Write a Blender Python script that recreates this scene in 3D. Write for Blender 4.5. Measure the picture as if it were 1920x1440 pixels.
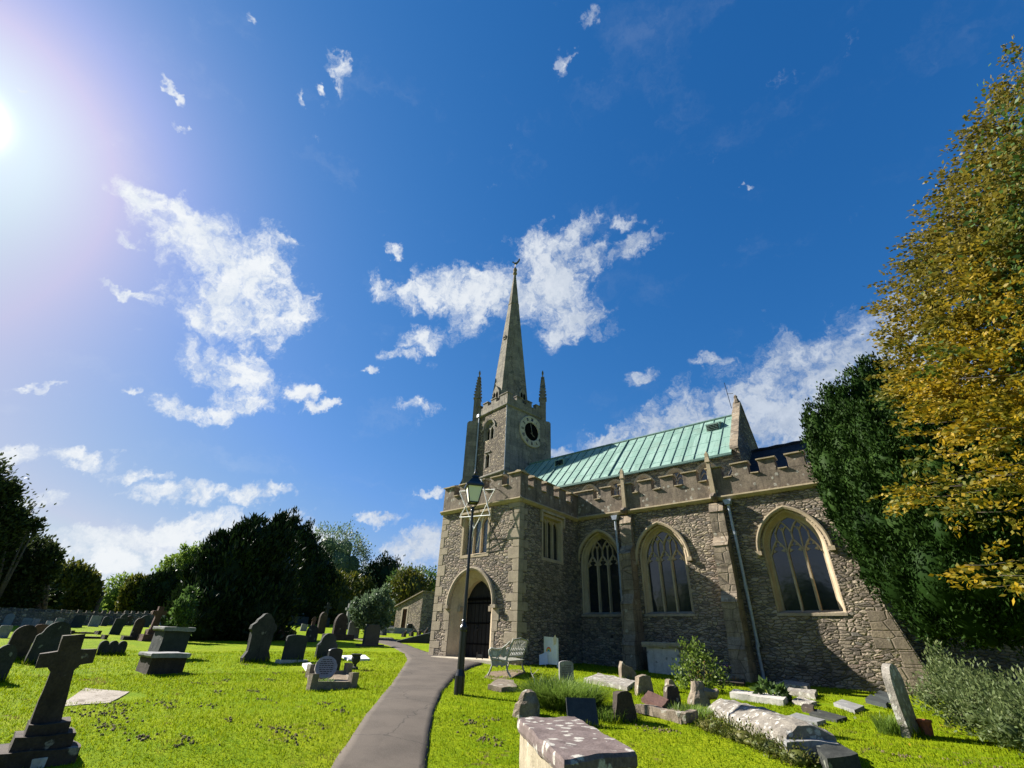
import bpy, bmesh, math, random
import numpy as np
from mathutils import Vector, Matrix, noise
from mathutils.geometry import tessellate_polygon
for _o in list(bpy.data.objects): bpy.data.objects.remove(_o)
SC = bpy.context.scene
COL = SC.collection
R = math.radians
random.seed(7); RNG = np.random.default_rng(7)

# ------------------------------------------------------------------ camera
FPX, PITCH, ROLL, YAW, EYE = 848.0, R(29.72), R(2.14), R(40.22), 1.65
_fw = np.array([-math.sin(YAW), math.cos(YAW), 0]); _rt = np.array([math.cos(YAW), math.sin(YAW), 0]); _up = np.array([0, 0, 1.0])
_F = _fw*math.cos(PITCH) + _up*math.sin(PITCH); _U = -_fw*math.sin(PITCH) + _up*math.cos(PITCH)
_r = _rt*math.cos(ROLL) + _U*math.sin(ROLL); _u = -_rt*math.sin(ROLL) + _U*math.cos(ROLL)
cam_data = bpy.data.cameras.new('camera'); cam = bpy.data.objects.new('camera', cam_data); COL.objects.link(cam)
cam_data.sensor_width = 36; cam_data.lens = 36*FPX/1920; cam_data.clip_start = .05; cam_data.clip_end = 3000
cam.matrix_world = Matrix(((_r[0], _u[0], -_F[0], 0), (_r[1], _u[1], -_F[1], 0), (_r[2], _u[2], -_F[2], EYE), (0, 0, 0, 1)))
SC.camera = cam
SC.view_settings.view_transform = 'Standard'; SC.view_settings.look = 'None'
SC.view_settings.gamma = 1.0; SC.view_settings.use_curve_mapping = False
EXPO = 1.5
SC.view_settings.exposure = EXPO
SC.cycles.max_bounces = 6; SC.cycles.transparent_max_bounces = 6

ORG = np.array([0, 0, EYE])
def ray(x, y): return _r*(x-960)/FPX + _u*(720-y)/FPX + _F
def on_x(x, y, X):                      # point of the sight line on the plane X = const
    d = ray(x, y); return ORG + d*(X/d[0])
def on_y(x, y, Y):
    d = ray(x, y); return ORG + d*(Y/d[1])
def at_r(x, y, r):                      # point at horizontal distance r
    d = ray(x, y); return ORG + d*(r/math.hypot(d[0], d[1]))

# ------------------------------------------------------------------ node helper
class NT:
    def __init__(s, tree): s.t = tree; tree.nodes.clear()
    def n(s, typ, out=0, _p=None, **kw):
        nd = s.t.nodes.new(typ)
        for k, v in (_p or {}).items(): setattr(nd, k, v)
        for k, v in kw.items():
            k = k.replace('_', ' ') if not k[0] == 'i' or not k[1:].isdigit() else int(k[1:])
            sk = nd.inputs[k]
            if isinstance(v, bpy.types.NodeSocket): s.t.links.new(v, sk)
            else: sk.default_value = v
        return nd.outputs[out]
    def m(s, op, a, b=0.0, c=None, clamp=False):
        kw = dict(i0=a, i1=b)
        if c is not None: kw['i2'] = c
        return s.n('ShaderNodeMath', _p=dict(operation=op, use_clamp=clamp), **kw)
    def v(s, op, a, b=(0, 0, 0), out=0):
        return s.n('ShaderNodeVectorMath', out=out, _p=dict(operation=op), i0=a, i1=b)
    def noise(s, vec, scale, detail=4, rough=.55, out=0, dist=0):
        return s.n('ShaderNodeTexNoise', out=out, Vector=vec, Scale=scale, Detail=detail, Roughness=rough, Distortion=dist)
    def vor(s, vec, scale, feature='F1', out='Distance', rnd=1.0):
        return s.n('ShaderNodeTexVoronoi', out=out, _p=dict(feature=feature), Vector=vec, Scale=scale, Randomness=rnd)
    def ss(s, x, a, b, lo=0.0, hi=1.0):
        return s.n('ShaderNodeMapRange', _p=dict(interpolation_type='SMOOTHSTEP'), i0=x, i1=a, i2=b, i3=lo, i4=hi)
    def mix(s, f, a, b, blend='MIX'):
        nd = s.t.nodes.new('ShaderNodeMix'); nd.data_type = 'RGBA'; nd.blend_type = blend
        for i, val in ((0, f), (6, a), (7, b)):
            if isinstance(val, bpy.types.NodeSocket): s.t.links.new(val, nd.inputs[i])
            else: nd.inputs[i].default_value = val if i == 0 else (*val[:3], 1)
        return nd.outputs[2]
    def ramp(s, f, stops, mode='LINEAR'):
        nd = s.t.nodes.new('ShaderNodeValToRGB'); s.t.links.new(f, nd.inputs[0]); cr = nd.color_ramp; cr.interpolation = mode
        while len(cr.elements) < len(stops): cr.elements.new(.5)
        for e, (p, c) in zip(cr.elements, stops): e.position = p; e.color = (*c, 1)
        return nd.outputs[0]
    def pos(s): return s.n('ShaderNodeNewGeometry', out='Position')
    def isl(s): return s.n('ShaderNodeNewGeometry', out='Random Per Island')
    def bump(s, h, strength=.5, dist=.02): return s.n('ShaderNodeBump', Height=h, Strength=strength, Distance=dist)
    def finish(s, col, rough=.9, normal=None, metallic=0.0, spec=.3, **kw):
        b = s.t.nodes.new('ShaderNodeBsdfPrincipled')
        for k, v in (('Base Color', col), ('Roughness', rough), ('Metallic', metallic), ('Specular IOR Level', spec)) + tuple(kw.items()):
            if isinstance(v, bpy.types.NodeSocket): s.t.links.new(v, b.inputs[k])
            else: b.inputs[k].default_value = (*v[:3], 1) if isinstance(v, tuple) else v
        if normal is not None: s.t.links.new(normal, b.inputs['Normal'])
        o = s.t.nodes.new('ShaderNodeOutputMaterial'); s.t.links.new(b.outputs[0], o.inputs[0]); return b
def newmat(name):
    m = bpy.data.materials.new(name); m.use_nodes = True; return m, NT(m.node_tree)

# ------------------------------------------------------------------ sun and sky
SUN = np.array([-.789, -.207, .5742]); SUN /= np.linalg.norm(SUN)
sl = bpy.data.lights.new('sun', 'SUN'); sl.energy = 5.0; sl.angle = R(.5); sl.color = (1, .94, .86)
so = bpy.data.objects.new('sun', sl); COL.objects.link(so); so.rotation_euler = Vector(-SUN).to_track_quat('-Z', 'Y').to_euler()
so.location = (-30, 0, 40)
CLOUDS = [  # direction of each cloud lump as seen in the sky: x, y, half width, half height, tilt, weight
 (450,540,105,95,15,.8),(470,700,85,50,0,.6),(275,385,60,30,35,1),(340,425,75,48,35,1.1),(400,470,95,62,30,1.2),(460,500,85,80,0,1.3),(455,580,110,62,0,1.3),(380,600,50,34,0,1),(440,690,78,48,10,1.15),(470,745,62,32,-10,.9),
 (350,770,72,22,25,.9),(420,778,36,18,0,.8),(245,465,32,20,20,.7),(525,450,46,13,25,.7),(230,550,58,10,25,.6),(235,732,28,10,5,.85),(570,725,40,19,0,1),(600,755,34,15,0,1),(70,722,52,8,0,.5),
 (320,183,30,9,40,.8),(632,120,17,36,-15,.8),(598,140,11,18,0,.7),(562,168,13,16,0,.7),(347,247,18,7,0,.8),(1125,25,18,42,20,.6),(465,12,24,12,30,.6),(40,155,32,6,30,.5),
 (10,865,44,24,10,1),(160,865,74,18,12,.95),(270,890,62,14,20,.9),(350,925,84,19,12,1),(480,930,58,19,5,1),(90,950,60,15,0,.9),(230,1010,200,30,0,1.1),(430,1008,130,30,0,1.1),(610,1000,62,17,5,.9),(200,1060,200,30,0,.6),
 (725,970,44,13,0,1),(805,924,24,10,0,.9),(760,1040,100,44,-20,1),(730,1075,90,34,0,.9),
 (1000,550,110,70,-10,.7),(830,560,130,34,5,.7),(1040,530,88,82,-20,1.2),(960,545,95,52,0,1.1),(860,545,95,36,5,1.05),(770,545,62,20,5,1),(710,540,30,22,0,.85),(1100,590,58,44,0,1.2),(1040,615,42,40,0,1),(1000,480,52,42,-40,.8),(1080,450,72,30,-35,.75),
 (1120,480,52,30,-30,.8),(1180,410,42,20,0,.8),(1200,460,64,26,-30,.85),(880,600,64,32,-30,.8),(800,630,52,27,-20,.85),(750,665,42,18,0,.8),(705,695,24,11,0,.8),(745,470,19,13,0,.7),(780,770,52,15,0,.55),
 (1560,750,250,105,-20,1.7),(1500,800,200,70,-15,1.5),(1330,790,130,58,-18,1.4),(1680,660,130,70,0,1.5),(1400,765,135,68,-15,1.35),(1250,795,115,42,-18,1.25),(1140,822,64,30,-15,1.1),(1480,665,62,40,-10,1.1),(1620,670,125,66,-10,1.2),(1330,680,52,15,-10,.7),(1200,705,32,17,0,.8),(1050,845,26,16,0,1),(1720,720,170,110,0,1.4),
 (195,9,.45,.12,0,9),(205,17,.3,.1,0,9),(178,14,.35,.12,0,9),(215,8,.3,.1,0,9),
 (1405,335,16,8,0,.5),(1065,130,20,30,0,.4)]
def build_world():
    w = bpy.data.worlds.new('World'); SC.world = w; w.use_nodes = True
    N = NT(w.node_tree)
    d = N.n('ShaderNodeTexCoord', out='Generated')
    sky = N.n('ShaderNodeTexSky', _p=dict(sky_type='NISHITA', sun_disc=False, sun_elevation=math.asin(SUN[2]), sun_rotation=math.atan2(SUN[0], SUN[1]), altitude=50, air_density=1.0, dust_density=.5, ozone_density=1.5))
    K = 1/(SKY_STR*2**EXPO)              # clear, deep autumn blue: contrast of the red and flatness of the blue channel
    ch = []
    for i, (gm, gn) in enumerate(((1.55, .78), (.83, .62), (.656, .93))):
        x = N.m('MULTIPLY', N.n('ShaderNodeSeparateColor', out=i, Color=sky), .12)
        ch.append(N.m('MULTIPLY', N.m('MINIMUM', N.m('MULTIPLY', N.m('POWER', x, gm), gn), (.55, .66, .80)[i]), K))
    sky = N.n('ShaderNodeCombineColor', Red=ch[0], Green=ch[1], Blue=ch[2])
    # glow around the sun added to the sky colour, for lens and air haze
    c = N.m('MAXIMUM', N.v('DOT_PRODUCT', d, tuple(SUN), out='Value'), 0.0)
    g = N.m('ADD', N.m('MULTIPLY', N.m('POWER', c, 40.0), .09*K), N.m('ADD', N.m('MULTIPLY', N.m('POWER', c, 150.0), .22*K), N.m('MULTIPLY', N.m('POWER', c, 3000.0), 6.0*K)))
    sky = N.mix(1.0, sky, N.n('ShaderNodeVectorMath', _p=dict(operation='SCALE'), i0=(.92, 1.0, .92), Scale=g), 'ADD')
    wr = N.v('SUBTRACT', N.noise(d, 7.0, 5, .6, out=1), (.5, .5, .5))
    wd = N.v('ADD', d, N.n('ShaderNodeVectorMath', _p=dict(operation='SCALE'), i0=wr, Scale=.11))
    wr2 = N.v('SUBTRACT', N.noise(d, 28.0, 4, .65, out=1), (.5, .5, .5))
    wd = N.v('ADD', wd, N.n('ShaderNodeVectorMath', _p=dict(operation='SCALE'), i0=wr2, Scale=.05))
    acc = None
    for (x, y, rx, ry, a, k) in CLOUDS:
        ca, sa = math.cos(R(a)), math.sin(R(a))
        C = ray(x, y) if k < 5 else np.array([math.sin(R(x))*math.cos(R(y)), math.cos(R(x))*math.cos(R(y)), math.sin(R(y))]); C /= np.linalg.norm(C)
        if k >= 5: e1 = np.array([C[1], -C[0], 0]); e1 /= np.linalg.norm(e1)
        def tang(dx, dy):
            if k >= 5: s_ = e1*dx-np.cross(e1, C)*dy; return s_/(s_@s_)
            e = ray(x+dx, y+dy); e /= np.linalg.norm(e); e = e - C*(e@C); L = np.linalg.norm(e); return e/L/L
        kk = 1/math.sqrt(k if k < 5 else 1.3)
        U = tang(rx*ca, rx*sa)*kk; V = tang(-ry*sa, ry*ca)*kk
        q = N.v('DOT_PRODUCT', wd, tuple(U), out='Value'); p = N.v('DOT_PRODUCT', wd, tuple(V), out='Value')
        s = N.m('MULTIPLY_ADD', q, q, N.m('MULTIPLY', p, p))
        if k < 1: s = N.m('MULTIPLY_ADD', s, k, 1-k)
        acc = s if acc is None else N.m('SMOOTH_MIN', acc, s, .25)
    blob = N.m('SUBTRACT', 1.0, acc)
    blob = N.m('MAXIMUM', blob, -1.0)
    f1 = N.m('ADD', N.m('MULTIPLY', N.noise(wd, 13.0, 6, .6), .56), N.m('ADD', N.m('MULTIPLY', N.noise(wd, 36.0, 6, .6), .34), N.m('MULTIPLY', N.noise(wd, 100.0, 4, .6), .10)))
    dens = N.m('ADD', N.m('MULTIPLY_ADD', blob, .95, .02), N.m('MULTIPLY', N.m('SUBTRACT', f1, .5), 5.6))
    dens = N.m('POWER', N.ss(dens, -.35, 1.15), 1.25)
    # faint veil of thin cirrus
    veil = N.m('MULTIPLY', N.ss(N.noise(N.v('MULTIPLY', wd, (1, 1, 2.4)), 5.5, 7, .6), .54, .82), .10)
    dens = N.m('MAXIMUM', dens, veil)
    dens = N.m('MULTIPLY', dens, N.ss(N.v('DOT_PRODUCT', d, tuple(_F), out='Value'), -.2, .2, .9, 1.0))
    shade = N.ss(N.m('ADD', N.m('MULTIPLY', f1, .8), N.m('MULTIPLY', N.noise(wd, 22, 5, .6), .5)), .5, .8)
    sunny = N.ss(c, .35, .9)
    cc = N.mix(shade, N.mix(sunny, (.40*K, .48*K, .62*K), (.72*K, .79*K, .88*K)), N.mix(sunny, (.60*K, .67*K, .78*K), (.93*K, .96*K, .98*K)))
    col = N.mix(N.m('MULTIPLY', dens, .96), sky, cc)
    bg = N.n('ShaderNodeBackground', Color=col, Strength=SKY_STR)
    o = w.node_tree.nodes.new('ShaderNodeOutputWorld'); w.node_tree.links.new(bg, o.inputs[0])
    w.cycles.sampling_method = 'MANUAL'; w.cycles.sample_map_resolution = 512
SKY_SAT, SKY_STR = 1.25, .06
build_world()

# ------------------------------------------------------------------ terrain
CP = np.array([(0,0,0),(0,3,.05),(-3,1,.05),(-3,4,.1),(3,4,.05),(5,0,0),(-6,-2,.1),(0,-6,-.1),
(-12,14.6,1.02),(-16.7,15,1.15),(-12,19.6,.98),(-9,19.6,.86),(-7,19.6,.8),(-4.8,19.6,.7),(-1.5,19.6,.68),(3,19.6,.65),(8,19,.6),(-10,12,.85),(-5,13,.55),(0,13,.45),(5,12,.4),
(-8,8,.5),(-10,3,.45),(-15,5,.62),(-14,-2,.6),(-20,10,.85),(-20,18,1.2),(-20,2,.8),(-28,15,1.15),(-28,5,1.0),(-30,26,1.6),(-36,32,2.2),(-44,36,2.6),(-36,10,1.25),(-40,0,1.2),(-50,10,1.5),(-50,25,2.0),(-60,45,3.2),(-80,20,2.5),(-80,60,4),(-25,32,1.6),(-16,26,1.3),(0,30,1),(10,30,1),(20,10,.5),(20,-10,0),(-30,-10,.9),(0,-20,-.3)], float)
CS = 1.6 + .13*np.hypot(CP[:, 0], CP[:, 1])
def tzv(x, y):
    x = np.asarray(x, float); y = np.asarray(y, float)
    sh = x.shape; x = x.ravel(); y = y.ravel(); out = np.empty(len(x))
    for i in range(0, len(x), 20000):
        d2 = (x[i:i+20000, None]-CP[:, 0])**2 + (y[i:i+20000, None]-CP[:, 1])**2
        w = np.exp(-d2/(2*CS*CS))/CS**2 + 1e-9/(1+d2); out[i:i+20000] = (w@CP[:, 2])/w.sum(1)
    return out.reshape(sh)
def tz(x, y): return float(tzv(np.array([x]), np.array([y]))[0])
def ground(x, y):                       # where a sight line meets the terrain
    d = ray(x, y); T = np.geomspace(.5, 220, 260)
    for k in range(3):
        P = ORG + T[:, None]*d; below = P[:, 2] < tzv(P[:, 0], P[:, 1])
        i = int(np.argmax(below)) if below.any() else len(T)-1
        T = np.linspace(T[max(i-1, 0)], T[i], 40)
    return ORG + T[-1]*d

# ------------------------------------------------------------------ object helpers
def tag(o, label=None, cat=None, group=None, kind=None):
    if label: o['label'] = label
    if cat: o['category'] = cat
    if group: o['group'] = group
    if kind: o['kind'] = kind
    return o
def thing(name, label, cat, loc, group=None, kind=None):
    o = bpy.data.objects.new(name, None); COL.objects.link(o); o.location = tuple(loc); o.empty_display_size = .3
    return tag(o, label, cat, group, kind)
def root_loc(o):
    p = Vector((0, 0, 0))
    while o: p += o.location; o = o.parent
    return p
class MB:                               # collects shapes in world coordinates into ONE mesh
    def __init__(s): s.v = []; s.f = []
    def add(s, vs, fs):
        b = len(s.v); s.v += [tuple(map(float, p)) for p in vs]; s.f += [tuple(b+i for i in f) for f in fs]; return s
    def box(s, x0, x1, y0, y1, z0, z1):
        return s.add([(x0,y0,z0),(x1,y0,z0),(x1,y1,z0),(x0,y1,z0),(x0,y0,z1),(x1,y0,z1),(x1,y1,z1),(x0,y1,z1)],
                     [(3,2,1,0),(4,5,6,7),(0,1,5,4),(1,2,6,5),(2,3,7,6),(3,0,4,7)])
    def prism(s, poly, vec):            # polygon swept along vec
        n = len(poly); P = [np.array(p, float) for p in poly]; q = np.array(vec, float)
        nrm = sum((np.cross(P[i]-P[0], P[(i+1) % n]-P[0]) for i in range(n)), np.zeros(3))
        if nrm@q > 0: P = P[::-1]
        return s.add(P + [p+q for p in P], [tuple(range(n)), tuple(range(2*n-1, n-1, -1))] + [(i, i+n, (i+1) % n+n, (i+1) % n) for i in range(n)])
    def tube(s, pts, r, n=8, cap=True, up=None):
        pts = [np.array(p, float) for p in pts]; k = len(pts); rs = [r]*k if np.isscalar(r) else r
        rings = []; prev = None
        for i in range(k):
            t = pts[min(i+1, k-1)] - pts[max(i-1, 0)]; t = t/(np.linalg.norm(t)+1e-12)
            if prev is None:
                a = np.array(up if up is not None else ((0, 0, 1) if abs(t[2]) < .9 else (1, 0, 0)), float)
            else: a = prev
            a = a - t*(a@t); a /= np.linalg.norm(a)+1e-12; prev = a; b = np.cross(t, a)
            rings.append([pts[i] + rs[i]*(math.cos(2*math.pi*(j+.5)/n)*a + math.sin(2*math.pi*(j+.5)/n)*b) for j in range(n)])
        vs = [p for rg in rings for p in rg]
        fs = [(i*n+j, i*n+(j+1) % n, (i+1)*n+(j+1) % n, (i+1)*n+j) for i in range(k-1) for j in range(n)]
        if cap: fs += [tuple(range(n-1, -1, -1)), tuple((k-1)*n+j for j in range(n))]
        return s.add(vs, fs)
    def lathe(s, cx, cy, prof, n=16, rot=0.0):
        vs = [(cx+r*math.cos(2*math.pi*j/n+rot), cy+r*math.sin(2*math.pi*j/n+rot), z) for r, z in prof for j in range(n)]; k = len(prof)
        fs = [(i*n+j, i*n+(j+1) % n, (i+1)*n+(j+1) % n, (i+1)*n+j) for i in range(k-1) for j in range(n)]
        fs += [tuple(range(n-1, -1, -1)), tuple((k-1)*n+j for j in range(n))]
        return s.add(vs, fs)
    def move(s, M):
        s.v = [tuple(M @ Vector(p)) for p in s.v]; return s
    def build(s, name, mat, parent=None, smooth=False, bevel=0, rough=0, cell=.12, seed=0, label=None, nscale=3.0, loc=None):
        org = root_loc(parent) if parent else Vector(loc if loc is not None else (0, 0, 0))
        me = bpy.data.meshes.new(name); me.from_pydata([tuple(Vector(p)-org) for p in s.v], [], s.f)
        bm = bmesh.new(); bm.from_mesh(me); bmesh.ops.remove_doubles(bm, verts=bm.verts, dist=1e-5)
        if bevel: bmesh.ops.bevel(bm, geom=[e for e in bm.edges if len(e.link_faces) == 2 and e.calc_face_angle(0) > .5], offset=bevel, segments=2, affect='EDGES', profile=.6)
        if rough:
            for _ in range(5):
                es = [e for e in bm.edges if e.calc_length() > cell]
                if not es: break
                bmesh.ops.subdivide_edges(bm, edges=es, cuts=1, use_grid_fill=True)
            bmesh.ops.triangulate(bm, faces=[f for f in bm.faces if len(f.verts) > 4])
            for v in bm.verts:
                q = v.co*nscale + Vector((seed*3.1, seed*1.7, seed)); v.co += noise.noise_vector(q)*rough + noise.noise_vector(q*3.7)*rough*.35
        bmesh.ops.recalc_face_normals(bm, faces=bm.faces)
        bm.to_mesh(me); bm.free()
        if smooth:
            for p in me.polygons: p.use_smooth = True
        me.materials.append(mat)
        o = bpy.data.objects.new(name, me); COL.objects.link(o)
        if parent: o.parent = parent
        else: o.location = org
        if label: o['label'] = label
        return o
def np_mesh(name, V, quads, mat, parent=None, loc=(0, 0, 0), tri=False):
    k = 3 if tri else 4
    me = bpy.data.meshes.new(name); me.vertices.add(len(V)); me.vertices.foreach_set('co', np.asarray(V, np.float32).ravel())
    nq = len(quads); me.loops.add(nq*k); me.loops.foreach_set('vertex_index', np.asarray(quads, np.int32).ravel())
    me.polygons.add(nq); me.polygons.foreach_set('loop_start', np.arange(0, nq*k, k, dtype=np.int32)); me.polygons.foreach_set('loop_total', np.full(nq, k, np.int32))
    me.update(); me.validate(); me.materials.append(mat)
    o = bpy.data.objects.new(name, me); COL.objects.link(o)
    if parent: o.parent = parent
    o.location = loc
    return o

# ------------------------------------------------------------------ materials
MT = {}
def mat_rubble(name, cols, mortar_shade, sc=(4.3, 4.3, 11.0), bstr=1.0):
    m, N = newmat(name); p = N.pos()
    w = N.v('SUBTRACT', N.noise(p, 1.6, 3, out=1), (.5, .5, .5)); w2 = N.v('SUBTRACT', N.noise(p, 9, 2, out=1), (.5, .5, .5))
    q = N.v('ADD', p, N.v('ADD', N.v('MULTIPLY', w, (.3, .3, .16)), N.v('MULTIPLY', w2, (.07, .07, .05))))
    q = N.v('MULTIPLY', q, sc)
    e = N.vor(q, 1.0, 'DISTANCE_TO_EDGE', rnd=.92); c = N.vor(q, 1.0, 'F1', 'Color', rnd=.92)
    r = N.n('ShaderNodeSeparateColor', out=0, Color=c); g = N.n('ShaderNodeSeparateColor', out=1, Color=c)
    f = N.noise(p, 30, 5, .65); big = N.noise(p, .55, 4, .6); med = N.noise(p, 5, 4, .6)
    col = N.ramp(r, [(i/(len(cols)-1), cc) for i, cc in enumerate(cols)])
    col = N.mix(N.ss(g, .72, .95), col, (.40, .345, .24))
    mk = N.ss(N.m('ADD', e, N.m('MULTIPLY', N.m('SUBTRACT', f, .5), .08)), .015, .085)
    col = N.mix(mk, mortar_shade, col)  # mortar colour kept dark to stand for the shadow in recessed joints
    col = N.mix(1.0, col, N.ramp(f, [(.25, (.55, .55, .55)), (.75, (1.25, 1.22, 1.15))]), 'MULTIPLY')
    col = N.mix(N.ss(med, .45, .75, 0, .45), col, (.20, .185, .15))
    col = N.mix(1.0, col, N.ramp(big, [(.3, (.62, .6, .58)), (.65, (1.08, 1.06, 1.02))]), 'MULTIPLY')
    h = N.m('ADD', N.m('MULTIPLY', N.ss(e, 0, .22), 1.0), N.m('ADD', N.m('MULTIPLY', f, .35), N.m('MULTIPLY', g, .35)))
    N.finish(col, .92, N.bump(h, bstr, .034)); return m
def mat_stone(name, a, b, spot=None, spot_amt=0.0, sc=3.0, bstr=.5, rough=.9, streak=0.0, spotsc=9.0, grid=None):
    m, N = newmat(name); p = N.pos()
    f = N.noise(p, sc*9, 6, .65); g = N.noise(p, sc, 5, .6)
    col = N.mix(N.ss(N.m('ADD', N.m('MULTIPLY', f, .5), N.m('MULTIPLY', g, .5)), .36, .64), a, b)
    if streak:
        st = N.noise(N.v('MULTIPLY', p, (2.5, 2.5, .35)), 2.0, 5, .6)
        col = N.mix(N.ss(st, .48, .72, 0, streak), col, tuple(x*.3 for x in a))
    h = N.m('ADD', N.m('MULTIPLY', f, .6), N.m('MULTIPLY', g, .4))
    if grid:
        s = N.v('ADD', N.v('MULTIPLY', p, grid), N.v('MULTIPLY', N.v('SUBTRACT', N.noise(p, 4, 2, out=1), (.5, .5, .5)), (.05, .05, .05)))
        e = N.vor(s, 1.0, 'DISTANCE_TO_EDGE', rnd=.35); cc = N.n('ShaderNodeSeparateColor', out=0, Color=N.vor(s, 1.0, 'F1', 'Color', rnd=.35))
        col = N.mix(1.0, col, N.ramp(cc, [(0, (.8, .8, .8)), (1, (1.15, 1.12, 1.05))]), 'MULTIPLY')
        col = N.mix(N.ss(e, .0, .03, .75, 0), col, tuple(x*.35 for x in a)); h = N.m('ADD', h, N.ss(e, 0, .05))
    if spot:
        wv = N.v('ADD', p, N.v('MULTIPLY', N.v('SUBTRACT', N.noise(p, spotsc*1.6, 4, out=1), (.5, .5, .5)), (.6/spotsc,)*3))
        v = N.vor(wv, spotsc); k = N.n('ShaderNodeSeparateColor', out=1, Color=N.vor(wv, spotsc, out='Color'))
        big = N.noise(p, spotsc*.28, 3)
        lim = N.m('MULTIPLY', N.ss(N.m('ADD', k, N.m('MULTIPLY', big, 1.2)), 1.55-spot_amt, 1.75-spot_amt), .55)
        fz = N.noise(p, spotsc*5, 5, .7); mk = N.m('MULTIPLY', N.ss(N.m('ADD', N.m('SUBTRACT', lim, v), N.m('MULTIPLY', N.m('SUBTRACT', fz, .5), .5)), -.08, .14), N.ss(fz, .3, .55, .45, 1))
        col = N.mix(N.m('MULTIPLY', mk, .88), col, N.mix(N.ss(f, .35, .65), tuple(x*.62 for x in spot), spot)); h = N.m('ADD', h, N.m('MULTIPLY', mk, .25))
    N.finish(col, rough, N.bump(h, bstr, .02)); return m
WARM = [(.12, .104, .09), (.21, .178, .145), (.32, .268, .208), (.40, .342, .272), (.285, .22, .178), (.20, .186, .17)]
MT['rubble'] = mat_rubble('rubble_stone', WARM, (.115, .098, .072))
MT['rubble_tower'] = mat_rubble('tower_rubble', [(.10, .085, .07), (.15, .125, .095), (.20, .165, .12), (.17, .14, .11)], (.085, .074, .058), (4.4, 4.4, 10.5))
MT['rubble_far'] = mat_rubble('far_wall_rubble', [(.09, .085, .075), (.15, .14, .12), (.2, .18, .15)], (.08, .075, .065), (3, 3, 7))
MT['ashlar'] = mat_stone('dressed_stone', (.31, .245, .16), (.42, .34, .225), sc=2.5, bstr=.35, streak=.35)
MT['quoin'] = mat_stone('quoin_stone', (.24, .197, .14), (.35, .292, .205), sc=3.5, bstr=.5, streak=.25)
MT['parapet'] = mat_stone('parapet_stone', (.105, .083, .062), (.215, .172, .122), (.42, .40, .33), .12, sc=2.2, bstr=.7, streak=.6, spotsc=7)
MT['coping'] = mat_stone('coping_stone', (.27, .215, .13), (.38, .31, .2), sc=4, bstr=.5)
MT['tower_ashlar'] = mat_stone('tower_ashlar', (.13, .125, .11), (.22, .21, .18), sc=1.2, bstr=.4, streak=.5, grid=(1.6, 1.6, 2.8))
MT['spire'] = mat_stone('spire_stone', (.125, .113, .092), (.23, .208, .168), (.08, .085, .075), .1, sc=1.4, bstr=.5, streak=.45, spotsc=2.5, grid=(1.5, 1.5, 2.4))
def mat_plain(name, col, rough=.6, var=.25, metallic=0.0, spec=.4, sc=12, bstr=.15):
    m, N = newmat(name); p = N.pos(); f = N.noise(p, sc, 5, .6)
    c = N.mix(N.ss(f, .3, .7), tuple(x*(1-var) for x in col), tuple(x*(1+var) for x in col))
    N.finish(c, rough, N.bump(f, bstr, .01), metallic, spec); return m
MT['black_iron'] = mat_plain('black_paint', (.008, .009, .011), .32, .3, spec=.5, sc=25, bstr=.08)
MT['dark_wood'] = None
def mat_copper():
    m, N = newmat('green_copper'); p = N.pos()
    cell = N.vor(N.v('MULTIPLY', p, (1.62, .55, .55)), 1.0, out='Color', rnd=.3); r = N.n('ShaderNodeSeparateColor', out=0, Color=cell)
    st = N.noise(N.v('MULTIPLY', p, (5, .6, .6)), 2, 5, .6); f = N.noise(p, 20, 4)
    c = N.ramp(r, [(0, (.135, .235, .185)), (.5, (.175, .285, .23)), (1, (.22, .335, .275))])
    c = N.mix(N.ss(st, .45, .72, 0, .75), c, (.105, .19, .15)); c = N.mix(N.ss(N.noise(p, .9, 4, .6), .5, .7, 0, .5), c, (.16, .22, .17)); c = N.mix(N.ss(f, .45, .75, 0, .2), c, (.32, .47, .40))
    N.finish(c, .62, N.bump(f, .1, .01), spec=.3); return m
MT['copper'] = mat_copper()
MT['copper_seam'] = mat_plain('copper_seam', (.085, .165, .135), .7, .3)
MT['copper_joint'] = mat_plain('copper_joint', (.20, .35, .29), .7, .3)
MT['buttress'] = mat_stone('buttress_stone', (.15, .12, .088), (.29, .238, .172), (.4, .38, .3), .08, sc=2.5, bstr=.7, streak=.5, spotsc=7, grid=(1.4, 1.4, 2.6))
def mat_glass(name, col, rough, lattice=None):
    m, N = newmat(name); p = N.pos(); c = N.mix(N.noise(p, 3), col, tuple(x*1.6 for x in col)); f = N.noise(p, 2.2, 2)
    h = f
    if lattice:
        s = N.n('ShaderNodeSeparateXYZ', out=0, Vector=p); z = N.n('ShaderNodeSeparateXYZ', out=2, Vector=p); y = N.n('ShaderNodeSeparateXYZ', out=1, Vector=p)
        hx = N.m('ADD', s, y)
        a = N.m('ADD', N.m('MULTIPLY', hx, lattice[0]), N.m('MULTIPLY', z, lattice[1])); b = N.m('SUBTRACT', N.m('MULTIPLY', hx, lattice[0]), N.m('MULTIPLY', z, lattice[1]))
        l = N.m('MINIMUM', N.m('PINGPONG', a, .5), N.m('PINGPONG', b, .5)); k = N.ss(l, .05, .09)
        c = N.mix(k, (.02, .02, .02), c)
        tilt = N.m('ADD', N.m('MULTIPLY', N.m('FLOOR', a), 7.3), N.m('MULTIPLY', N.m('FLOOR', b), 3.1)); h = N.m('ADD', N.m('FRACT', N.m('MULTIPLY', N.m('SINE', tilt), 43.7)), N.m('MULTIPLY', k, .5))
        N.finish(c, rough, N.bump(h, .06, .02), spec=.8); return m
    N.finish(c, rough, N.bump(h, .06, .05), spec=.8); return m
MT['glass'] = mat_glass('window_glass', (.008, .012, .014), .08)
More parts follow.
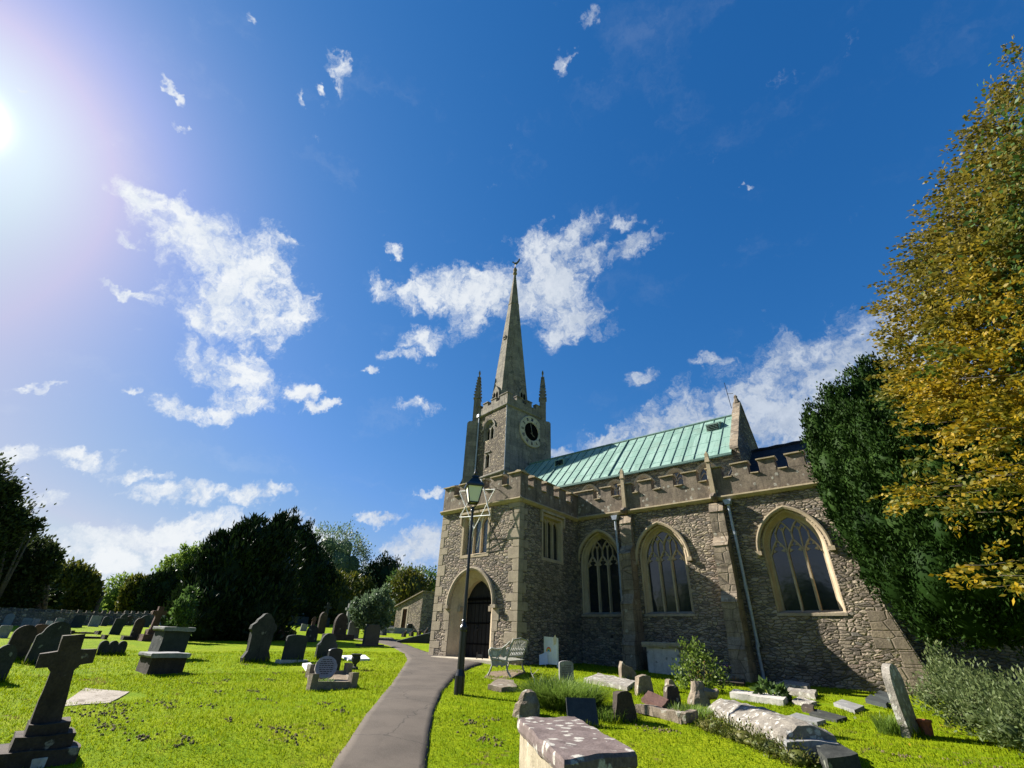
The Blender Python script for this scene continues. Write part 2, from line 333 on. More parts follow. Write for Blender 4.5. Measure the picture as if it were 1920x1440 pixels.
MT['glass_leaded'] = mat_glass('leaded_glass', (.045, .075, .12), .22, (6.5, 4.0))
MT['slate'] = mat_stone('roof_slate', (.012, .014, .02), (.035, .038, .048), sc=3, bstr=.6, grid=(4, 4, 6))
MT['lead'] = mat_plain('lead_sheet', (.2, .21, .22), .6, .2)
MT['pipe'] = mat_plain('grey_pipe', (.26, .30, .35), .35, .2, spec=.6)
def mat_wood(name, a, b, sc=(40, 40, 3)):
    m, N = newmat(name); p = N.pos(); q = N.v('MULTIPLY', p, sc); f = N.noise(q, 1.0, 6, .6); g = N.noise(N.v('MULTIPLY', p, (6.5, 6.5, .05)), 1, 1)
    c = N.mix(N.ss(f, .35, .65), a, b); c = N.mix(1.0, c, N.ramp(g, [(.3, (.6, .6, .6)), (.7, (1.4, 1.35, 1.3))]), 'MULTIPLY')
    N.finish(c, .75, N.bump(f, .4, .01)); return m
MT['dark_wood'] = mat_wood('door_wood', (.004, .0035, .0035), (.013, .012, .011))
# ------------------------------------------------------------------ ground and path
def mat_lawn():
    m, N = newmat('lawn'); p = N.pos()
    a = N.noise(p, .35, 4, .6); b = N.noise(p, 2.5, 5, .65); c = N.noise(p, 22, 5, .7); d = N.noise(N.v('MULTIPLY', p, (1, 1, .2)), 70, 3, .7)
    col = N.mix(N.ss(b, .35, .66), (.13, .20, .004), (.22, .275, .006))
    col = N.mix(N.ss(a, .42, .66, 0, .55), col, (.26, .28, .012))
    col = N.mix(N.ss(N.m('ADD', N.m('MULTIPLY', c, .5), N.m('MULTIPLY', d, .5)), .38, .56, .7, 0), col, (.055, .12, .006))
    soil = N.m('MULTIPLY', N.ss(N.noise(p, 1.15, 3, .5), .57, .68), N.ss(N.noise(p, 6.5, 4, .65), .53, .62))
    col = N.mix(N.m('MULTIPLY', soil, .9), col, N.mix(c, (.07, .05, .022), (.19, .14, .06)))
    h = N.m('ADD', N.m('MULTIPLY', c, .7), N.m('ADD', N.m('MULTIPLY', d, .35), N.m('MULTIPLY', soil, -.3)))
    N.finish(col, .85, N.bump(h, .9, .035), spec=.02); return m
MT['lawn'] = mat_lawn()
def mat_asphalt():
    m, N = newmat('path_asphalt'); p = N.pos(); f = N.noise(p, 90, 4, .7); g = N.noise(p, 1.3, 5, .6); v = N.vor(p, 120)
    c = N.mix(N.ss(g, .35, .65), (.066, .055, .044), (.095, .079, .063)); c = N.mix(N.ss(f, .4, .75, 0, .5), c, (.16, .14, .115))
    cr = N.vor(N.v('ADD', p, N.v('MULTIPLY', N.noise(p, 3, 3, out=1), (.35, .35, .35))), .55, 'DISTANCE_TO_EDGE')
    c = N.mix(N.ss(cr, 0, .012, .6, 0), c, (.03, .028, .025))
    N.finish(c, .92, N.bump(N.m('ADD', f, v), .35, .006), spec=.15); return m
MT['asphalt'] = mat_asphalt()
def build_ground():
    rs = np.concatenate([np.arange(0, 26, .3), np.geomspace(26, 900, 60)]); th = np.linspace(0, 2*math.pi, 241)[:-1]
    rr, tt = np.meshgrid(rs[1:], th, indexing='ij')
    X = np.concatenate([[0], (rr*np.cos(tt)).ravel()]); Y = np.concatenate([[0], (rr*np.sin(tt)).ravel()])
    Z = tzv(X, Y); far = np.hypot(X, Y); Z = Z + np.where(far > 90, (far-90)*.004, 0)
    Z = Z + .012*np.sin(X*2.1+np.sin(Y*1.7))*np.sin(Y*2.3+1)*np.clip((far-2)/4, 0, 1)*(far < 60)
    n = 240; k = len(rs)-1; q = []
    i, j = np.meshgrid(np.arange(k-1), np.arange(n), indexing='ij'); a = 1+i*n+j; b = 1+i*n+(j+1) % n; c = b+n; d = a+n
    q = np.stack([a, d, c, b], -1).reshape(-1, 4)
    t = np.array([[0, 1+j, 1+(j+1) % n, 1+(j+1) % n] for j in range(n)])
    me = bpy.data.meshes.new('ground'); me.from_pydata(np.stack([X, Y, Z], 1).tolist(), [], q.tolist() + [tuple(x[:3]) for x in t.tolist()])
    for p in me.polygons: p.use_smooth = True
    me.materials.append(MT['lawn']); o = bpy.data.objects.new('ground', me); COL.objects.link(o); tag(o, kind='structure')
build_ground()
PATHS = []
def gz(x, y): return tz(x, y) + .012*math.sin(x*2.1+math.sin(y*1.7))*math.sin(y*2.3+1)*min(1, max(0, (math.hypot(x, y)-2)/4))
def strip(name, L, Rr, mat, dz, kind='structure', label=None, n=110, m=10):
    def resample(P):
        P = np.array(P); s = np.concatenate([[0], np.cumsum(np.hypot(*np.diff(P, axis=0).T))]); u = np.linspace(0, s[-1], n)
        # smooth resample
        q = np.stack([np.interp(u, s, P[:, 0]), np.interp(u, s, P[:, 1])], 1)
        for _ in range(3): q[1:-1] = .25*q[:-2] + .5*q[1:-1] + .25*q[2:]
        return q
    A = resample(L); B = resample(Rr); PATHS.append(np.concatenate([A, B[::-1]]))
    for P_ in (A, B):
        for i in range(n): q_ = noise.noise_vector(Vector((P_[i][0]*2.2, P_[i][1]*2.2, 5))); P_[i] += np.array([q_[0], q_[1]])*.022
    V = []; Q = []
    for i in range(n):
        for j in range(m+1):
            x, y = A[i]*(1-j/m) + B[i]*j/m; V.append((x, y, gz(x, y)+dz+.02*math.sin(math.pi*j/m)))
    for i in range(n-1):
        for j in range(m): a = i*(m+1)+j; Q.append((a, a+1, a+m+2, a+m+1))
    V2 = []
    for i in range(n):
        for e in (0, m): x, y, z = V[i*(m+1)+e]; V2.append((x, y, z-.06))
    b = len(V); V += V2
    for i in range(n-1):
        Q.append((i*(m+1), (i+1)*(m+1), b+2*(i+1), b+2*i)); Q.append((i*(m+1)+m, b+2*i+1, b+2*i+3, (i+1)*(m+1)+m))
    me = bpy.data.meshes.new(name); me.from_pydata(V, [], Q); me.materials.append(mat); o = bpy.data.objects.new(name, me); COL.objects.link(o)
    for p in me.polygons: p.use_smooth = True
    bm = bmesh.new(); bm.from_mesh(me); bmesh.ops.recalc_face_normals(bm, faces=bm.faces); bm.to_mesh(me); bm.free()
    return tag(o, kind=kind)
def gp(pts): return [tuple(ground(x, y)[:2]) for x, y in pts]
pl = gp([(620, 1440), (662, 1380), (700, 1325), (742, 1272), (757, 1250), (764, 1238), (758, 1226), (741, 1216)]); pr = gp([(800, 1440), (805, 1380), (814, 1335), (830, 1298), (852, 1272), (880, 1254), (905, 1246), (905, 1238)])
d0 = np.array(pl[0])-np.array(pl[1]); d0 /= np.linalg.norm(d0); d1 = np.array(pr[0])-np.array(pr[1]); d1 /= np.linalg.norm(d1)
strip('path', [tuple(np.array(pl[0])+d0*5)] + pl, [tuple(np.array(pr[0])+d1*5)] + pr, MT['asphalt'], .016)
strip('path', gp([(764, 1238), (758, 1226), (744, 1217), (728, 1210), (711, 1206), (693, 1203), (660, 1198)]), gp([(870, 1238), (812, 1227), (783, 1217), (762, 1209), (744, 1204), (742, 1200), (735, 1196)]), MT['asphalt'], .020)

# ------------------------------------------------------------------ church
CH = thing('church', 'grey rubble stone parish church with a spire, clock tower, battlemented porch and green copper roof', 'church', (-9, 19, .8))
XR, XL, YP, YA, YN = -11.99, -16.72, 15.0, 19.6, 22.6
ZS = 6.97                                # string course
def arch(cx, sill, spring, w, h, d=0.0, n=12, full=True):   # pointed arch outline in (u, z), inset by d
    Rr = (w*w+h*h)/(2*w); r = Rr-d
    top = math.sqrt(max(r*r-(Rr-w)**2, 1e-6)); a1 = math.atan2(top, Rr-w)
    right = [(cx-(Rr-w)+r*math.cos(a1*i/n), spring+r*math.sin(a1*i/n)) for i in range(n+1)]
    left = [(2*cx-u, z) for u, z in right[:-1]]
    pts = left + [right[-1]] + right[:-1][::-1]
    return ([(cx-w+d, sill)] if full else []) + pts + ([(cx+w-d, sill)] if full else [])
MT['void'] = mat_plain('dark_void', (.006, .006, .006), 1.0, .2, spec=0.0)
def FY(Y): return lambda u, z, o=0.0: (u, Y+o, z)            # south wall plane: depth goes north
def FX(X): return lambda u, z, o=0.0: (X-o, u, z)            # east wall plane: depth goes west
def wall_mb(F, outer, holes, reveal=.3):
    mb = MB(); loops = [outer] + holes; flat = [p for l in loops for p in l]
    tris = tessellate_polygon([[Vector((a, b, 0)) for a, b in l] for l in loops])
    mb.add([F(a, b) for a, b in flat], tris)
    for l in holes:
        n = len(l); mb.add([F(a, b) for a, b in l] + [F(a, b, reveal) for a, b in l], [(i, (i+1) % n, n+(i+1) % n, n+i) for i in range(n)])
    return mb
def sweep_mb(F, paths_depths, closed=False):                 # skin between successive outlines (moulding)
    mb = MB(); vs = []; n = len(paths_depths[0][0])
    for pts, o in paths_depths: vs += [F(a, b, o) for a, b in pts]
    k = len(paths_depths); m = n if closed else n-1
    return mb.add(vs, [(i*n+j, i*n+(j+1) % n, (i+1)*n+(j+1) % n, (i+1)*n+j) for i in range(k-1) for j in range(m)])
def bars(mb, F, pts, w, o0, o1):                             # flat moulded bar following a polyline
    P = [np.array(p) for p in pts]; n = len(P); L = []; Rg = []
    for i in range(n):
        t = P[min(i+1, n-1)] - P[max(i-1, 0)]; t = t/(np.linalg.norm(t)+1e-9); q = np.array([-t[1], t[0]]); L.append(P[i]+q*w/2); Rg.append(P[i]-q*w/2)
    C = P
    vs = [F(*a, o1) for a in L] + [F(*(0.6*a+.4*c), o0) for a, c in zip(L, C)] + [F(*(0.6*a+.4*c), o0) for a, c in zip(Rg, C)] + [F(*a, o1) for a in Rg]
    fs = [(r*n+i, r*n+i+1, (r+1)*n+i+1, (r+1)*n+i) for r in range(3) for i in range(n-1)] + [(0, n, 2*n, 3*n), (n-1, 2*n-1, 3*n-1, 4*n-1)]
    return mb.add(vs, fs)
def ogee(x0, x1, z0, z1, n=7):                               # half of a light head: rises from (x0,z0) to apex (x1,z1)
    out = []
    for i in range(n+1):
        t = i/n; out.append((x0+(x1-x0)*(t**1.7*.55+.45*t), z0+(z1-z0)*(math.sin(t*math.pi/2)*.62+.38*t**2.2)))
    return out

def gothic_window(cx, label=None):
    sill, spring, w, h = 2.85, 4.95, 1.02, 1.36; F = FY(YA)
    pr = [(0.0, -.004), (.0, .05), (.06, .09), (.075, .16), (.16, .30), (.20, .31), (.215, .40)]
    win = sweep_mb(F, [(arch(cx, sill, spring, w, h, d-.035 if d == 0 else d), o) for d, o in pr]).build('window', MT['ashlar'], CH, label=label)
    # hood mould above the springing, with stops
    hd = sweep_mb(F, [(arch(cx, sill, spring-.05, w, h, d, full=False), o) for d, o in ((-.06, -.002), (-.07, -.07), (-.14, -.10), (-.19, -.09), (-.20, .0))])
    for s in (-1, 1): hd.box(*sorted((cx+s*(w+.04), cx+s*(w+.24))), YA-.12, YA, spring-.20, spring-.05)
    hd.build('hood_mould', MT['ashlar'], win)
    tr = MB(); gw = w-.215; o0, o1 = .30, .40; lw = 2*gw/3
    xs = [cx-gw, cx-lw/2, cx+lw/2, cx+gw]; zl = spring-.12; za = spring+.34; zt = spring+.98
    for x in xs[1:3]: bars(tr, F, [(x, sill), (x, zl+.02)], .11, o0-.05, o1)
    for i in range(3):
        a, b = xs[i], xs[i+1]; c = (a+b)/2
        bars(tr, F, ogee(a, c, zl, za), .075, o0, o1); bars(tr, F, ogee(b, c, zl, za), .075, o0, o1)
        for s in (-1, 1):                                    # cusps
            q = c+s*lw*.36; tr.prism([F(q, zl+.03, o0+.03), F(q-s*.13, zl+.09, o0+.03), F(q-s*.02, zl+.17, o0+.03)], (0, .04, 0))
            q = c+s*lw*.20; tr.prism([F(q, zl+.24, o0+.03), F(q-s*.08, zl+.25, o0+.03), F(q-s*.02, zl+.35, o0+.03)], (0, .04, 0))
    for x in xs[1:3]:
        l, r = x-lw/2, x+lw/2
        bars(tr, F, [(l, za-.02), (l, za+.28)], .07, o0, o1); bars(tr, F, [(r, za-.02), (r, za+.28)], .07, o0, o1)
        bars(tr, F, ogee(l, x, za+.24, zt+.02), .07, o0, o1); bars(tr, F, ogee(r, x, za+.24, zt+.02), .07, o0, o1)
        bars(tr, F, [(x, zl+.1), (x, za+.44)], .06, o0, o1)
        for s in (-1, 1): bars(tr, F, ogee(x, x+s*lw/4, za+.28, za+.5, 4), .045, o0+.01, o1); bars(tr, F, ogee(x+s*lw/2, x+s*lw/4, za+.28, za+.5, 4), .045, o0+.01, o1)
    tr.build('tracery', MT['ashlar'], win)
    g = MB(); out = arch(cx, sill-.02, spring, w, h, .19); g.add([F(a, b, .38) for a, b in out], [tuple(range(len(out)))]); g.build('glass', MT['glass'], win)
    MB().prism([F(cx-w-.02, sill-.10, -.03), F(cx-w-.02, sill-.02, -.03), F(cx-w-.02, sill+.10, .40), F(cx-w-.02, sill-.10, .40)], (2*w+.04, 0, 0)).build('sill', MT['quoin'], win)
    return arch(cx, sill, spring, w, h, 0.0)
WIN = [-10.92, -7.93, -3.0]
XE = -.92                                # east end of the aisle wall
holes = [gothic_window(x) for x in WIN]
wall_mb(FY(YA), [(XR-.2, 0), (XE, 0), (XE, ZS+.12), (XR-.2, ZS+.12)], holes, .25).build('aisle_wall', MT['rubble'], CH)
east = MB(); east.add([(XE, YA, 0), (XE, YN+.5, 0), (XE, YN+.5, ZS+.12), (XE, YA, ZS+.12)], [(0, 1, 2, 3)]); east.build('end_wall', MT['rubble'], CH)
# battered east buttress with big dressed stones
eb = MB(); eb.prism([(-1.75, YA-.003, 2.9), (XE+.05, YA-.003, 2.9), (XE+.75, YA-.003, .3), (-1.0, YA-.003, .3)], (0, .9, 0)); eb.build('buttress', MT['rubble'], CH)
qb = MB()
for z0, z1, a, b in ((2.35, 2.88, -1.45, -.76), (1.85, 2.33, -1.5, -.62), (1.38, 1.83, -.95, -.49), (.92, 1.36, -1.12, -.36), (.5, .9, -.82, -.25)):
    qb.prism([(a, YA-.012, z0), (b+.0, YA-.012, z0), (b-(z1-z0)*.27, YA-.012, z1), (a, YA-.012, z1)], (0, .9, 0))
qb.build('quoins', MT['buttress'], CH, bevel=.012)

def merlon_mb(spans, lo, hi, top, axis, c0, c1, base):       # battlement: solid base plus merlons
    mb = MB(); cps = []
    def bx(m, a, b, z0, z1, g=0.0):
        if axis == 'x': m.box(a, b, c0-g, c1+g, z0, z1)
        else: m.box(c0-g, c1+g, a, b, z0, z1)
    bx(mb, lo, hi, base, top[0])
    e = lo
    for a, b in spans:
        bx(mb, a, b, top[0], top[1])
        cp_z = top[1]; cp = MB(); cps.append(cp)
        if axis == 'x':
            cp.prism([(a-.05, c0-.07, cp_z), (a-.05, c0-.07, cp_z+.05), (a-.05, (c0+c1)/2, cp_z+.13), (a-.05, c1+.07, cp_z+.05), (a-.05, c1+.07, cp_z)], (b-a+.10, 0, 0))
        else:
            cp.prism([(c0-.07, a-.05, cp_z), (c0-.07, a-.05, cp_z+.05), ((c0+c1)/2, a-.05, cp_z+.13), (c1+.07, a-.05, cp_z+.05), (c1+.07, a-.05, cp_z)], (0, b-a+.10, 0))
        if a-e > .1:
            cp = MB(); cps.append(cp)
            if axis == 'x': cp.prism([(e+.052, c0-.07, top[0]), (e+.052, c0-.07, top[0]+.04), (e+.052, (c0+c1)/2, top[0]+.1), (e+.052, c1+.07, top[0]+.04), (e+.052, c1+.07, top[0])], (a-e-.104, 0, 0))
            else: cp.prism([(c0-.07, e+.052, top[0]), (c0-.07, e+.052, top[0]+.04), ((c0+c1)/2, e+.052, top[0]+.1), (c1+.07, e+.052, top[0]+.04), (c1+.07, e+.052, top[0])], (0, a-e-.104, 0))
        e = b
    return mb, cps
# aisle parapet
emb = [(-11.02,-10.6), (-10.05,-9.6), (-9.0,-8.6), (-8.0,-7.56), (-6.98,-6.54), (-5.94,-5.5), (-4.9,-4.48), (-3.86,-3.46), (-2.86,-2.44), (-1.85, -1.45)]
sp = []; x = XR-.1
for a, b in emb: sp.append((x, a)); x = b
sp.append((x, XE+.05))
pm, cm = merlon_mb(sp, XR-.1, XE+.05, (7.84, 8.34), 'x', YA-.035, YA+.34, ZS+.18)
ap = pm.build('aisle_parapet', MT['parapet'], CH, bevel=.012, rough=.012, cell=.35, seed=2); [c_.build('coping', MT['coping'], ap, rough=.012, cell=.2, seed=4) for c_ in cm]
MB().prism([(XR-.1, YA-.04, ZS+.17), (XR-.1, YA-.16, ZS+.15), (XR-.1, YA-.17, ZS+.09), (XR-.1, YA-.06, ZS-.01), (XR-.1, YA, ZS-.01), (XR-.1, YA, ZS+.17)], (XE+.18-XR, 0, 0)).build('string_course', MT['coping'], CH)
MB().box(XR-.2, XE-.01, YA+.3, YN+.1, ZS+.5, ZS+.62).build('aisle_roof', MT['lead'], CH)

# ---- porch
def sq_window(F, u0, u1, z0, z1, lights, glass, leaded=False):
    m = MB(); d = .12
    fr = sweep_mb(F, [([(u0-d, z0-d), (u0-d, z1+d), (u1+d, z1+d), (u1+d, z0-d)], -.012), ([(u0, z0), (u0, z1), (u1, z1), (u1, z0)], -.012), ([(u0+.05, z0+.06), (u0+.05, z1-.05), (u1-.05, z1-.05), (u1-.05, z0+.06)], .16), ([(u0+.05, z0+.06), (u0+.05, z1-.05), (u1-.05, z1-.05), (u1-.05, z0+.06)], .30)], closed=True)
    win = fr.build('window', MT['ashlar'], CH)
    hd = MB(); hd.add(*_boxF(F, u0-.22, u1+.22, z1+.14, z1+.24, -.11, -.002))
    for a, b in ((u0-.22, u0-.12), (u1+.12, u1+.22)): hd.add(*_boxF(F, a, b, z1-.28, z1+.135, -.10, -.002))
    hd.build('hood_mould', MT['ashlar'], win)
    tr = MB(); lw = (u1-u0-.1)/lights
    for i in range(1, lights): bars(tr, F, [(u0+.05+lw*i, z0+.06), (u0+.05+lw*i, z1-.05)], .10, .12, .25)
    for i in range(lights):
        a = u0+.05+lw*i; b = a+lw; c = (a+b)/2
        for s, e in ((a, -1), (b, 1)):
            q = ogee(s, c, z1-.36, z1-.10, 6); tr.prism([F(*p, .17) for p in q] + [F(c, z1-.052, .17), F(s, z1-.052, .17)], np.array(F(0, 0, .07))-np.array(F(0, 0, 0)))
    tr.build('mullions', MT['ashlar'], win)
    g = MB(); g.add([F(a, b, .235) for a, b in ((u0, z0), (u1, z0), (u1, z1), (u0, z1))], [(0, 1, 2, 3)]); g.build('glass', glass, win)
    return [(u0, z0), (u0, z1), (u1, z1), (u1, z0)]
def _boxF(F, u0, u1, z0, z1, o0, o1):
    c = [F(u, z, o) for o in (o0, o1) for u, z in ((u0, z0), (u1, z0), (u1, z1), (u0, z1))]
    return c, [(0, 1, 2, 3), (7, 6, 5, 4), (0, 4, 5, 1), (1, 5, 6, 2), (2, 6, 7, 3), (3, 7, 4, 0)]
h1 = sq_window(FY(YP), -15.22, -13.76, 4.92, 6.55, 3, MT['glass_leaded'])
h2 = sq_window(FX(XR), 16.68, 18.1, 4.86, 6.62, 3, MT['glass'])
DC, DS, DW, DH, Z0 = -14.47, 2.98, 1.20, 1.32, 1.02      # doorway centre, springing, half width, rise, threshold
dhole = arch(DC, .5, DS, DW-.01, DH)
pw = wall_mb(FY(YP), [(XL, .3), (XR, .3), (XR, ZS+.05), (XL, ZS+.05)], [h1, dhole], .1).build('porch_wall', MT['rubble'], CH)
wall_mb(FX(XR), [(YP, .3), (YA+.1, .3), (YA+.1, ZS+.05), (YP, ZS+.05)], [h2], .1).build('porch_side_wall', MT['rubble'], CH)
MB().add([(XL, YP, .3), (XL, YA+3, .3), (XL, YA+3, ZS+.05), (XL, YP, ZS+.05)], [(0, 1, 2, 3)]).build('porch_side_wall', MT['rubble'], CH)
# doorway: splayed jambs, two arched orders
F = FY(YP)
ar = sweep_mb(F, [(arch(DC, .8, DS, DW, DH, d), o) for d, o in ((-.02, -.006), (.0, .0), (.10, .10), (.26, .24), (.28, .26))]); ar.build('door_arch', MT['ashlar'], CH)
inn = sweep_mb(F, [(arch(DC, .8, DS-.02, DW-.28, DH-.2, d), o) for d, o in ((-.03, .26), (.02, .26), (.05, .30), (.14, .42), (.15, .75))]); inn.build('door_arch', MT['ashlar'], CH)
hd = sweep_mb(F, [(arch(DC, .8, DS-.05, DW, DH, d, full=False), o) for d, o in ((-.02, -.006), (-.03, -.10), (-.10, -.15), (-.17, -.13), (-.18, .0))])
for s in (-1, 1): hd.box(*sorted((DC+s*(DW+.01), DC+s*(DW+.28))), YP-.17, YP, DS-.17, DS-.05)
hd.build('hood_mould', MT['quoin'], CH)
rr = random.Random(3)
for s in (-1, 1):
    jb = MB(); z = .9
    while z < DS-.2:
        hgt = rr.uniform(.28, .5); wd = rr.choice((.16, .30)) ; jb.box(*sorted((DC+s*(DW+.005), DC+s*(DW+wd))), YP-.012, YP+.2, z, min(z+hgt-.012, DS-.18)); z += hgt
    jb.box(*sorted((DC+s*(DW+.003), DC+s*(DW+.36))), YP-.02, YP+.2, DS-.62, DS-.18)
    jb.build('door_jamb', MT['quoin'], CH, bevel=.01)
    MB().box(*sorted((DC+s*(DW-.40), DC+s*(DW-.26))), YP+.20, YP+.5, DS-.28, DS-.08).build('capital', MT['quoin'], CH, bevel=.01)
dp = arch(DC, Z0-.3, DS-.02, DW-.28, DH-.2, .10); dm = MB(); dm.add([F(a, b, .62) for a, b in dp], [tuple(range(len(dp)))])
for i in range(8): xx = DC-.78+i*.222; dm.box(xx, xx+.03, YP+.60, YP+.63, Z0+.1, DS+.35)
door = dm.build('door', MT['dark_wood'], CH)
hg = MB()
for zz in (Z0+.5, Z0+1.25, Z0+2.0): hg.box(DC-.8, DC+.78, YP+.59, YP+.605, zz, zz+.055)
hg.box(DC-.82, DC+.8, YP+.565, YP+.60, DS+.18, DS+.28); hg.build('hinge', MT['void'], door)
MB().tube([(DC-.1+.08*math.cos(t*.7), YP+.57, Z0+1.1+.08*math.sin(t*.7)) for t in range(10)], .012, 6).build('handle', MT['black_iron'], door)
MB().box(DC-1.3, DC+2.0, YP-.75, YP+.62, Z0-.25, Z0+.045).build('doorstep', mat_stone('doorstep_stone', (.33, .29, .21), (.45, .40, .30), sc=3), CH, bevel=.02)
# quoins at the three porch corners
qm = MB(); qm2 = MB(); z = .5; k = 0; rr = random.Random(5)
while z < ZS-.1:
    hgt = rr.uniform(.26, .46); a, b = (.56, .30) if k % 2 else (.28, .58)
    a *= rr.uniform(.85, 1.15); b *= rr.uniform(.85, 1.15); zt = min(z+hgt-.014, ZS-.02)
    qm.box(XR-a, XR+.012, YP-.012, YP+b, z, zt)
    qm2.box(XL-.012, XL+b*.9, YP-.0125, YP+a, z, zt); z += hgt; k += 1
qm.build('quoins', MT['quoin'], CH, bevel=.012); qm2.build('quoins', MT['quoin'], CH, bevel=.012)
# porch parapet
zb, ze, zt = ZS+.10, 7.68, 8.17
sp = [(XL-.03, -16.08), (-15.70, -15.03), (-14.72, -14.10), (-13.66, -13.02), (-12.62, XR+.035)]
pm, cm = merlon_mb(sp, XL-.03, XR+.035, (ze, zt), 'x', YP-.035, YP+.32, zb)
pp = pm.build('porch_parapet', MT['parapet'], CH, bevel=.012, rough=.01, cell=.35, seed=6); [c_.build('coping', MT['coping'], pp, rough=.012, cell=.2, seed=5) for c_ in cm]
sp = [(YP-.02, 15.5), (15.92, 16.52), (16.9, 17.5), (17.95, 18.55), (18.95, YA+.2)]
pm, cm = merlon_mb(sp, YP+.33, YA+.2, (ze-.002, zt-.004), 'y', XR-.32, XR+.034, zb)
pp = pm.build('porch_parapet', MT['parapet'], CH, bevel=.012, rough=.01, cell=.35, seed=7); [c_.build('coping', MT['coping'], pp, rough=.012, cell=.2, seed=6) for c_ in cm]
sm = MB()
prof = [(.035, .0), (.15, -.03), (.16, -.08), (.05, -.19), (0, -.19)]
sm.prism([(XL-.1, YP-d, zb+z) for d, z in prof] + [(XL-.1, YP, zb)], (XR-XL+.21, 0, 0)); sm.build('string_course', MT['coping'], CH); sm = MB(); sm.prism([(XR+d, YP-.1, zb+z-.002) for d, z in prof] + [(XR, YP-.1, zb-.002)], (0, YA-YP, 0))
sm.build('string_course', MT['coping'], CH)
MB().box(XL, XR-.05, YP+.05, YA+2, ze-.35, ze-.25).build('porch_roof', MT['lead'], CH)
# aisle buttresses with set-offs, shafts and spouts
def buttress(x0, x1, label=None):
    b = MB(); Y0 = YA
    st = [(.2, 1.95, .95), (1.95, 3.42, .78), (3.42, 5.4, .58), (5.4, 6.75, .28)]
    for i, (a, c, d) in enumerate(st):
        nd = st[i+1][2] if i < 3 else .1
        b.prism([(x0, Y0, a), (x0, Y0-d, a), (x0, Y0-d, c-.28), (x0, Y0-d-.03, c-.26), (x0, Y0-nd, c+.12), (x0, Y0, c+.12)], (x1-x0, 0, 0))
    o = b.build('buttress', MT['buttress'], CH, rough=.012, cell=.25, seed=int(x0*7) % 13)
    s = MB(); xc = (x0+x1)/2
    s.tube([(xc, Y0-.12, ZS+.1), (xc, Y0-.12, 9.0)], [.13, .10], 4); s.lathe(xc, Y0-.12, [(.15, 8.6), (.12, 8.75), (.05, 9.02), (.02, 9.1)], 4, R(45)); s.build('shaft', MT['coping'], o)
    g = MB(); g.tube([(xc, Y0-.05, ZS+.06), (xc+.02, Y0-.35, ZS+.1), (xc+.02, Y0-.52, ZS+.0)], [.14, .16, .09], 6); g.build('gargoyle', MT['parapet'], o, rough=.04, cell=.08)
    return o
buttress(-9.62, -9.08); buttress(-5.62, -5.06)
def downpipe(x):
    p = MB(); y = YA-.14
    p.tube([(x, y, 6.75), (x, y, 5.7), (x+.03, y-.02, 5.6), (x+.03, y-.02, 1.9), (x, y-.02, 1.75), (x, y-.02, .75), (x+.06, y-.12, .66)], .055, 10)
    for z in (5.62, 3.7, 1.85): p.lathe(x+.03, y-.02, [(.07, z-.06), (.07, z+.06)], 10)
    o = p.build('downpipe', MT['pipe'], CH, smooth=False); MB().prism([(x-.16, y-.12, 6.92), (x+.16, y-.12, 6.92), (x+.10, y-.12, 6.72), (x-.10, y-.12, 6.72)], (0, .24, 0)).build('hopper', MT['pipe'], o)
downpipe(-9.88); downpipe(-4.86)
for x in (-10.6, -10.05):
    MB().box(x, x+.12, YA-.01, YA+.02, 1.95, 2.05).build('drain_hole', MT['black_iron'], CH)

# ---- nave: clerestory, copper roof, gable
ZE, YR, ZR = 10.05, 25.5, 13.16
GX0, GX1 = -4.98, -4.66
CW = [-12.95, -11.3, -9.62, -7.9, -6.3]
holes = []
for cx in CW:
    w, h, spring, sill = .46, .50, 9.15, 8.45; F = FY(YN)
    win = sweep_mb(F, [(arch(cx, sill, spring, w, h, d, n=7), o) for d, o in ((-.03, -.008), (.0, .0), (.06, .06), (.09, .18))]).build('window', MT['ashlar'], CH)
    sweep_mb(F, [(arch(cx, sill, spring-.03, w, h, d, n=7, full=False), o) for d, o in ((-.03, -.002), (-.04, -.07), (-.12, -.10), (-.15, -.08), (-.16, 0))]).build('hood_mould', MT['ashlar'], win)
    t = MB(); bars(t, F, [(cx, sill), (cx, spring+.1)], .08, .10, .18)
    for s in (-1, 1): bars(t, F, ogee(cx+s*.37, cx+s*.19, spring-.1, spring+.12, 5), .06, .10, .18); bars(t, F, ogee(cx, cx+s*.19, spring-.1, spring+.12, 5), .06, .10, .18); bars(t, F, ogee(cx, cx+s*.2, spring+.1, spring+.36, 4), .05, .1, .18)
    t.build('tracery', MT['ashlar'], win)
    g = MB(); out = arch(cx, sill, spring, w, h, .08, n=7); g.add([F(a, b, .16) for a, b in out], [tuple(range(len(out)))]); g.build('glass', MT['glass'], win)
    holes.append(arch(cx, sill, spring, w, h, 0, n=7))
wall_mb(FY(YN), [(-21, 7), (GX1, 7), (GX1, ZE+.02), (-21, ZE+.02)], holes, .06).build('clerestory_wall', mat_rubble('clerestory_rubble', [(.2, .19, .15), (.28, .26, .2), (.35, .32, .24)], (.14, .125, .09), (2.6, 2.6, 9)), CH)
rf = MB(); ys, zs_ = YN-.22, ZE-.10
NR = 2*YR-ys
def rz(y): return ZR-(ZR-zs_)/(YR-ys)*abs(y-YR)
rf.prism([(-21, ys, zs_), (-21, YR, ZR), (-21, NR, zs_), (-21, NR, zs_-.08), (-21, YR, ZR-.08), (-21, ys, zs_-.08)], (GX0+21, 0, 0))
roof = rf.build('nave_roof', MT['copper'], CH)
seam = MB(); x = -20.6; rr = random.Random(2)
nrm = np.array([0, -(ZR-zs_), (YR-ys)]); nrm = nrm/np.linalg.norm(nrm)
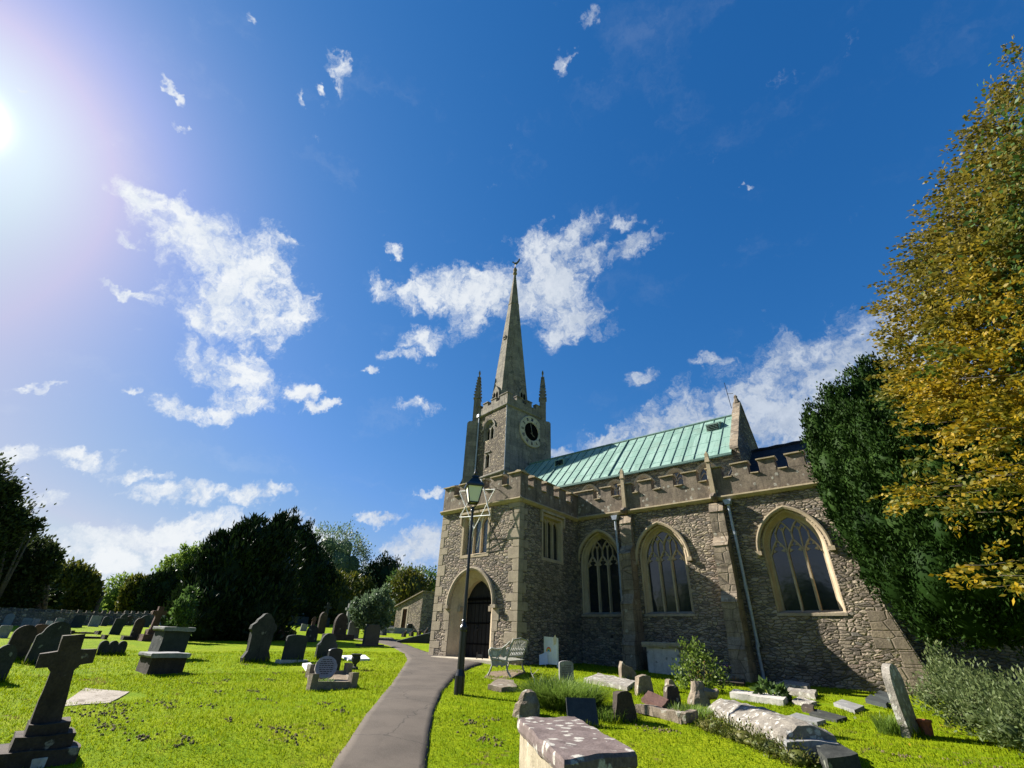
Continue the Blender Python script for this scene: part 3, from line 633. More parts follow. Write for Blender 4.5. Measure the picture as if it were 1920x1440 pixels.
while x < GX0-.1:
    big = abs(x+11.6) < .3 or abs(x+16.4) < .28
    a = np.array([x, ys-.01, zs_]); b = np.array([x, YR, ZR]); wv = np.array([.024 if big else .011, 0, 0]); hv = nrm*(.07 if big else .035)
    seam.add([a-wv, a+wv, a+wv+hv, a-wv+hv, b-wv, b+wv, b+wv+hv, b-wv+hv], [(0, 1, 2, 3), (4, 7, 6, 5), (0, 4, 5, 1), (1, 5, 6, 2), (2, 6, 7, 3), (3, 7, 4, 0)])
    x += .60+rr.uniform(-.02, .02)
seam.build('roof_seams', MT['copper_seam'], roof)
lap = MB(); x = -20.6
while x < GX0-.6:                                            # sheet joints between the seams
    for k in range(4):
        t = (k+rr.uniform(.3, .7))/4; y = ys+(YR-ys)*t; lap.add([np.array([x+.03, y, rz(y)])+nrm*.012, np.array([x+.57, y, rz(y)])+nrm*.012, np.array([x+.57, y+.03, rz(y+.03)])+nrm*.012, np.array([x+.03, y+.03, rz(y+.03)])+nrm*.012], [(0, 1, 2, 3)])
    x += .6
lj = lap.build('sheet_joints', MT['copper_joint'], roof)
def absorb(o, p):                        # p becomes a second surface of o's own mesh
    bm = bmesh.new(); bm.from_mesh(o.data); n0 = len(bm.faces); bm.from_mesh(p.data); bm.faces.ensure_lookup_table(); o.data.materials.append(p.data.materials[0])
    for f in bm.faces[n0:]: f.material_index = 1
    bm.to_mesh(o.data); bm.free(); bpy.data.objects.remove(p)
absorb(roof, lj)
MB().tube([(-21, YR, ZR+.02), (GX0, YR, ZR+.02)], .07, 8).build('ridge_roll', MT['copper_seam'], roof)
MB().prism([(-21, ys-.05, zs_-.13), (-21, ys+.1, zs_-.13), (-21, ys+.1, zs_-.06), (-21, ys-.05, zs_-.03)], (GX0+21, 0, 0)).build('eaves_gutter', MT['copper_seam'], roof)
for xv in (-16.25, -6.1):
    yv = 24.75; zv = rz(yv); v = MB(); w = .36
    v.prism([(xv-w, yv-.30, rz(yv-.30)-.02), (xv-w, yv-.30, rz(yv-.30)+.46), (xv-w, yv+.32, rz(yv+.32)+.06), (xv-w, yv+.32, rz(yv+.32)-.1)], (2*w, 0, 0))
    o = v.build('roof_vent', MT['copper'], roof); l = MB(); MB().add([(xv-w+.05, yv-.306, rz(yv-.30)+.05), (xv+w-.05, yv-.306, rz(yv-.30)+.05), (xv+w-.05, yv-.306, rz(yv-.30)+.41), (xv-w+.05, yv-.306, rz(yv-.30)+.41)], [(0, 1, 2, 3)]).build('vent_opening', MT['void'], roof)
    for i in range(4): z = rz(yv-.30)+.08+i*.09; l.prism([(xv-w+.07, yv-.36, z), (xv-w+.07, yv-.308, z+.035), (xv-w+.07, yv-.308, z+.02)], (2*w-.14, 0, 0))
    o2 = l.build('louvres', MT['copper'], roof)
# east gable with coping, finial and aerial
gm = MB(); ov = .42
gp_ = [(GX0, YN-.02, 8.0), (GX0, YN-.02, ZE+.25), (GX0, YR, ZR+.55), (GX0, 2*YR-YN+.02, ZE+.25), (GX0, 2*YR-YN+.02, 8.0)]
gab = MB().prism(gp_, (GX1-GX0, 0, 0)).build('gable_wall', MT['rubble_tower'], CH)
MB().prism([(GX0-.03, YN-.25, ZE+.02), (GX0-.03, YN-.25, ZE+.14), (GX0-.03, YR, ZR+.78), (GX0-.03, 2*YR-YN+.25, ZE+.14), (GX0-.03, 2*YR-YN+.25, ZE+.02), (GX0-.03, YR, ZR+.56)], (GX1-GX0+.06, 0, 0)).build('gable_coping', MT['buttress'], gab, rough=.02, cell=.3)
MB().lathe((GX0+GX1)/2, YR, [(.17, ZR+.66), (.14, ZR+.85), (.09, ZR+1.0), (.11, ZR+1.08), (.04, ZR+1.2)], 6).build('finial', MT['parapet'], gab)
ae = MB(); ae.tube([(GX0-.15, YR-.1, ZR+.4), (GX0-.22, YR-.1, ZR+2.1)], .018, 5); ae.tube([(GX0-.22, YR-.1, ZR+1.35), (GX0+.1, YR-.05, ZR+1.3)], .015, 5); ae.build('aerial', MT['black_iron'], gab)
br = MB(); br.tube([(-5.95, YN-.1, 9.05), (-5.8, YN-.25, 8.75), (-5.35, YN-.25, 8.72), (-5.15, YN-.1, 9.1)], .05, 6); br.tube([(-5.6, YN-.02, 8.75), (-5.6, YN-.3, 8.72)], .05, 6); br.build('floodlight_bracket', MT['black_iron'], CH)
# chancel beyond the gable
MB().box(GX1-.02, 8, YN+.3, 2*YR-YN-.3, 0, 8.9).build('chancel_wall', MT['rubble'], CH)
MB().prism([(GX1-.01, YN-.1, 8.6), (GX1-.01, YR, 10.85), (GX1-.01, 2*YR-YN+.1, 8.6)], (13, 0, 0)).build('chancel_roof', MT['slate'], CH)
MB().tube([(GX1, YR, 10.87)] + [(GX1+.4*i, YR, 10.87+.03*(i % 2)) for i in range(1, 32)], .1, 6).build('ridge_tiles', MT['slate'], CH)

# ---- tower and spire (turned a little against the nave)
TC = np.array([-21.57, 25.33]); TA = R(-9); TH = 1.95
ex = np.array([math.cos(TA), math.sin(TA)]); ey = np.array([-math.sin(TA), math.cos(TA)])
def tw(u, v, z): p = TC + ex*u + ey*v; return (p[0], p[1], z)
TM = Matrix.Translation((TC[0], TC[1], 0)) @ Matrix.Rotation(TA, 4, 'Z')
FS = lambda u, z, o=0.0: tw(u, -TH+o, z)
FE = lambda v, z, o=0.0: tw(TH-o, v, z)
ZT = 17.35
b1 = arch(0.0-.02, 14.95, 15.95, .56, .62); b2 = arch(-.03, 12.75, 13.55, .22, .26)
tw_wall = wall_mb(FS, [(-TH, 5), (TH, 5), (TH, ZT), (-TH, ZT)], [b1, b2], .3).build('tower_wall', MT['rubble_tower'], CH)
t = MB(); t.add([tw(TH, -TH, 5), tw(TH, TH, 5), tw(TH, TH, ZT), tw(TH, -TH, ZT), tw(-TH, TH, 5), tw(-TH, TH, ZT), tw(-TH, -TH, 5), tw(-TH, -TH, ZT)], [(0, 1, 2, 3), (1, 4, 5, 2), (4, 6, 7, 5), (3, 2, 5, 7)])
t.build('tower_wall', MT['tower_ashlar'], CH)
# belfry opening: two louvred lights under one arch, and the slit below
win = sweep_mb(FS, [(arch(-.02, 14.95, 15.95, .56, .62, d), o) for d, o in ((-.10, -.012), (.0, -.012), (.05, .04), (.15, .22))]).build('belfry_window', MT['tower_ashlar'], CH)
t = MB(); bars(t, FS, [(-.02, 14.95), (-.02, 16.0)], .12, .10, .22)
for s in (-1, 1): bars(t, FS, ogee(-.02+s*.42, -.02+s*.22, 15.75, 16.1, 5), .09, .10, .22); bars(t, FS, ogee(-.02, -.02+s*.22, 15.75, 16.1, 5), .09, .10, .22)
for s in (-1, 1): t.prism([FS(-.02, 16.0, .14), FS(-.02+s*.22, 16.1, .14), FS(-.02+s*.42, 15.95, .14), FS(-.02+s*.30, 16.3, .14), FS(-.02+s*.1, 16.42, .14), FS(-.02+s*.04, 16.2, .14)], np.array(FS(0, 0, .05))-np.array(FS(0, 0, 0)))
t.build('tracery', MT['tower_ashlar'], win)
t = MB()
for i in range(8): z = 15.0+i*.125; t.prism([FS(-.46, z, .18), FS(-.46, z+.09, .28), FS(-.46, z+.02, .28)], np.array(FS(.9, 0))-np.array(FS(0, 0)))
t.add([FS(-.6, 14.9, .29), FS(.6, 14.9, .29), FS(.6, 16.6, .29), FS(-.6, 16.6, .29)], [(0, 1, 2, 3)]); t.build('louvres', MT['slate'], win)
sweep_mb(FS, [(arch(-.02, 14.95, 15.9, .56, .62, d, full=False), o) for d, o in ((-.10, -.013), (-.11, -.08), (-.18, -.10), (-.20, -.01))]).build('hood_mould', MT['tower_ashlar'], win)
win = sweep_mb(FS, [(arch(-.03, 12.75, 13.55, .22, .26, d), o) for d, o in ((-.09, -.012), (.0, -.012), (.04, .12))]).build('slit_window', MT['tower_ashlar'], CH)
t = MB(); t.add([FS(-.3, 12.7, .2), FS(.3, 12.7, .2), FS(.3, 13.9, .2), FS(-.3, 13.9, .2)], [(0, 1, 2, 3)]); t.build('opening', MT['void'], win)
t = MB(); t.add(*_boxF(FS, -.36, .30, 13.92, 14.0, -.08, -.002)); t.build('hood_mould', MT['tower_ashlar'], win)
for z in (12.1, ZT-.02):
    t = MB(); pr = [(.0, .10), (.06, .10), (.13, .03), (.12, -.04), (.03, -.12), (0, -.12)]; n = len(pr)
    for ring in (pr,):
        vs = []
        for a, b in ((-1, -1), (1, -1), (1, 1), (-1, 1)): vs += [tw(a*(TH+d), b*(TH+d), z+q) for d, q in ring]
        t.add(vs, [(c*n+i, c*n+i+1, ((c+1) % 4)*n+i+1, ((c+1) % 4)*n+i) for c in range(4) for i in range(n-1)])
    t.build('string_course', MT['tower_ashlar'], CH)
# tower battlements
t = MB(); zt0, zt1 = 17.98, 18.32
for side in range(4):
    A = R(90*side); ca, sa = math.cos(A), math.sin(A); Mx = TM @ Matrix.Rotation(A, 4, 'Z')
    q = MB(); e = .02+.001*side
    q.box(-TH-e, TH-.3, -TH-e, -TH+.28, ZT+.08, zt0)
    for a, b in ((-TH-e, -1.45), (-1.0, -.42), (.02, .62), (1.08, TH-.3)): q.box(a, b, -TH-e, -TH+.28, zt0, zt1); q.box(a-.04, b+.04, -TH-e-.05, -TH+.32, zt1, zt1+.07)
    q.move(Mx); t.add(q.v, q.f)
t.build('tower_parapet', MT['spire'], CH)
MB().box(-TH+.1, TH-.1, -TH+.1, TH-.1, ZT, ZT+.1).move(TM).build('tower_roof', MT['lead'], CH)
# spire
t = MB(); za = 33.0; ap0 = 1.60; zb0 = 17.4
def srad(z): return (.10 + (ap0-.10)*(za-z)/(za-zb0))/math.cos(R(22.5))
lev = [zb0, 20, 23, 26, 29.0, 29.02, 29.12, 29.14, 31, za]
t.lathe(0, 0, [(srad(z)+(.03 if z in (29.02, 29.12) else 0), z) for z in lev], 8, R(22.5)); t.move(TM)
spire = t.build('spire', MT['spire'], CH)
t = MB(); t.lathe(0, 0, [(.11, za-.05), (.2, za+.05), (.22, za+.2), (.12, za+.28), (.16, za+.42), (.2, za+.55), (.17, za+.75), (.07, za+.95)], 10); t.move(TM); t.build('finial', MT['parapet'], spire)
t = MB(); wz = za+.9; rt = np.array([_r[0], _r[1]]); 
def wp(a, z): return (TC[0]+rt[0]*a, TC[1]+rt[1]*a, z)
t.tube([wp(0, wz), wp(0, wz+.75)], .025, 6)
cock = [(a*.8, .55+(z-.55)*.85) for a, z in [(-.42, .78), (-.34, .92), (-.2, .86), (-.12, .74), (.1, .78), (.28, 1.0), (.44, 1.28), (.36, 1.3), (.5, 1.42), (.58, 1.25), (.52, 1.0), (.36, .72), (.2, .5), (.02, .42), (-.2, .62), (-.3, .76)]]
t.prism([(TC[0]+rt[0]*a-.02*rt[1], TC[1]+rt[1]*a+.02*rt[0], wz+z) for a, z in cock], (.04*rt[1], -.04*rt[0], 0)); t.build('weathercock', mat_plain('gilt', (.18, .13, .04), .4, .3, .6), spire)
# lucarnes at the foot of the spire
def lucarne(ang, z0, w, h):
    A = TA+R(ang); rd = np.array([math.cos(A), math.sin(A)]); tg = np.array([-math.sin(A), math.cos(A)]); rb = srad(z0)*math.cos(R(22.5))
    def P(u, r, z): q = TC+rd*r+tg*u; return (q[0], q[1], z)
    o = MB(); out = [(-w, z0), (-w, z0+h*.55), (0, z0+h), (w, z0+h*.55), (w, z0)]
    o.prism([P(u, rb-.35, z) for u, z in out], np.array(P(0, 1, 0))-np.array(P(0, .58, 0)))
    ob = o.build('lucarne', MT['spire'], spire); k = MB()
    for s in (-1, 1): hole = [(s*w*.12, z0+.12), (s*w*.12, z0+h*.42), (s*w*.4, z0+h*.56), (s*w*.68, z0+h*.42), (s*w*.68, z0+.12)]; k.prism([P(u, rb+.055, z) for u, z in hole], np.array(P(0, .03, 0))-np.array(P(0, 0, 0)))
    k.build('lucarne_opening', MT['void'], spire)
lucarne(-90, 18.5, .42, 1.35); lucarne(0, 18.5, .36, 1.2); lucarne(-90, 24.8, .16, .5)
# diagonal buttresses with crocketed pinnacles on the south-west and north-east corners
def pinnacle(cu, cv, ang):
    Mx = TM @ Matrix.Translation((cu, cv, 0)) @ Matrix.Rotation(R(ang), 4, 'Z')
    b = MB(); b.prism([(-.3, -.42, 5), (1.25, -.42, 5), (1.25, -.42, 11.0), (.78, -.42, 12.2), (.78, -.42, 16.8), (.66, -.42, 16.95), (-.3, -.42, 17.1)], (0, .84, 0)); b.move(Mx)
    bo = b.build('tower_buttress', MT['tower_ashlar'], CH)
    p = MB(); q = .26
    p.box(.16-q, .16+q, -q, q, 16.7, 19.1); p.lathe(.16, 0, [(.46, 19.1), (.42, 19.22), (.36, 19.24)], 4, R(45)); p.lathe(.16, 0, [(.36, 19.24), (.05, 21.5), (.09, 21.55), (.12, 21.7), (.04, 21.95)], 4, R(45))
    for i in range(7):
        z = 19.4+i*.29; r = .36-(z-19.24)*.137+.03
        for k in range(4): A = R(45+90*k); p.box(.16+r*math.cos(A)-.055, .16+r*math.cos(A)+.055, r*math.sin(A)-.055, r*math.sin(A)+.055, z, z+.12)
    p.move(Mx); p.build('pinnacle', MT['spire'], bo)
pinnacle(-TH+.15, -TH+.15, 225); pinnacle(TH-.15, TH-.15, 45)
# clock on the east face
ck = MB(); cv, cz, ro, ri = .60, 15.82, 1.27, .72
def ring(r, o, n=48): return [FE(cv+r*math.cos(2*math.pi*i/n), cz+r*math.sin(2*math.pi*i/n), o) for i in range(n)]
n = 48; prof = [(ro, .0), (ro, -.10), (ro-.06, -.13), (ro-.12, -.10), (ri+.04, -.10), (ri, -.06), (ri, -.0)]
vs = [p for r, o in prof for p in ring(r, o)]; ck.add(vs, [(k*n+i, k*n+(i+1) % n, (k+1)*n+(i+1) % n, (k+1)*n+i) for k in range(len(prof)-1) for i in range(n)])
clock = ck.build('clock', mat_stone('clock_ring', (.30, .27, .2), (.42, .39, .30), sc=3, streak=.3), CH)
d = MB(); d.add(ring(ri+.01, -.03), [tuple(range(n))]); d.build('clock_face', MT['void'], clock)
nm = MB(); gold = mat_plain('clock_metal', (.16, .14, .09), .5, .3)
NUM = ['XII', 'I', 'II', 'III', 'IIII', 'V', 'VI', 'VII', 'VIII', 'IX', 'X', 'XI']
for i, tx in enumerate(NUM):
    nm = MB()
    A = R(90-30*i); rc = .99; u0, z0 = cv+rc*math.cos(A), cz+rc*math.sin(A); tu, tzv_ = -math.sin(A), math.cos(A)
    wds = {'I': .055, 'V': .12, 'X': .12}; tot = sum(wds[c] for c in tx); s = -tot/2
    def stroke(a, b, c, e):             # from (a,b) to (c,e) in numeral space
        ru, rz_ = math.cos(A), math.sin(A); p = (u0-tu*a+ru*b, z0-tzv_*a+rz_*b); q = (u0-tu*c+ru*e, z0-tzv_*c+rz_*e); bars(nm, FE, [p, q], .032, -.125, -.098)
    for c in tx:
        w = wds[c]; m = s+w/2
        if c == 'I': stroke(m, -.12, m, .12)
        elif c == 'V': stroke(m-.04, .12, m, -.12); stroke(m+.04, .12, m, -.12)
        else: stroke(m-.045, .12, m+.045, -.12); stroke(m+.045, .12, m-.045, -.12)
        s += w
    nm.build('clock_numeral', MT['black_iron'], clock)
hb = MB(); bars(hb, FE, [(cv-.08, cz-.12), (cv+.30, cz-.36)], .07, -.075, -.055); hb.build('hour_hand', gold, clock)
hb = MB(); bars(hb, FE, [(cv+.03, cz-.14), (cv-.14, cz+.64)], .045, -.10, -.08); hb.build('minute_hand', gold, clock)
# tower downpipe and lightning conductor
t = MB(); t.tube([FS(-1.33, ZT-.1, -.1), FS(-1.34, 12.4, -.1), FS(-1.36, 10.6, -.1)], .06, 8); tp = t.build('downpipe', MT['pipe'], CH)
t = MB(); t.add(*_boxF(FS, -1.45, -1.2, ZT-.12, ZT+.12, -.25, -.02)); t.build('hopper', MT['pipe'], tp)
t = MB(); t.tube([tw(TH+.03, -TH-.03, ZT), tw(TH+.03, -TH-.03, 9)], .025, 6); t.build('lightning_conductor', MT['pipe'], CH)
# ------------------------------------------------------------------ churchyard stones
MT['st_green'] = mat_stone('mossy_dark_stone', (0.0188, 0.0218, 0.0188), (0.0442, 0.0465, 0.0398), (.22, .23, .18), .06, sc=4, streak=.4)
MT['st_slate'] = mat_stone('slate_headstone', (0.0210, 0.0270, 0.0270), (0.0375, 0.0442, 0.0428), (.2, .21, .2), .0, sc=3, bstr=.3)
MT['st_brown'] = mat_stone('brown_sandstone', (0.0276, 0.0204, 0.0150), (0.0594, 0.0444, 0.0318), (.3, .28, .22), .06, sc=4, streak=.4)
MT['st_red'] = mat_stone('red_sandstone', (0.081, 0.037, 0.028), (0.124, 0.068, 0.050), sc=4, streak=.3)
MT['st_grey'] = mat_stone('grey_granite', (.15, .15, .145), (.25, .25, .24), (.4, .4, .36), .05, sc=4, streak=.3)
MT['st_pale'] = mat_stone('pale_limestone', (.36, .34, .30), (.52, .49, .43), (.2, .19, .16), .1, sc=4, streak=.4)
MT['st_white'] = mat_stone('white_marble', (.55, .55, .54), (.72, .72, .70), sc=3, bstr=.2, rough=.6)
MT['st_black'] = mat_stone('black_granite', (.018, .02, .023), (.035, .038, .042), sc=6, bstr=.15, rough=.45)
MT['st_lichen'] = mat_stone('lichen_stone', (.15, .135, .115), (.29, .265, .22), (.54, .525, .46), .5, sc=4, bstr=.9, spotsc=10)
MT['st_lichen_dark'] = mat_stone('lichened_ledger', (.085, .062, .056), (.155, .12, .11), (.50, .485, .42), .36, sc=4, bstr=.6, spotsc=9.0)
MT['st_tomb'] = mat_stone('tomb_chest', (.22, .185, .125), (.36, .31, .22), (.5, .48, .40), .22, sc=3.5, bstr=.7, streak=.5, spotsc=6)
MT['st_rough'] = mat_stone('rough_field_stone', (.12, .095, .068), (.24, .195, .14), (.42, .40, .33), .2, sc=5, bstr=1.0, spotsc=8)
MT['lichen_fine'] = mat_stone('white_crusted_stone', (.12, .105, .085), (.215, .195, .16), (.52, .505, .45), .46, sc=4, bstr=1.0, spotsc=13)
MT['soil'] = mat_stone('bare_soil', (.10, .072, .045), (.22, .165, .105), sc=6, bstr=1.0)
MT['terracotta'] = mat_plain('terracotta', (.30, .09, .045), .8, .2)
BASES = []
EXCL = []                                # footprints without lawn blades
PROF = {}
def _arc(cx, cy, rx, ry, a0, a1, n=12): return [(cx+rx*math.cos(R(a0+(a1-a0)*i/n)), cy+ry*math.sin(R(a0+(a1-a0)*i/n))) for i in range(n+1)]
def profile(kind, w, h):
    a = w/2
    if kind == 'round': p = [(a, 0)] + _arc(0, h-a, a, a, 0, 180)
    elif kind == 'low': p = [(a, 0)] + _arc(0, h-a*.32, a, a*.32, 0, 180, 10)
    elif kind == 'segment': p = [(a, 0), (a, h-.10*w-.02)] + [(a*math.cos(R(t)), h-.10*w+.10*w*math.sin(R(t))) for t in range(15, 166, 15)] + [(-a, h-.10*w-.02)]
    elif kind == 'shoulder': p = [(a, 0), (a, h-a*.95), (a*.86, h-a*.80), (a*.80, h-a*.78)] + _arc(0, h-a*.72, a*.74, a*.72, 5, 175) + [(-a*.80, h-a*.78), (-a*.86, h-a*.80), (-a, h-a*.95)]
    elif kind == 'gothic': p = [(a, 0), (a, h-a*1.25)] + [(a*math.cos(R(t))**1.0, h-a*1.25+a*1.25*math.sin(R(t))**1.25) for t in range(15, 90, 15)] + [(0, h)] + [(-a*math.cos(R(t)), h-a*1.25+a*1.25*math.sin(R(t))**1.25) for t in range(75, 0, -15)] + [(-a, h-a*1.25)]
    elif kind == 'scallop': p = [(a*.92, 0), (a*1.05, h*.08), (a*.80, h*.22), (a*.84, h*.60), (a*1.02, h*.66), (a*.98, h*.74), (a*.70, h*.80), (a*.62, h*.86), (a*.36, h*.93), (a*.22, h*.985), (0, h), (-a*.22, h*.985), (-a*.36, h*.93), (-a*.62, h*.86), (-a*.70, h*.80), (-a*.98, h*.74), (-a*1.02, h*.66), (-a*.84, h*.60), (-a*.80, h*.22), (-a*1.05, h*.08), (-a*.92, 0)]
    elif kind == 'flat': p = [(a, 0), (a*.98, h), (-a*.98, h), (-a, 0)]
    elif kind == 'peak': p = [(a, 0), (a, h-.09*w), (0, h), (-a, h-.09*w)]
    elif kind == 'notch': p = [(a, 0), (a, h-.12), (a*.8, h-.12), (a*.8, h), (-a*.8, h), (-a*.8, h-.12), (-a, h-.12)]
    elif kind == 'triple':
        q = a*2/3; p = [(a, 0)]
        for c in (q, 0, -q): p += _arc(c, h-q/2, q/2, q/2, 0, 180, 8)
    elif kind == 'rough': p = [(a, 0), (a*.86, h*.5), (a*.62, h*.93), (a*.2, h), (-a*.3, h*.97), (-a*.66, h*.9), (-a*.84, h*.45), (-a, 0)]
    elif kind == 'shard': p = [(a, 0), (a*.9, h*.45), (a*.35, h*.75), (-a*.25, h*.82), (-a*.7, h), (-a*.9, h*.7), (-a, 0)]
    if p[-1][1] > 1e-6: p.append((-a, 0))
    return p
def stone_at(name, label, base, w, h, kind, mat, thick=.11, yaw=0.0, lean=0.0, tilt=0.0, rough=0.0, plinth=None, group=None, cat='headstone', sink=.12, plinth_mat=None):
    # the face looks along +X turned by yaw; lean tips it along its normal, tilt sideways
    x, y = base[0], base[1]; z = gz(x, y); BASES.append((x, y, w, thick, yaw))
    if not rough and mat.name in ('mossy_dark_stone', 'brown_sandstone', 'lichen_stone', 'red_sandstone'): rough = .009
    M = Matrix.Translation((x, y, z-sink*.0)) @ Matrix.Rotation(R(yaw), 4, 'Z') @ Matrix.Rotation(R(lean), 4, 'Y') @ Matrix.Rotation(R(tilt), 4, 'X')
    p = profile(kind, w, h); p = [(u, v if v > 1e-6 else -sink) for u, v in p]
    mb = MB().prism([(-thick/2, u, v) for u, v in p], (thick, 0, 0)).move(M)
    o = mb.build(name, mat, None, bevel=0 if rough else .008, rough=rough, cell=.13, seed=len(bpy.data.objects) % 17, loc=(x, y, z))
    tag(o, label, cat, group)
    if plinth:
        pw, pd, ph = plinth; q = MB().box(-pd/2, pd/2, -pw/2, pw/2, -.15, ph).move(Matrix.Translation((x, y, z)) @ Matrix.Rotation(R(yaw), 4, 'Z'))
        q.build('plinth', plinth_mat or mat, o, bevel=.012)
    return o
def stone_px(name, label, pl, pr, pt, kind, mat, **k):      # base corners and top as seen along sight lines; real size follows
    g = ground((pl[0]+pr[0])/2, (pl[1]+pr[1])/2); X = g[0]; a = on_x(*pl, X); b = on_x(*pr, X); t = on_x(*pt, X)
    return stone_at(name, label, (X, (a[1]+b[1])/2), abs(b[1]-a[1]), t[2]-gz(X, (a[1]+b[1])/2), kind, mat, **k)
GH = 'headstones standing in the churchyard grass'
# --- left foreground
def cross_at(label, base, h, w, t, arm, mat, steps=(), yaw=0.0, yc=.70, group=None, lean=0.0, tilt=0.0):
    x, y = base; z = gz(x, y); M = Matrix.Translation((x, y, z)) @ Matrix.Rotation(R(yaw), 4, 'Z')
    z0 = sum(s[1] for s in steps); hs = h-z0; s1 = t*.62; s0 = t*.80; c = z0+hs*yc; e = arm/2
    M2 = M @ Matrix.Rotation(R(lean), 4, 'Y') @ Matrix.Rotation(R(tilt), 4, 'X')
    p = [(s0, z0-.02), (s1, c-e-.05), (s1+.04, c-e), (w/2, c-e*.9), (w/2, c+e*.9), (s1, c+e), (s1*.98, h), (-s1*.98, h), (-s1, c+e), (-w/2, c+e*.9), (-w/2, c-e*.9), (-s1-.04, c-e), (-s1, c-e-.05), (-s0, z0-.02)]
    o = MB().prism([(-t*.5, u, v) for u, v in p], (t, 0, 0)).move(M2).build('stone_cross', mat, None, rough=.012, cell=.12, seed=int(abs(x)*9) % 11, loc=(x, y, z)); tag(o, label, 'cross', group)
    zz = 0; mb = MB()
    for a, hh in steps: mb.prism([(-a/2, -a/2, zz-(.2 if zz == 0 else 0)), (a/2, -a/2, zz-(.2 if zz == 0 else 0)), (a/2, a/2, zz-(.2 if zz == 0 else 0)), (-a/2, a/2, zz-(.2 if zz == 0 else 0))], (0, 0, hh+(.2 if zz == 0 else 0))); zz += hh
    if steps: mb.move(M).build('stepped_base', mat, o, rough=.02, cell=.12, seed=3)
    return o
g = ground(62, 1424); cz_ = on_x(128, 1189, g[0])[2]-gz(g[0], g[1])
cross_at('dark weathered stone cross on a stepped base, nearest the bottom left corner', (g[0], g[1]), cz_, .50, .165, .155, MT['st_brown'], ((.66, .13), (.50, .12), (.36, .10)), yaw=-6, yc=.72, tilt=6)
stone_px('headstone', 'large dark headstone with a shouldered round top just behind the foreground cross', (44, 1243), (112, 1246), (103, 1165), 'shoulder', MT['st_green'], thick=.14, group=GH)
stone_px('headstone', 'broad brown round-topped headstone just left of the foreground cross', (-2, 1240), (45, 1237), (36, 1171), 'round', MT['st_brown'], thick=.14, group=GH)
stone_px('headstone', 'dark headstone cut by the left edge, in front of the brown round-topped one', (-42, 1280), (6, 1279), (-4, 1208), 'gothic', MT['st_green'], thick=.13, group=GH)
stone_px('headstone', 'reddish headstone half hidden behind the brown round-topped one near the left edge', (52, 1204), (82, 1204), (72, 1170), 'low', MT['st_red'], group=GH)
stone_px('headstone', 'grey headstone low at the left edge, its top just above the brown round-topped one', (-10, 1196), (14, 1196), (4, 1172), 'segment', MT['st_grey'], group=GH)
stone_px('triple_headstone', 'low triple headstone with three rounded tops in a row', (178, 1228), (231, 1228), (205, 1201), 'triple', MT['st_green'], thick=.12, group=GH)
stone_px('headstone', 'slim grey-green headstone leaning on the lawn behind the low triple headstone', (203, 1190), (224, 1190), (216, 1158), 'peak', MT['st_slate'], tilt=-4, group=GH)
stone_px('headstone', 'dark headstone on a wide dark plinth between the triple headstone and the reddish cross', (240, 1200), (259, 1200), (255, 1158), 'round', MT['st_brown'], plinth=(1.0, .5, .18), group=GH)
g = ground(279, 1202); cross_at('reddish brown stone cross on a block base behind the pair of chest tombs', (g[0], g[1]), 1.55, .62, .20, .2, MT['st_red'], ((.85, .3), (.5, .22)), yc=.72)
# --- pair of chest tombs
def chest_tomb(label, cx, cy, lx, ly, h, slab_t, over, m_ch, m_sl, yaw=0, lean=0, rough=.012, cat='tomb', hx=1.0, sinkz=.15):
    z = gz(cx, cy); t = thing('chest_tomb', label, cat, (cx, cy, z)); M = Matrix.Translation((cx, cy, z)) @ Matrix.Rotation(R(yaw), 4, 'Z') @ Matrix.Rotation(R(lean), 4, 'X')
    MB().box(-lx/2, lx/2, -ly/2, ly/2, -sinkz, h-slab_t-.003).move(M).build('chest', m_ch, t, rough=rough, cell=.14, seed=int(cx*3) % 7)
    a, b = lx/2+over, ly/2+over
    s = MB().prism([(-a, -b+.03, h-slab_t), (-a, -b, h-slab_t*.6), (-a, -b, h-.012), (-a, -b+.02, h), (-a, b-.02, h), (-a, b, h-.012), (-a, b, h-slab_t*.6), (-a, b-.03, h-slab_t)], (2*a, 0, 0)).move(M)
    s.build('slab', m_sl, t, rough=rough, cell=.10, seed=int(cy*3) % 7); EXCL.append((cx, cy, max(lx, ly)/2+.1)); return t
g = ground(308, 1264); y0, y1 = on_x(273, 1263, g[0])[1], on_x(342, 1264, g[0])[1]; zt = on_x(300, 1226, g[0])[2]-gz(g[0], g[1])
chest_tomb('low dark chest tomb with a pale sunlit top slab, nearer of the left pair', g[0]-.45, (y0+y1)/2, .9, abs(y1-y0)*.96, zt, .10, .06, MT['st_brown'], MT['st_grey'])
g = ground(330, 1236); y0, y1 = on_x(292, 1234, g[0])[1], on_x(343, 1234, g[0])[1]; zt = on_x(320, 1176, g[0])[2]-gz(g[0], g[1])
chest_tomb('tall grey chest tomb with a thin moulded slab, behind the low dark one', g[0]-.5, (y0+y1)/2, 1.0, abs(y1-y0), zt, .12, .08, MT['st_slate'], MT['st_grey'])
for lab, p, s in (('broken kerb stones of an old grave lying beyond the triple headstone', (157, 1189), 1.0), ('low tumbled kerb stones in the grass left of the slim leaning headstone', (170, 1198), .8)):
    g = ground(*p); mb = MB(); z = gz(g[0], g[1])
    mb.box(g[0]-.5*s, g[0]+.5*s, g[1]-.7*s, g[1]-.55*s, z-.1, z+.16); mb.box(g[0]-.5*s, g[0]-.36*s, g[1]-.55*s, g[1]+.6*s, z-.1, z+.12); mb.box(g[0]-.3*s, g[0]+.55*s, g[1]+.52*s, g[1]+.68*s, z-.1, z+.2)
    tag(mb.build('grave_kerb', MT['st_brown'], rough=.04, cell=.12, loc=(g[0], g[1], z)), lab, 'grave kerb', 'low grave kerbs')
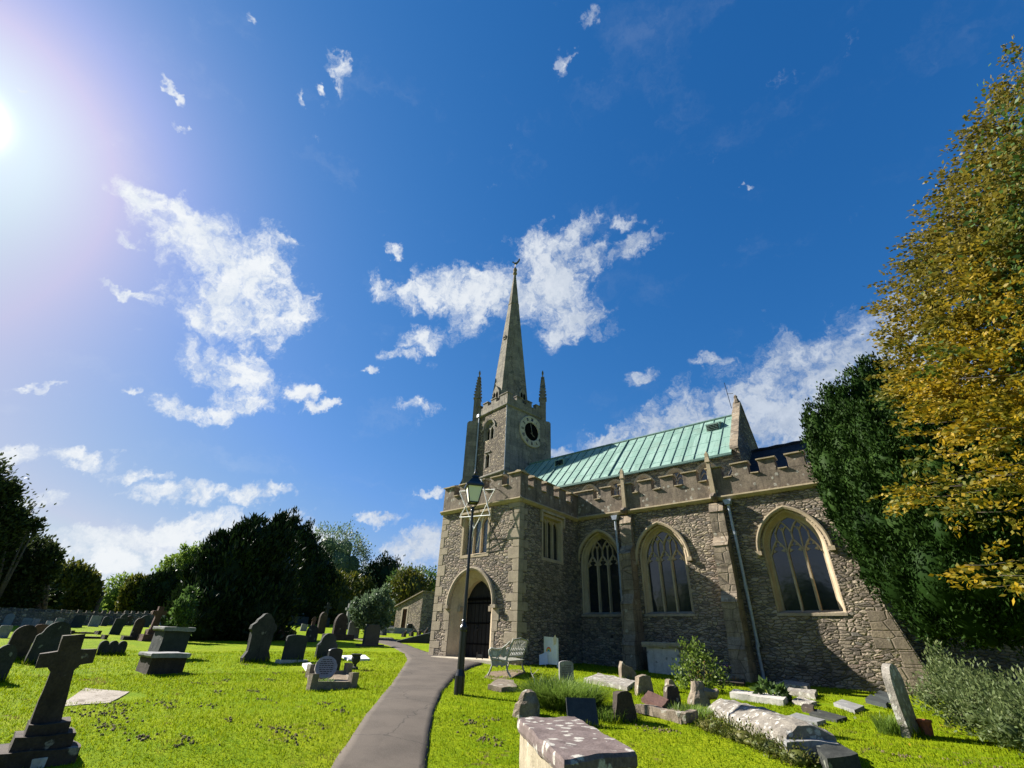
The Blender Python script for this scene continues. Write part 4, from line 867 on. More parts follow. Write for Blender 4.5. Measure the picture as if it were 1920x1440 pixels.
# --- middle row in front of the great yew
stone_px('headstone', 'tall dark headstone with a scalloped pointed top in front of the great dark yew', (452, 1241), (501, 1242), (487, 1149), 'scallop', MT['st_green'], thick=.18, group=GH)
stone_px('headstone', 'blue-grey slate headstone with a shallow curved top, right of the tall scalloped one', (527, 1241), (566, 1242), (556, 1190), 'segment', MT['st_slate'], plinth=(.95, .34, .07), plinth_mat=MT['st_pale'], group=GH)
stone_px('headstone', 'slate headstone with a shouldered top, behind the small stone with the leaning round tablet', (590, 1235), (627, 1236), (616, 1187), 'shoulder', MT['st_slate'], group=GH)
stone_px('headstone', 'small black headstone with a curved top standing behind the leaning round tablet', (608, 1266), (633, 1266), (624, 1215), 'low', MT['st_black'], thick=.09, group=GH)
stone_px('headstone', 'wide almost black headstone standing beside the bend of the path', (680, 1211), (707, 1212), (696, 1171), 'notch', MT['st_black'], thick=.2, plinth=(1.6, .4, .08), group=GH)
stone_px('headstone', 'lighter grey headstone with a notched top, left of the wide black one', (650, 1197), (671, 1197), (661, 1164), 'notch', MT['st_grey'], group=GH)
stone_px('headstone', 'tall arched headstone with a sunlit rim, third row in front of the dark yew hedge', (593, 1188), (607, 1188), (603, 1147), 'gothic', MT['st_brown'], thick=.2, group=GH)
stone_px('headstone', 'massive dark arched headstone on a broad base', (621, 1200), (645, 1200), (629, 1149), 'gothic', MT['st_brown'], thick=.22, plinth=(2.0, .7, .35), group=GH)
stone_px('headstone', 'dark headstone with a low rounded top, behind the two slate ones', (571, 1204), (592, 1204), (582, 1172), 'round', MT['st_green'], group=GH)
stone_px('headstone', 'small pale headstone leaning beyond the dark low-rounded one', (562, 1183), (574, 1183), (570, 1170), 'flat', MT['st_grey'], tilt=-6, group=GH)
stone_px('headstone', 'stubby rough black stone right of the tall scalloped headstone', (515, 1200), (531, 1200), (523, 1174), 'rough', MT['st_brown'], thick=.3, rough=.03, group=GH)
stone_px('rubble_heap', 'little heap of broken dark stones right of the stubby black stone', (534, 1193), (552, 1193), (543, 1176), 'shard', MT['st_brown'], thick=.6, rough=.08, cat='stone heap')
stone_px('headstone', 'narrow slate headstone with one bright edge in the back row under the great yew', (541, 1172), (549, 1172), (549, 1155), 'flat', MT['st_slate'], tilt=-5, group=GH)
stone_px('headstone', 'wide pale grey headstone in the back row under the great yew', (551, 1172), (576, 1172), (564, 1156), 'flat', MT['st_slate'], group=GH)
stone_px('headstone', 'small greenish headstone in the back row, leftmost of those right of the scalloped one', (513, 1172), (523, 1172), (519, 1162), 'peak', MT['st_grey'], group=GH)
stone_px('headstone', 'small slate headstone framed between the two tall arched ones', (609, 1174), (616, 1174), (613, 1158), 'low', MT['st_slate'], group=GH)
stone_px('headstone', 'pinkish rough-edged headstone just left of the tall arched one with the sunlit rim', (582, 1176), (590, 1176), (586, 1155), 'scallop', MT['st_red'], group=GH)
g = ground(648, 1180); cross_at('tall thin stone cross rising behind the notched grey headstone', (g[0], g[1]), 2.3, .8, .24, .25, MT['st_grey'], ((.9, .25),), yc=.75)
g = ground(607, 1176); cross_at('dark stone cross behind the tall arched headstone with the sunlit rim', (g[0], g[1]), 2.6, .9, .24, .25, MT['st_green'], ((.9, .3),), yc=.78)
stone_px('headstone', 'grey headstone with a flat top beneath the spreading apple bush', (661, 1171), (673, 1171), (667, 1157), 'flat', MT['st_grey'], group=GH)
stone_px('headstone', 'dark headstone directly above the wide black one, under the apple bush', (680, 1172), (692, 1172), (686, 1159), 'low', MT['st_green'], group=GH)
stone_px('headstone', 'low wide grey headstone on the lawn left of the stone outhouse', (714, 1186), (735, 1186), (724, 1173), 'flat', MT['st_grey'], thick=.25, group=GH)
stone_px('headstone', 'black upright headstone against the outhouse wall, right of the brown door', (762, 1185), (774, 1185), (768, 1169), 'low', MT['st_black'], group=GH)
g = ground(748, 1187); chest_tomb('low coped grey tomb on the grass before the outhouse door', g[0], g[1], .9, 2.3, .42, .22, .02, MT['st_grey'], MT['st_grey'], yaw=10)
g = ground(728, 1176); mb = MB().lathe(g[0], g[1], [(.28, g[2]-.1), (.28, g[2]+.35), (.2, g[2]+.4), (.24, g[2]+.9), (.42, g[2]+1.0), (.42, g[2]+1.08), (.05, g[2]+1.1)], 10)
tag(mb.build('memorial_pedestal', MT['st_slate'], loc=g), 'dark pedestal memorial with a wide flat cap left of the outhouse', 'memorial')
stone_px('grave_marker', 'small dark block marker on the grass below the low wide grey headstone', (714, 1191), (722, 1191), (718, 1186), 'flat', MT['st_black'], thick=.4, cat='grave marker')
# --- leaning round tablet on its kerbed grave, urn and slabs
kx = ground(611, 1293); mb = MB(); q = [ground(*p) for p in ((583, 1294), (659, 1290), (650, 1268), (580, 1271))]
for i in range(4):
    a, b = q[i], q[(i+1) % 4]; z = min(gz(a[0], a[1]), gz(b[0], b[1])); d = np.array([b[0]-a[0], b[1]-a[1]]); d /= np.linalg.norm(d); nn = np.array([-d[1], d[0]])*.055
    P2 = [(a[0]+nn[0]*s1+d[0]*e1, a[1]+nn[1]*s1+d[1]*e1, z-.1) if e else (b[0]+nn[0]*s1, b[1]+nn[1]*s1, z-.1) for s1, e, e1 in ((-1, 1, 0), (-1, 0, 0), (1, 0, 0), (1, 1, 0))]
    mb.prism(P2, (0, 0, .26))
for a in q: mb.prism([(a[0]-.08, a[1]-.08, a[2]-.1), (a[0]+.08, a[1]-.08, a[2]-.1), (a[0]+.08, a[1]+.08, a[2]-.1), (a[0]-.08, a[1]+.08, a[2]-.1)], (0, 0, .40))
ko = mb.build('grave_kerb', MT['st_rough'], rough=.012, cell=.12, loc=kx); tag(ko, 'stone kerb with raised corner blocks around the grave of the leaning round tablet', 'grave kerb')
c = sum(q)/4; EXCL.append((c[0], c[1], .6)); sb = MB().prism([(a[0]*.93+c[0]*.07, a[1]*.93+c[1]*.07, a[2]+.06) for a in q], (0, 0, -.1)); sb.build('soil_bed', MT['soil'], ko)
g = ground(603, 1281); M = Matrix.Translation((g[0], g[1]+.05, g[2]+.06)) @ Matrix.Rotation(math.atan2(-g[1], -g[0])+R(8), 4, 'Z') @ Matrix.Rotation(R(-24), 4, 'Y')
d = MB(); rr_ = .26; pts = [(rr_*math.cos(R(t))*(1+.025*math.sin(t*.21)), .27+rr_*.98*math.sin(R(t))) for t in range(0, 360, 12)]
d.prism([(-.05, a, b) for a, b in pts], (.10, 0, 0)).move(M)
ro = d.build('round_tablet', mat_stone('tablet_stone', (.24, .21, .20), (.36, .32, .31), sc=5), None, bevel=.012, loc=(g[0], g[1], g[2])); tag(ro, 'round grey stone tablet with carved lines of text, leaning back on its kerbed grave', 'tablet')
d = MB()
for i in range(8):
    w = .17*math.sqrt(max(.1, 1-((i-3.5)/4.6)**2)); zz = .43-i*.045; xx = -w; rr = random.Random(i)
    while xx < w-.03: l = rr.uniform(.03, .08); d.box(.051, .056, xx, min(xx+l, w), zz, zz+.014); xx += l+.015
d.move(M).build('inscription', MT['st_brown'], ro)
g = ground(664, 1255); d = MB().lathe(g[0], g[1], [(.11, g[2]-.05), (.11, g[2]+.05), (.045, g[2]+.08), (.045, g[2]+.13), (.11, g[2]+.19), (.135, g[2]+.28), (.12, g[2]+.33), (.155, g[2]+.37), (.155, g[2]+.39), (.11, g[2]+.40), (.10, g[2]+.33)], 16)
tag(d.build('stone_urn', MT['st_green'], smooth=False, loc=g), 'small dark stone urn on a pedestal foot standing in the lawn left of the path', 'urn')
def flat_slab(label, pts, t, mat, rough=0, name='grave_slab', cat='slab', lift=0.0, group=None):
    q = [ground(*p) for p in pts]; c = sum(q)/len(q)
    mb = MB().prism([(a[0], a[1], gz(a[0], a[1])-.06) for a in q], (0, 0, t+.06+lift)); EXCL.append((c[0], c[1], max(np.hypot(a[0]-c[0], a[1]-c[1]) for a in q)*.62))
    return tag(mb.build(name, mat, None, rough=rough, cell=.14, seed=int(pts[0][0]) % 13, bevel=0 if rough else .008, loc=c), label, cat, group)
flat_slab('white marble slab lying flat in the grass behind the stone urn', [(640, 1233), (684, 1231), (693, 1238), (652, 1240)], .06, MT['st_white'])
flat_slab('white grave slab left of the leaning round tablet', [(566, 1249), (581, 1247), (590, 1258), (574, 1260)], .07, MT['st_white'])
flat_slab('rough pale ledger stone level with the turf, right of the foreground cross', [(108, 1326), (158, 1292), (243, 1298), (205, 1320)], .012, mat_stone('worn_ledger', (.19, .16, .12), (.30, .265, .215), (.13, .10, .06), .2, sc=3, bstr=.9), rough=.01)
flat_slab('small pale slab with chamfered edge in the grass at the foot of the dark stone cross', [(4, 1448), (26, 1428), (88, 1424), (82, 1440)], .09, MT['st_pale'])
# sloping dark ledger beside the porch, iron-railed kerb behind
q = [ground(745, 1204)+np.array([0, 0, .04]), ground(806, 1205)+np.array([0, 0, .05]), ground(806, 1199), ground(745, 1200)+np.array([0, 0, .05])]
mb = MB(); a, b = ground(744, 1205), ground(806, 1206); u = (b-a); u[2] = 0; v = np.array([-u[1], u[0], 0])/np.linalg.norm(u)*1.2
zl = a[2]; p0, p1 = a, b
mb.add([p0, p1, p1+v, p0+v, p0+(0, 0, .10), p1+(0, 0, .62), p1+v+(0, 0, .62), p0+v+(0, 0, .10)], [(3, 2, 1, 0), (4, 5, 6, 7), (0, 1, 5, 4), (1, 2, 6, 5), (2, 3, 7, 6), (3, 0, 4, 7)])
tag(mb.build('sloping_tomb', MT['st_slate'], bevel=.02, loc=a), 'dark wedge-shaped ledger tomb sloping up towards the left corner of the porch', 'tomb')
g = ground(778, 1192); mb = MB()
for i, (px_, py_, hh) in enumerate(((757, 1194, .45), (771, 1193, .5), (785, 1192, .45), (797, 1191, .6))):
    s = ground(px_, py_); mb.box(s[0]-.14, s[0]+.14, s[1]-.14, s[1]+.14, s[2]-.1, s[2]+hh*.5); mb.tube([s+(0, 0, hh*.5), s+(.1, .1, hh*.75), s+(0, .2, hh)], [.12, .09, .03], 6)
tag(mb.build('railed_kerb', MT['st_brown'], rough=.04, cell=.2, loc=g), 'row of weathered carved kerb posts behind the sloping ledger tomb', 'grave kerb')
# --- back row along the boundary wall
wall_row = [(8, 1178, 1150, 'grey rounded headstone, first from the left edge in the row along the far wall', 'round', 'st_grey', 9), (44, 1178, 1158, 'small pale headstone in the far row, second from the left edge', 'low', 'st_grey', 9), (62, 1176, 1160, 'pale leaning headstone of the far row, above the reddish one', 'flat', 'st_grey', 7), (88, 1177, 1164, 'whitish small headstone of the far row, above the big shouldered one', 'flat', 'st_pale', 6),
 (105, 1178, 1158, 'greyish peaked headstone of the far row, right of the whitish one', 'peak', 'st_grey', 8), (142, 1176, 1152, 'dull grey headstone of the far row, with a rounded top, above the kerb stones', 'low', 'st_slate', 11), (174, 1175, 1154, 'pale blue-grey headstone of the far row, leaning right, above the slim leaning one', 'flat', 'st_grey', 10), (194, 1174, 1155, 'narrow slate headstone of the far row, next to the leaning blue-grey one', 'round', 'st_slate', 6),
 (226, 1174, 1150, 'mossy headstone of the far row, just behind the slim leaning one', 'gothic', 'st_green', 7), (238, 1173, 1154, 'brownish headstone of the far row, left of the headstone on the wide plinth', 'round', 'st_brown', 7), (268, 1176, 1153, 'arched grey headstone of the far row, seen between the plinth stone and the reddish cross', 'round', 'st_slate', 11), (297, 1172, 1152, 'pale headstone of the far row, just above the tall grey chest tomb', 'low', 'st_grey', 8),
 (312, 1171, 1156, 'small dark headstone of the far row, last before the great yew', 'flat', 'st_green', 7)]
for x_, yb, yt, lab, kd, mt_, hw in wall_row: stone_px('headstone', lab, (x_-hw, yb), (x_+hw, yb), (x_+3, yt), kd, MT[mt_], thick=.16, group='headstones in a row along the boundary wall')
# --- right foreground
g = ground(1000, 1437)
Q = {k: None for k in 'abcd'}
zt = .58; 
def lvl(x, y, z):
    d_ = ray(x, y); t_ = (z-EYE)/d_[2]; return ORG+d_*t_
A0 = lvl(970, 1346, .80); B0 = lvl(1078, 1343, .80); C0 = lvl(1194, 1408, .80); D0 = lvl(1056, 1424, .80)
ctr = (A0+B0+C0+D0)/4; zg = gz(ctr[0], ctr[1]); t = thing('chest_tomb', 'low foreground chest tomb with a purplish ledger slab spotted by white lichen', 'tomb', (ctr[0], ctr[1], zg))
def inset(P_, k, z): return [(ctr[0]+(p[0]-ctr[0])*k, ctr[1]+(p[1]-ctr[1])*k, z) for p in P_]
L4 = [A0, B0, C0, D0]
MB().add(inset(L4, .97, .66)+inset(L4, 1.0, .70)+inset(L4, 1.0, .77)+inset(L4, .975, .80), [(3, 2, 1, 0), (12, 13, 14, 15)]+[(r*4+i, r*4+(i+1) % 4, (r+1)*4+(i+1) % 4, (r+1)*4+i) for r in range(3) for i in range(4)]).build('slab', MT['st_lichen_dark'], t, rough=.016, cell=.07, seed=3)
MB().add(inset(L4, .93, zg-.2)+inset(L4, .93, .657), [(3, 2, 1, 0), (4, 5, 6, 7)]+[(i, (i+1) % 4, 4+(i+1) % 4, 4+i) for i in range(4)]).build('chest', MT['st_tomb'], t, rough=.02, cell=.09, seed=5)
EXCL.append((ctr[0], ctr[1], .75))
# coped tomb: raised ridge-backed stone
P1, P2, P3, P4 = ground(1322, 1345), ground(1400, 1332), ground(1572, 1420), ground(1480, 1432)
hd_ = (P1+P2)/2; ft = (P3+P4)/2; ax = ft-hd_; ax[2] = 0; Ln = np.linalg.norm(ax); ax /= Ln; sd = np.array([ax[1], -ax[0], 0]); 
def cop(l, s, z): p = hd_+ax*l+sd*s; return (p[0], p[1], gz(hd_[0]+ax[0]*Ln/2, hd_[1]+ax[1]*Ln/2)+z)
mb = MB(); hw = .42; vs = []
for l, sc, zz in ((0, .8, .92), (.12, 1, 1), (Ln-.12, .92, 1), (Ln, .80, .9)):
    for s, z in ((-hw, -.2), (-hw, .13), (-hw*.94, .17), (-.13, .29), (.13, .29), (hw*.94, .17), (hw, .13), (hw, -.2)): vs.append(cop(l, s*sc, z*zz if z > 0 else z))
mb.add(vs, [tuple(range(8)), tuple(range(31, 23, -1))]+[(k*8+i, (k+1)*8+i, (k+1)*8+(i+1) % 8, k*8+(i+1) % 8) for k in range(3) for i in range(8)])
ct = mb.build('coped_tomb', MT['lichen_fine'], None, rough=.045, cell=.10, seed=9, loc=cop(Ln/2, 0, 0)); tag(ct, 'long coped tombstone crusted with white lichen, lying in the right foreground grass', 'tomb')
mb = MB(); pr_ = [cop(Ln-.06, s, z) for s, z in ((-.36, -.2), (.36, -.2), (.33, .10), (-.33, .10))]; mb.prism(pr_, tuple(ax*.16)); mb.build('foot_block', MT['st_grey'], ct, rough=.04, cell=.1)
for l in (.3, Ln*.5, Ln*.8): c_ = cop(l, 0, 0); EXCL.append((c_[0], c_[1], .5))
g = ground(1583, 1433); flat_slab('dark rounded stone at the foot of the coped tomb, cut by the bottom edge', [(1540, 1434), (1580, 1424), (1622, 1450), (1560, 1462)], .2, MT['st_green'], rough=.03, name='foot_stone', cat='stone')
# tall leaning headstone at right with a pot
stone_at('headstone', 'tall thin round-topped headstone with a lichened edge, alone before the right-hand shrubs', ground(1706, 1383)[:2]+np.array([.02, .27]), .56, 1.03, 'round', MT['st_lichen'], thick=.12, yaw=-14, lean=0, tilt=3, group=GH)
g = ground(1741, 1380); d = MB().lathe(g[0], g[1], [(.075, g[2]-.02), (.10, g[2]+.19), (.115, g[2]+.19), (.115, g[2]+.225), (.095, g[2]+.225), (.085, g[2]+.18)], 18)
tag(d.build('flower_pot', MT['terracotta'], loc=g), 'empty terracotta flower pot at the foot of the lone headstone on the right', 'flower pot')
# small stones between the tombs and the church wall
hs = stone_at('headstone', 'small pale rounded headstone with lines of lettering, behind the long-grass tuft', ground(1062, 1281)[:2], .40, .52, 'low', MT['st_grey'], thick=.09, yaw=-38, group=GH)
d = MB(); rr = random.Random(8); M = Matrix.Translation(hs.location) @ Matrix.Rotation(R(-38), 4, 'Z')
for i in range(7):
    xx = -.14
    while xx < .12: l = rr.uniform(.02, .06); d.box(.0455, .049, xx, min(xx+l, .14), .40-i*.04, .412-i*.04); xx += l+.012
d.move(M).build('inscription', MT['st_brown'], hs)
stone_at('rough_stone', 'dark ridged stone with a sunlit left edge at the head of the white lichened slab', ground(1178, 1277)[:2], .5, .48, 'shard', MT['st_rough'], thick=.22, yaw=-40, rough=.03, cat='stone')
stone_at('rough_stone', 'squat brown tapering stone with a flat top between the rose bush and the lichened slab', ground(1208, 1304)[:2], .46, .42, 'rough', MT['st_rough'], thick=.2, yaw=-38, rough=.025, cat='stone')
stone_at('rough_stone', 'dark upright stub with pale spots, right of the leaning slate tablet', ground(1172, 1352)[:2], .42, .44, 'rough', MT['st_brown'], thick=.18, yaw=-42, rough=.025, cat='stone')
stone_at('rough_stone', 'short grey-brown stone block right of the broken kerbed slab', ground(1262, 1327)[:2], .36, .38, 'rough', MT['st_brown'], thick=.18, yaw=-40, rough=.02, cat='stone')
stone_at('slate_tablet', 'square black slate tablet with one bright edge, leaning back in the long grass', ground(1094, 1362)[:2], .52, .40, 'flat', MT['st_black'], thick=.05, yaw=-45, lean=-22, cat='tablet')
stone_at('rough_stone', 'little pale stub half hidden at the left foot of the rose bush', ground(1258, 1297)[:2], .26, .26, 'rough', MT['st_rough'], thick=.16, yaw=-30, rough=.03, cat='stone')
flat_slab('flat grey rock with a raised ridge lying on the lawn before the bench', [(914, 1293), (934, 1283), (962, 1284), (969, 1295), (940, 1298)], .10, MT['st_rough'], rough=.03, name='rock', cat='rock')
flat_slab('long white-lichened ledger slab lying before the wall, left of the squat brown stone', [(1095, 1279), (1122, 1269), (1193, 1284), (1176, 1297)], .10, MT['st_lichen'], rough=.02)
o = flat_slab('broken grave kerb with a tilted reddish slab inside, near the middle of the right lawn', [(1196, 1334), (1216, 1322), (1302, 1346), (1278, 1359)], .06, MT['st_rough'], rough=.03, name='broken_grave', cat='grave kerb')
a_, b_, c_, d_ = [ground(*p) for p in ((1204, 1328), (1218, 1319), (1256, 1330), (1243, 1338))]
MB().prism([a_+(0, 0, .10), b_+(0, 0, .16), c_+(0, 0, .10), d_+(0, 0, .04)], (0, 0, .07)).build('tilted_slab', MT['st_red'], o, rough=.015, cell=.1)
for (x0, y0), (x1, y1) in (((1196, 1336), (1280, 1357)), ((1280, 1359), (1303, 1348))):
    a_, b_ = ground(x0, y0), ground(x1, y1); MB().tube([a_+(0, 0, .08), b_+(0, 0, .08)], .10, 4).build('kerb_stone', MT['st_rough'], o, rough=.03, cell=.12)
# hollow broken stump of a carved stone
g = ground(1312, 1322); d = MB().lathe(g[0], g[1], [(.26, g[2]-.05), (.23, g[2]+.12), (.17, g[2]+.28), (.12, g[2]+.42), (.09, g[2]+.41), (.10, g[2]+.2)], 12); d.tube([g+(.12, .05, .2), g+(.3, .15, .22), g+(.36, .18, .3)], [.14, .1, .03], 7)
tag(d.build('broken_urn', MT['st_rough'], rough=.05, cell=.08, loc=g), 'broken hollow brown stone urn lying below the rose bush', 'urn')
# tomb against the church wall
g = on_y(1243, 1254, 18.75); chest_tomb('pale chest tomb with a thick lid set against the church wall by the rose bush', (on_y(1216, 1250, 18.7)[0]+on_y(1282, 1250, 18.7)[0])/2, 19.0, on_y(1282, 1250, 18.6)[0]-on_y(1216, 1250, 18.6)[0]-.1, .9, 1.0, .17, .12, MT['st_pale'], MT['st_tomb'], rough=.015)
# kerbed grave by the wall on the right, slabs around it
o = flat_slab('long pale kerb stone of the planted grave near the downpipe', [(1370, 1310), (1378, 1302), (1478, 1316), (1470, 1324)], .12, MT['st_pale'], rough=.012, name='grave_kerb', cat='grave kerb')
flat_slab('pale lichened slab nearest the wall, right of the dark-leaved plant', [(1456, 1290), (1476, 1283), (1520, 1291), (1516, 1299)], .14, MT['st_lichen'], rough=.02)
flat_slab('thick pale slab in the middle of the little group right of the dark-leaved plant', [(1472, 1303), (1482, 1297), (1534, 1303), (1530, 1312)], .12, MT['st_lichen'], rough=.02)
flat_slab('broken pink-grey slab at the front of the little group right of the dark-leaved plant', [(1486, 1319), (1500, 1311), (1532, 1321), (1520, 1327)], .07, MT['st_lichen'], rough=.02)
flat_slab('smooth grey plaque with a sunlit face on the lawn above the coped tomb', [(1476, 1352), (1494, 1342), (1550, 1357), (1534, 1363)], .06, MT['st_grey'])
flat_slab('dark plaque half sunk in the grass, just behind the smooth grey plaque', [(1518, 1342), (1530, 1334), (1590, 1350), (1570, 1356)], .05, MT['st_green'])
flat_slab('small dark block at the left of the half sunk plaque', [(1504, 1334), (1508, 1329), (1528, 1332), (1527, 1339)], .10, MT['st_brown'], name='stone_block', cat='stone block')
flat_slab('grey flat marker with a dark end right of the plaques', [(1564, 1324), (1580, 1317), (1622, 1330), (1604, 1340)], .07, MT['st_grey'])
flat_slab('dark slate slab lying against another, left of the lone headstone on the right', [(1624, 1318), (1634, 1308), (1668, 1324), (1664, 1330)], .09, MT['st_slate'])
flat_slab('dark slab tipped up close to the foot of the church wall', [(1642, 1310), (1652, 1302), (1682, 1313), (1678, 1322)], .11, MT['st_slate'])
flat_slab('low dark grave slab with a flower pot at the foot of the wall, right of the rose bush', [(1345, 1285), (1352, 1279), (1398, 1280), (1396, 1289)], .10, MT['st_brown'], rough=.015)
# ------------------------------------------------------------------ street lamp
def mat_frost():
    m, N = newmat('lamp_pane'); N.finish((.74, .72, .62), .4, None, spec=.4); return m
g = ground(860, 1303); zt_ = (ORG+ray(888, 905)*((g[:2]@g[:2])/(ray(888, 905)[:2]@g[:2])))[2]-g[2]
LP = thing('street_lamp', 'tall black cast iron lamp post with a tapered lantern beside the path', 'street lamp', g)
def lz(f): return g[2]+zt_*f
lt = MB().lathe(g[0], g[1], [(0.1110, g[2]-.2), (0.1110, lz(.075)), (0.0962, lz(.085)), (0.0777, lz(.10)), (0.0777, lz(.255)), (0.0888, lz(.262)), (0.0888, lz(.275)), (0.0629, lz(.285)), (0.0444, lz(.30))], 20)
lt.build('base', MT['black_iron'], LP)
lt = MB().lathe(g[0], g[1], [(0.0444, lz(.30)), (0.0555, lz(.303)), (0.0407, lz(.308)), (0.0385, lz(.5)), (0.0311, lz(.83)), (0.0444, lz(.835)), (0.0444, lz(.845)), (0.0259, lz(.855))], 16); lt.build('post', MT['black_iron'], LP)
yl = math.atan2(-g[1], -g[0])+R(45+8)
z0l, z1l = lz(.885), lz(.975); b0, b1 = .125, .215
fr = MB()
def lc(r, z, k): A = yl+R(90*k); return (g[0]+r*math.cos(A)*1.41*.95, g[1]+r*math.sin(A)*1.41*.95, z)
for k in range(4):
    fr.tube([lc(b0, z0l, k), lc(b1, z1l, k)], .016, 5); fr.tube([lc(b0, z0l, k), lc(b0, z0l, k+1)], .017, 5); fr.tube([lc(b1, z1l, k), lc(b1, z1l, k+1)], .02, 5)
    fr.tube([(g[0], g[1], lz(.85)), lc(b0*.6, lz(.868), k), lc(b0, z0l, k)], .012, 5)
fr.lathe(g[0], g[1], [(.05, lz(.85)), (.05, lz(.862))], 8)
lan = fr.build('lantern', MT['black_iron'], LP); FM = mat_frost()
for k in range(4): MB().add([lc(b0*.97, z0l, k), lc(b0*.97, z0l, k+1), lc(b1*.97, z1l, k+1), lc(b1*.97, z1l, k)], [(0, 1, 2, 3)]).build('pane', FM, lan)
rfm = MB().lathe(g[0], g[1], [(.33, z1l-.01), (.335, z1l+.03), (.24, z1l+.10), (.15, z1l+.20), (.13, z1l+.24), (.145, z1l+.25), (.10, z1l+.30), (.03, z1l+.33)], 4, yl); rfm.lathe(g[0], g[1], [(.03, z1l+.32), (.045, z1l+.37), (.02, z1l+.42), (.012, z1l+.5)], 10)
rfm.build('lantern_roof', MT['black_iron'], lan)
# ------------------------------------------------------------------ star on the porch front
WP = mat_plain('white_paint', (.74, .74, .72), .5, .06); SY = 14.62
sp_ = [on_y(x, y, SY) for x, y in ((902, 898), (862, 970), (919, 966), (861, 921), (927, 917), (888, 991))]
c = sum(sp_)/6
st = thing('star_decoration', 'white six-pointed wire star with a trailing tail fixed to the front of the porch', 'star decoration', c)
for tri in ((0, 1, 2), (3, 4, 5)):
    m_ = MB()
    for i in range(3): a, b = sp_[tri[i]], sp_[tri[(i+1) % 3]]; o_ = np.array([0, .03*(tri[0] == 3), 0]); m_.tube([a+o_, b+o_], .018, 6)
    m_.build('frame', WP, st)
m_ = MB()
for a, b in (((880, 968), (882, 1030)), ((907, 966), (893, 1030)), ((888, 991), (880, 1034))): m_.tube([on_y(*a, SY+.03), on_y(*b, 14.93)], .012, 5)
m_.build('tail', WP, st); m_ = MB()
for i in (3, 4, 0): m_.tube([sp_[i]+(0, .02, 0), (sp_[i][0], 15.0, sp_[i][2]+.05)], .012, 5)
m_.build('bracket', MT['black_iron'], st)
# ------------------------------------------------------------------ bench
GP = mat_stone('peeling_green_paint', (.23, .23, .19), (.35, .345, .285), (.62, .62, .56), .25, sc=6, bstr=.3, rough=.6, spotsc=14)
A_, B_, C_, D_ = ground(920, 1269), ground(951, 1270), ground(955, 1258), ground(982, 1258)
la = (C_+D_)/2-(A_+B_)/2; la[2] = 0; BL = np.linalg.norm(la); la /= BL; BL = min(max(BL, 1.3), 1.75); fa = np.array([la[1], -la[0], 0])
if fa@(A_-B_) < 0: fa = -fa
o0 = (A_+B_)/2
BN = thing('garden_bench', 'weathered pale green bench with cast iron scroll ends on the grass by the porch corner', 'bench', o0)
def bp(l, f, z): p = o0+la*l+fa*f; return np.array([p[0], p[1], o0[2]+.02+z])
for l in (0, BL):
    m_ = MB(); w = la*.045
    def arm(pts, r):
        for i in range(len(pts)-1):
            pass
        m_.tube([bp(l, *p) for p in pts], r, 6)
    arm([(.34, 0), (.28, .10), (.22, .26), (.24, .38), (.26, .44)], .026); arm([(-.34, 0), (-.25, .12), (-.20, .30), (-.22, .44), (-.28, .62), (-.36, .84), (-.40, .93)], .028)
    arm([(.24, .42), (.32, .52), (.33, .62), (.27, .68), (.12, .66), (-.05, .68), (-.18, .76), (-.30, .86)], .026)
    arm([(.26, .40), (-.22, .38)], .022); arm([(.24, .26), (-.2, .28)], .016); arm([(.12, .64), (.10, .52), (.02, .42)], .016); arm([(-.08, .66), (-.02, .54), (.1, .44)], .016); arm([(.05, .40), (.1, .33), (0, .28), (-.1, .33), (-.05, .40)], .014)
    # pierced casting fills the end panel
    pan = [bp(l, f, z) for f, z in ((.21, .24), (.235, .40), (-.205, .40), (-.19, .27), (-.06, .22), (0, .30), (.06, .22))]; m_.prism(pan, tuple(la*.018))
    pan = [bp(l, f, z) for f, z in ((.27, .46), (.31, .57), (.26, .655), (.12, .63), (-.05, .65), (-.17, .72), (-.22, .5), (-.1, .45), (-.02, .53), (.08, .45))]; m_.prism(pan, tuple(la*.018))
    m_.build('bench_end', GP, BN)
for i in range(5):
    f = .24-.11*i; z = .415-.012*i; m_ = MB().add([bp(-.03, f, z), bp(BL+.03, f, z), bp(BL+.03, f-.085, z-.008), bp(-.03, f-.085, z-.008)]+[bp(-.03, f, z+.028), bp(BL+.03, f, z+.028), bp(BL+.03, f-.085, z+.02), bp(-.03, f-.085, z+.02)], [(3, 2, 1, 0), (4, 5, 6, 7), (0, 1, 5, 4), (1, 2, 6, 5), (2, 3, 7, 6), (3, 0, 4, 7)]); m_.build('seat_slat', GP, BN)
mb = MB()
for k in range(2):
    f, z = (-.24, .48) if k == 0 else (-.385, .90); mb.tube([bp(0, f, z), bp(BL/2, f-.01, z+(.06 if k else 0)), bp(BL, f, z)], .024, 6)
n_ = 9
for i in range(n_):
    l = BL*(i+.5)/n_; mb.tube([bp(l-BL*.05, -.24, .48), bp(l+BL*.05, -.315, .70), bp(l-BL*.05, -.39, .93)], .012, 5); mb.tube([bp(l+BL*.05, -.24, .48), bp(l-BL*.05, -.315, .70), bp(l+BL*.05, -.39, .93)], .012, 5)
mb.build('backrest', GP, BN)
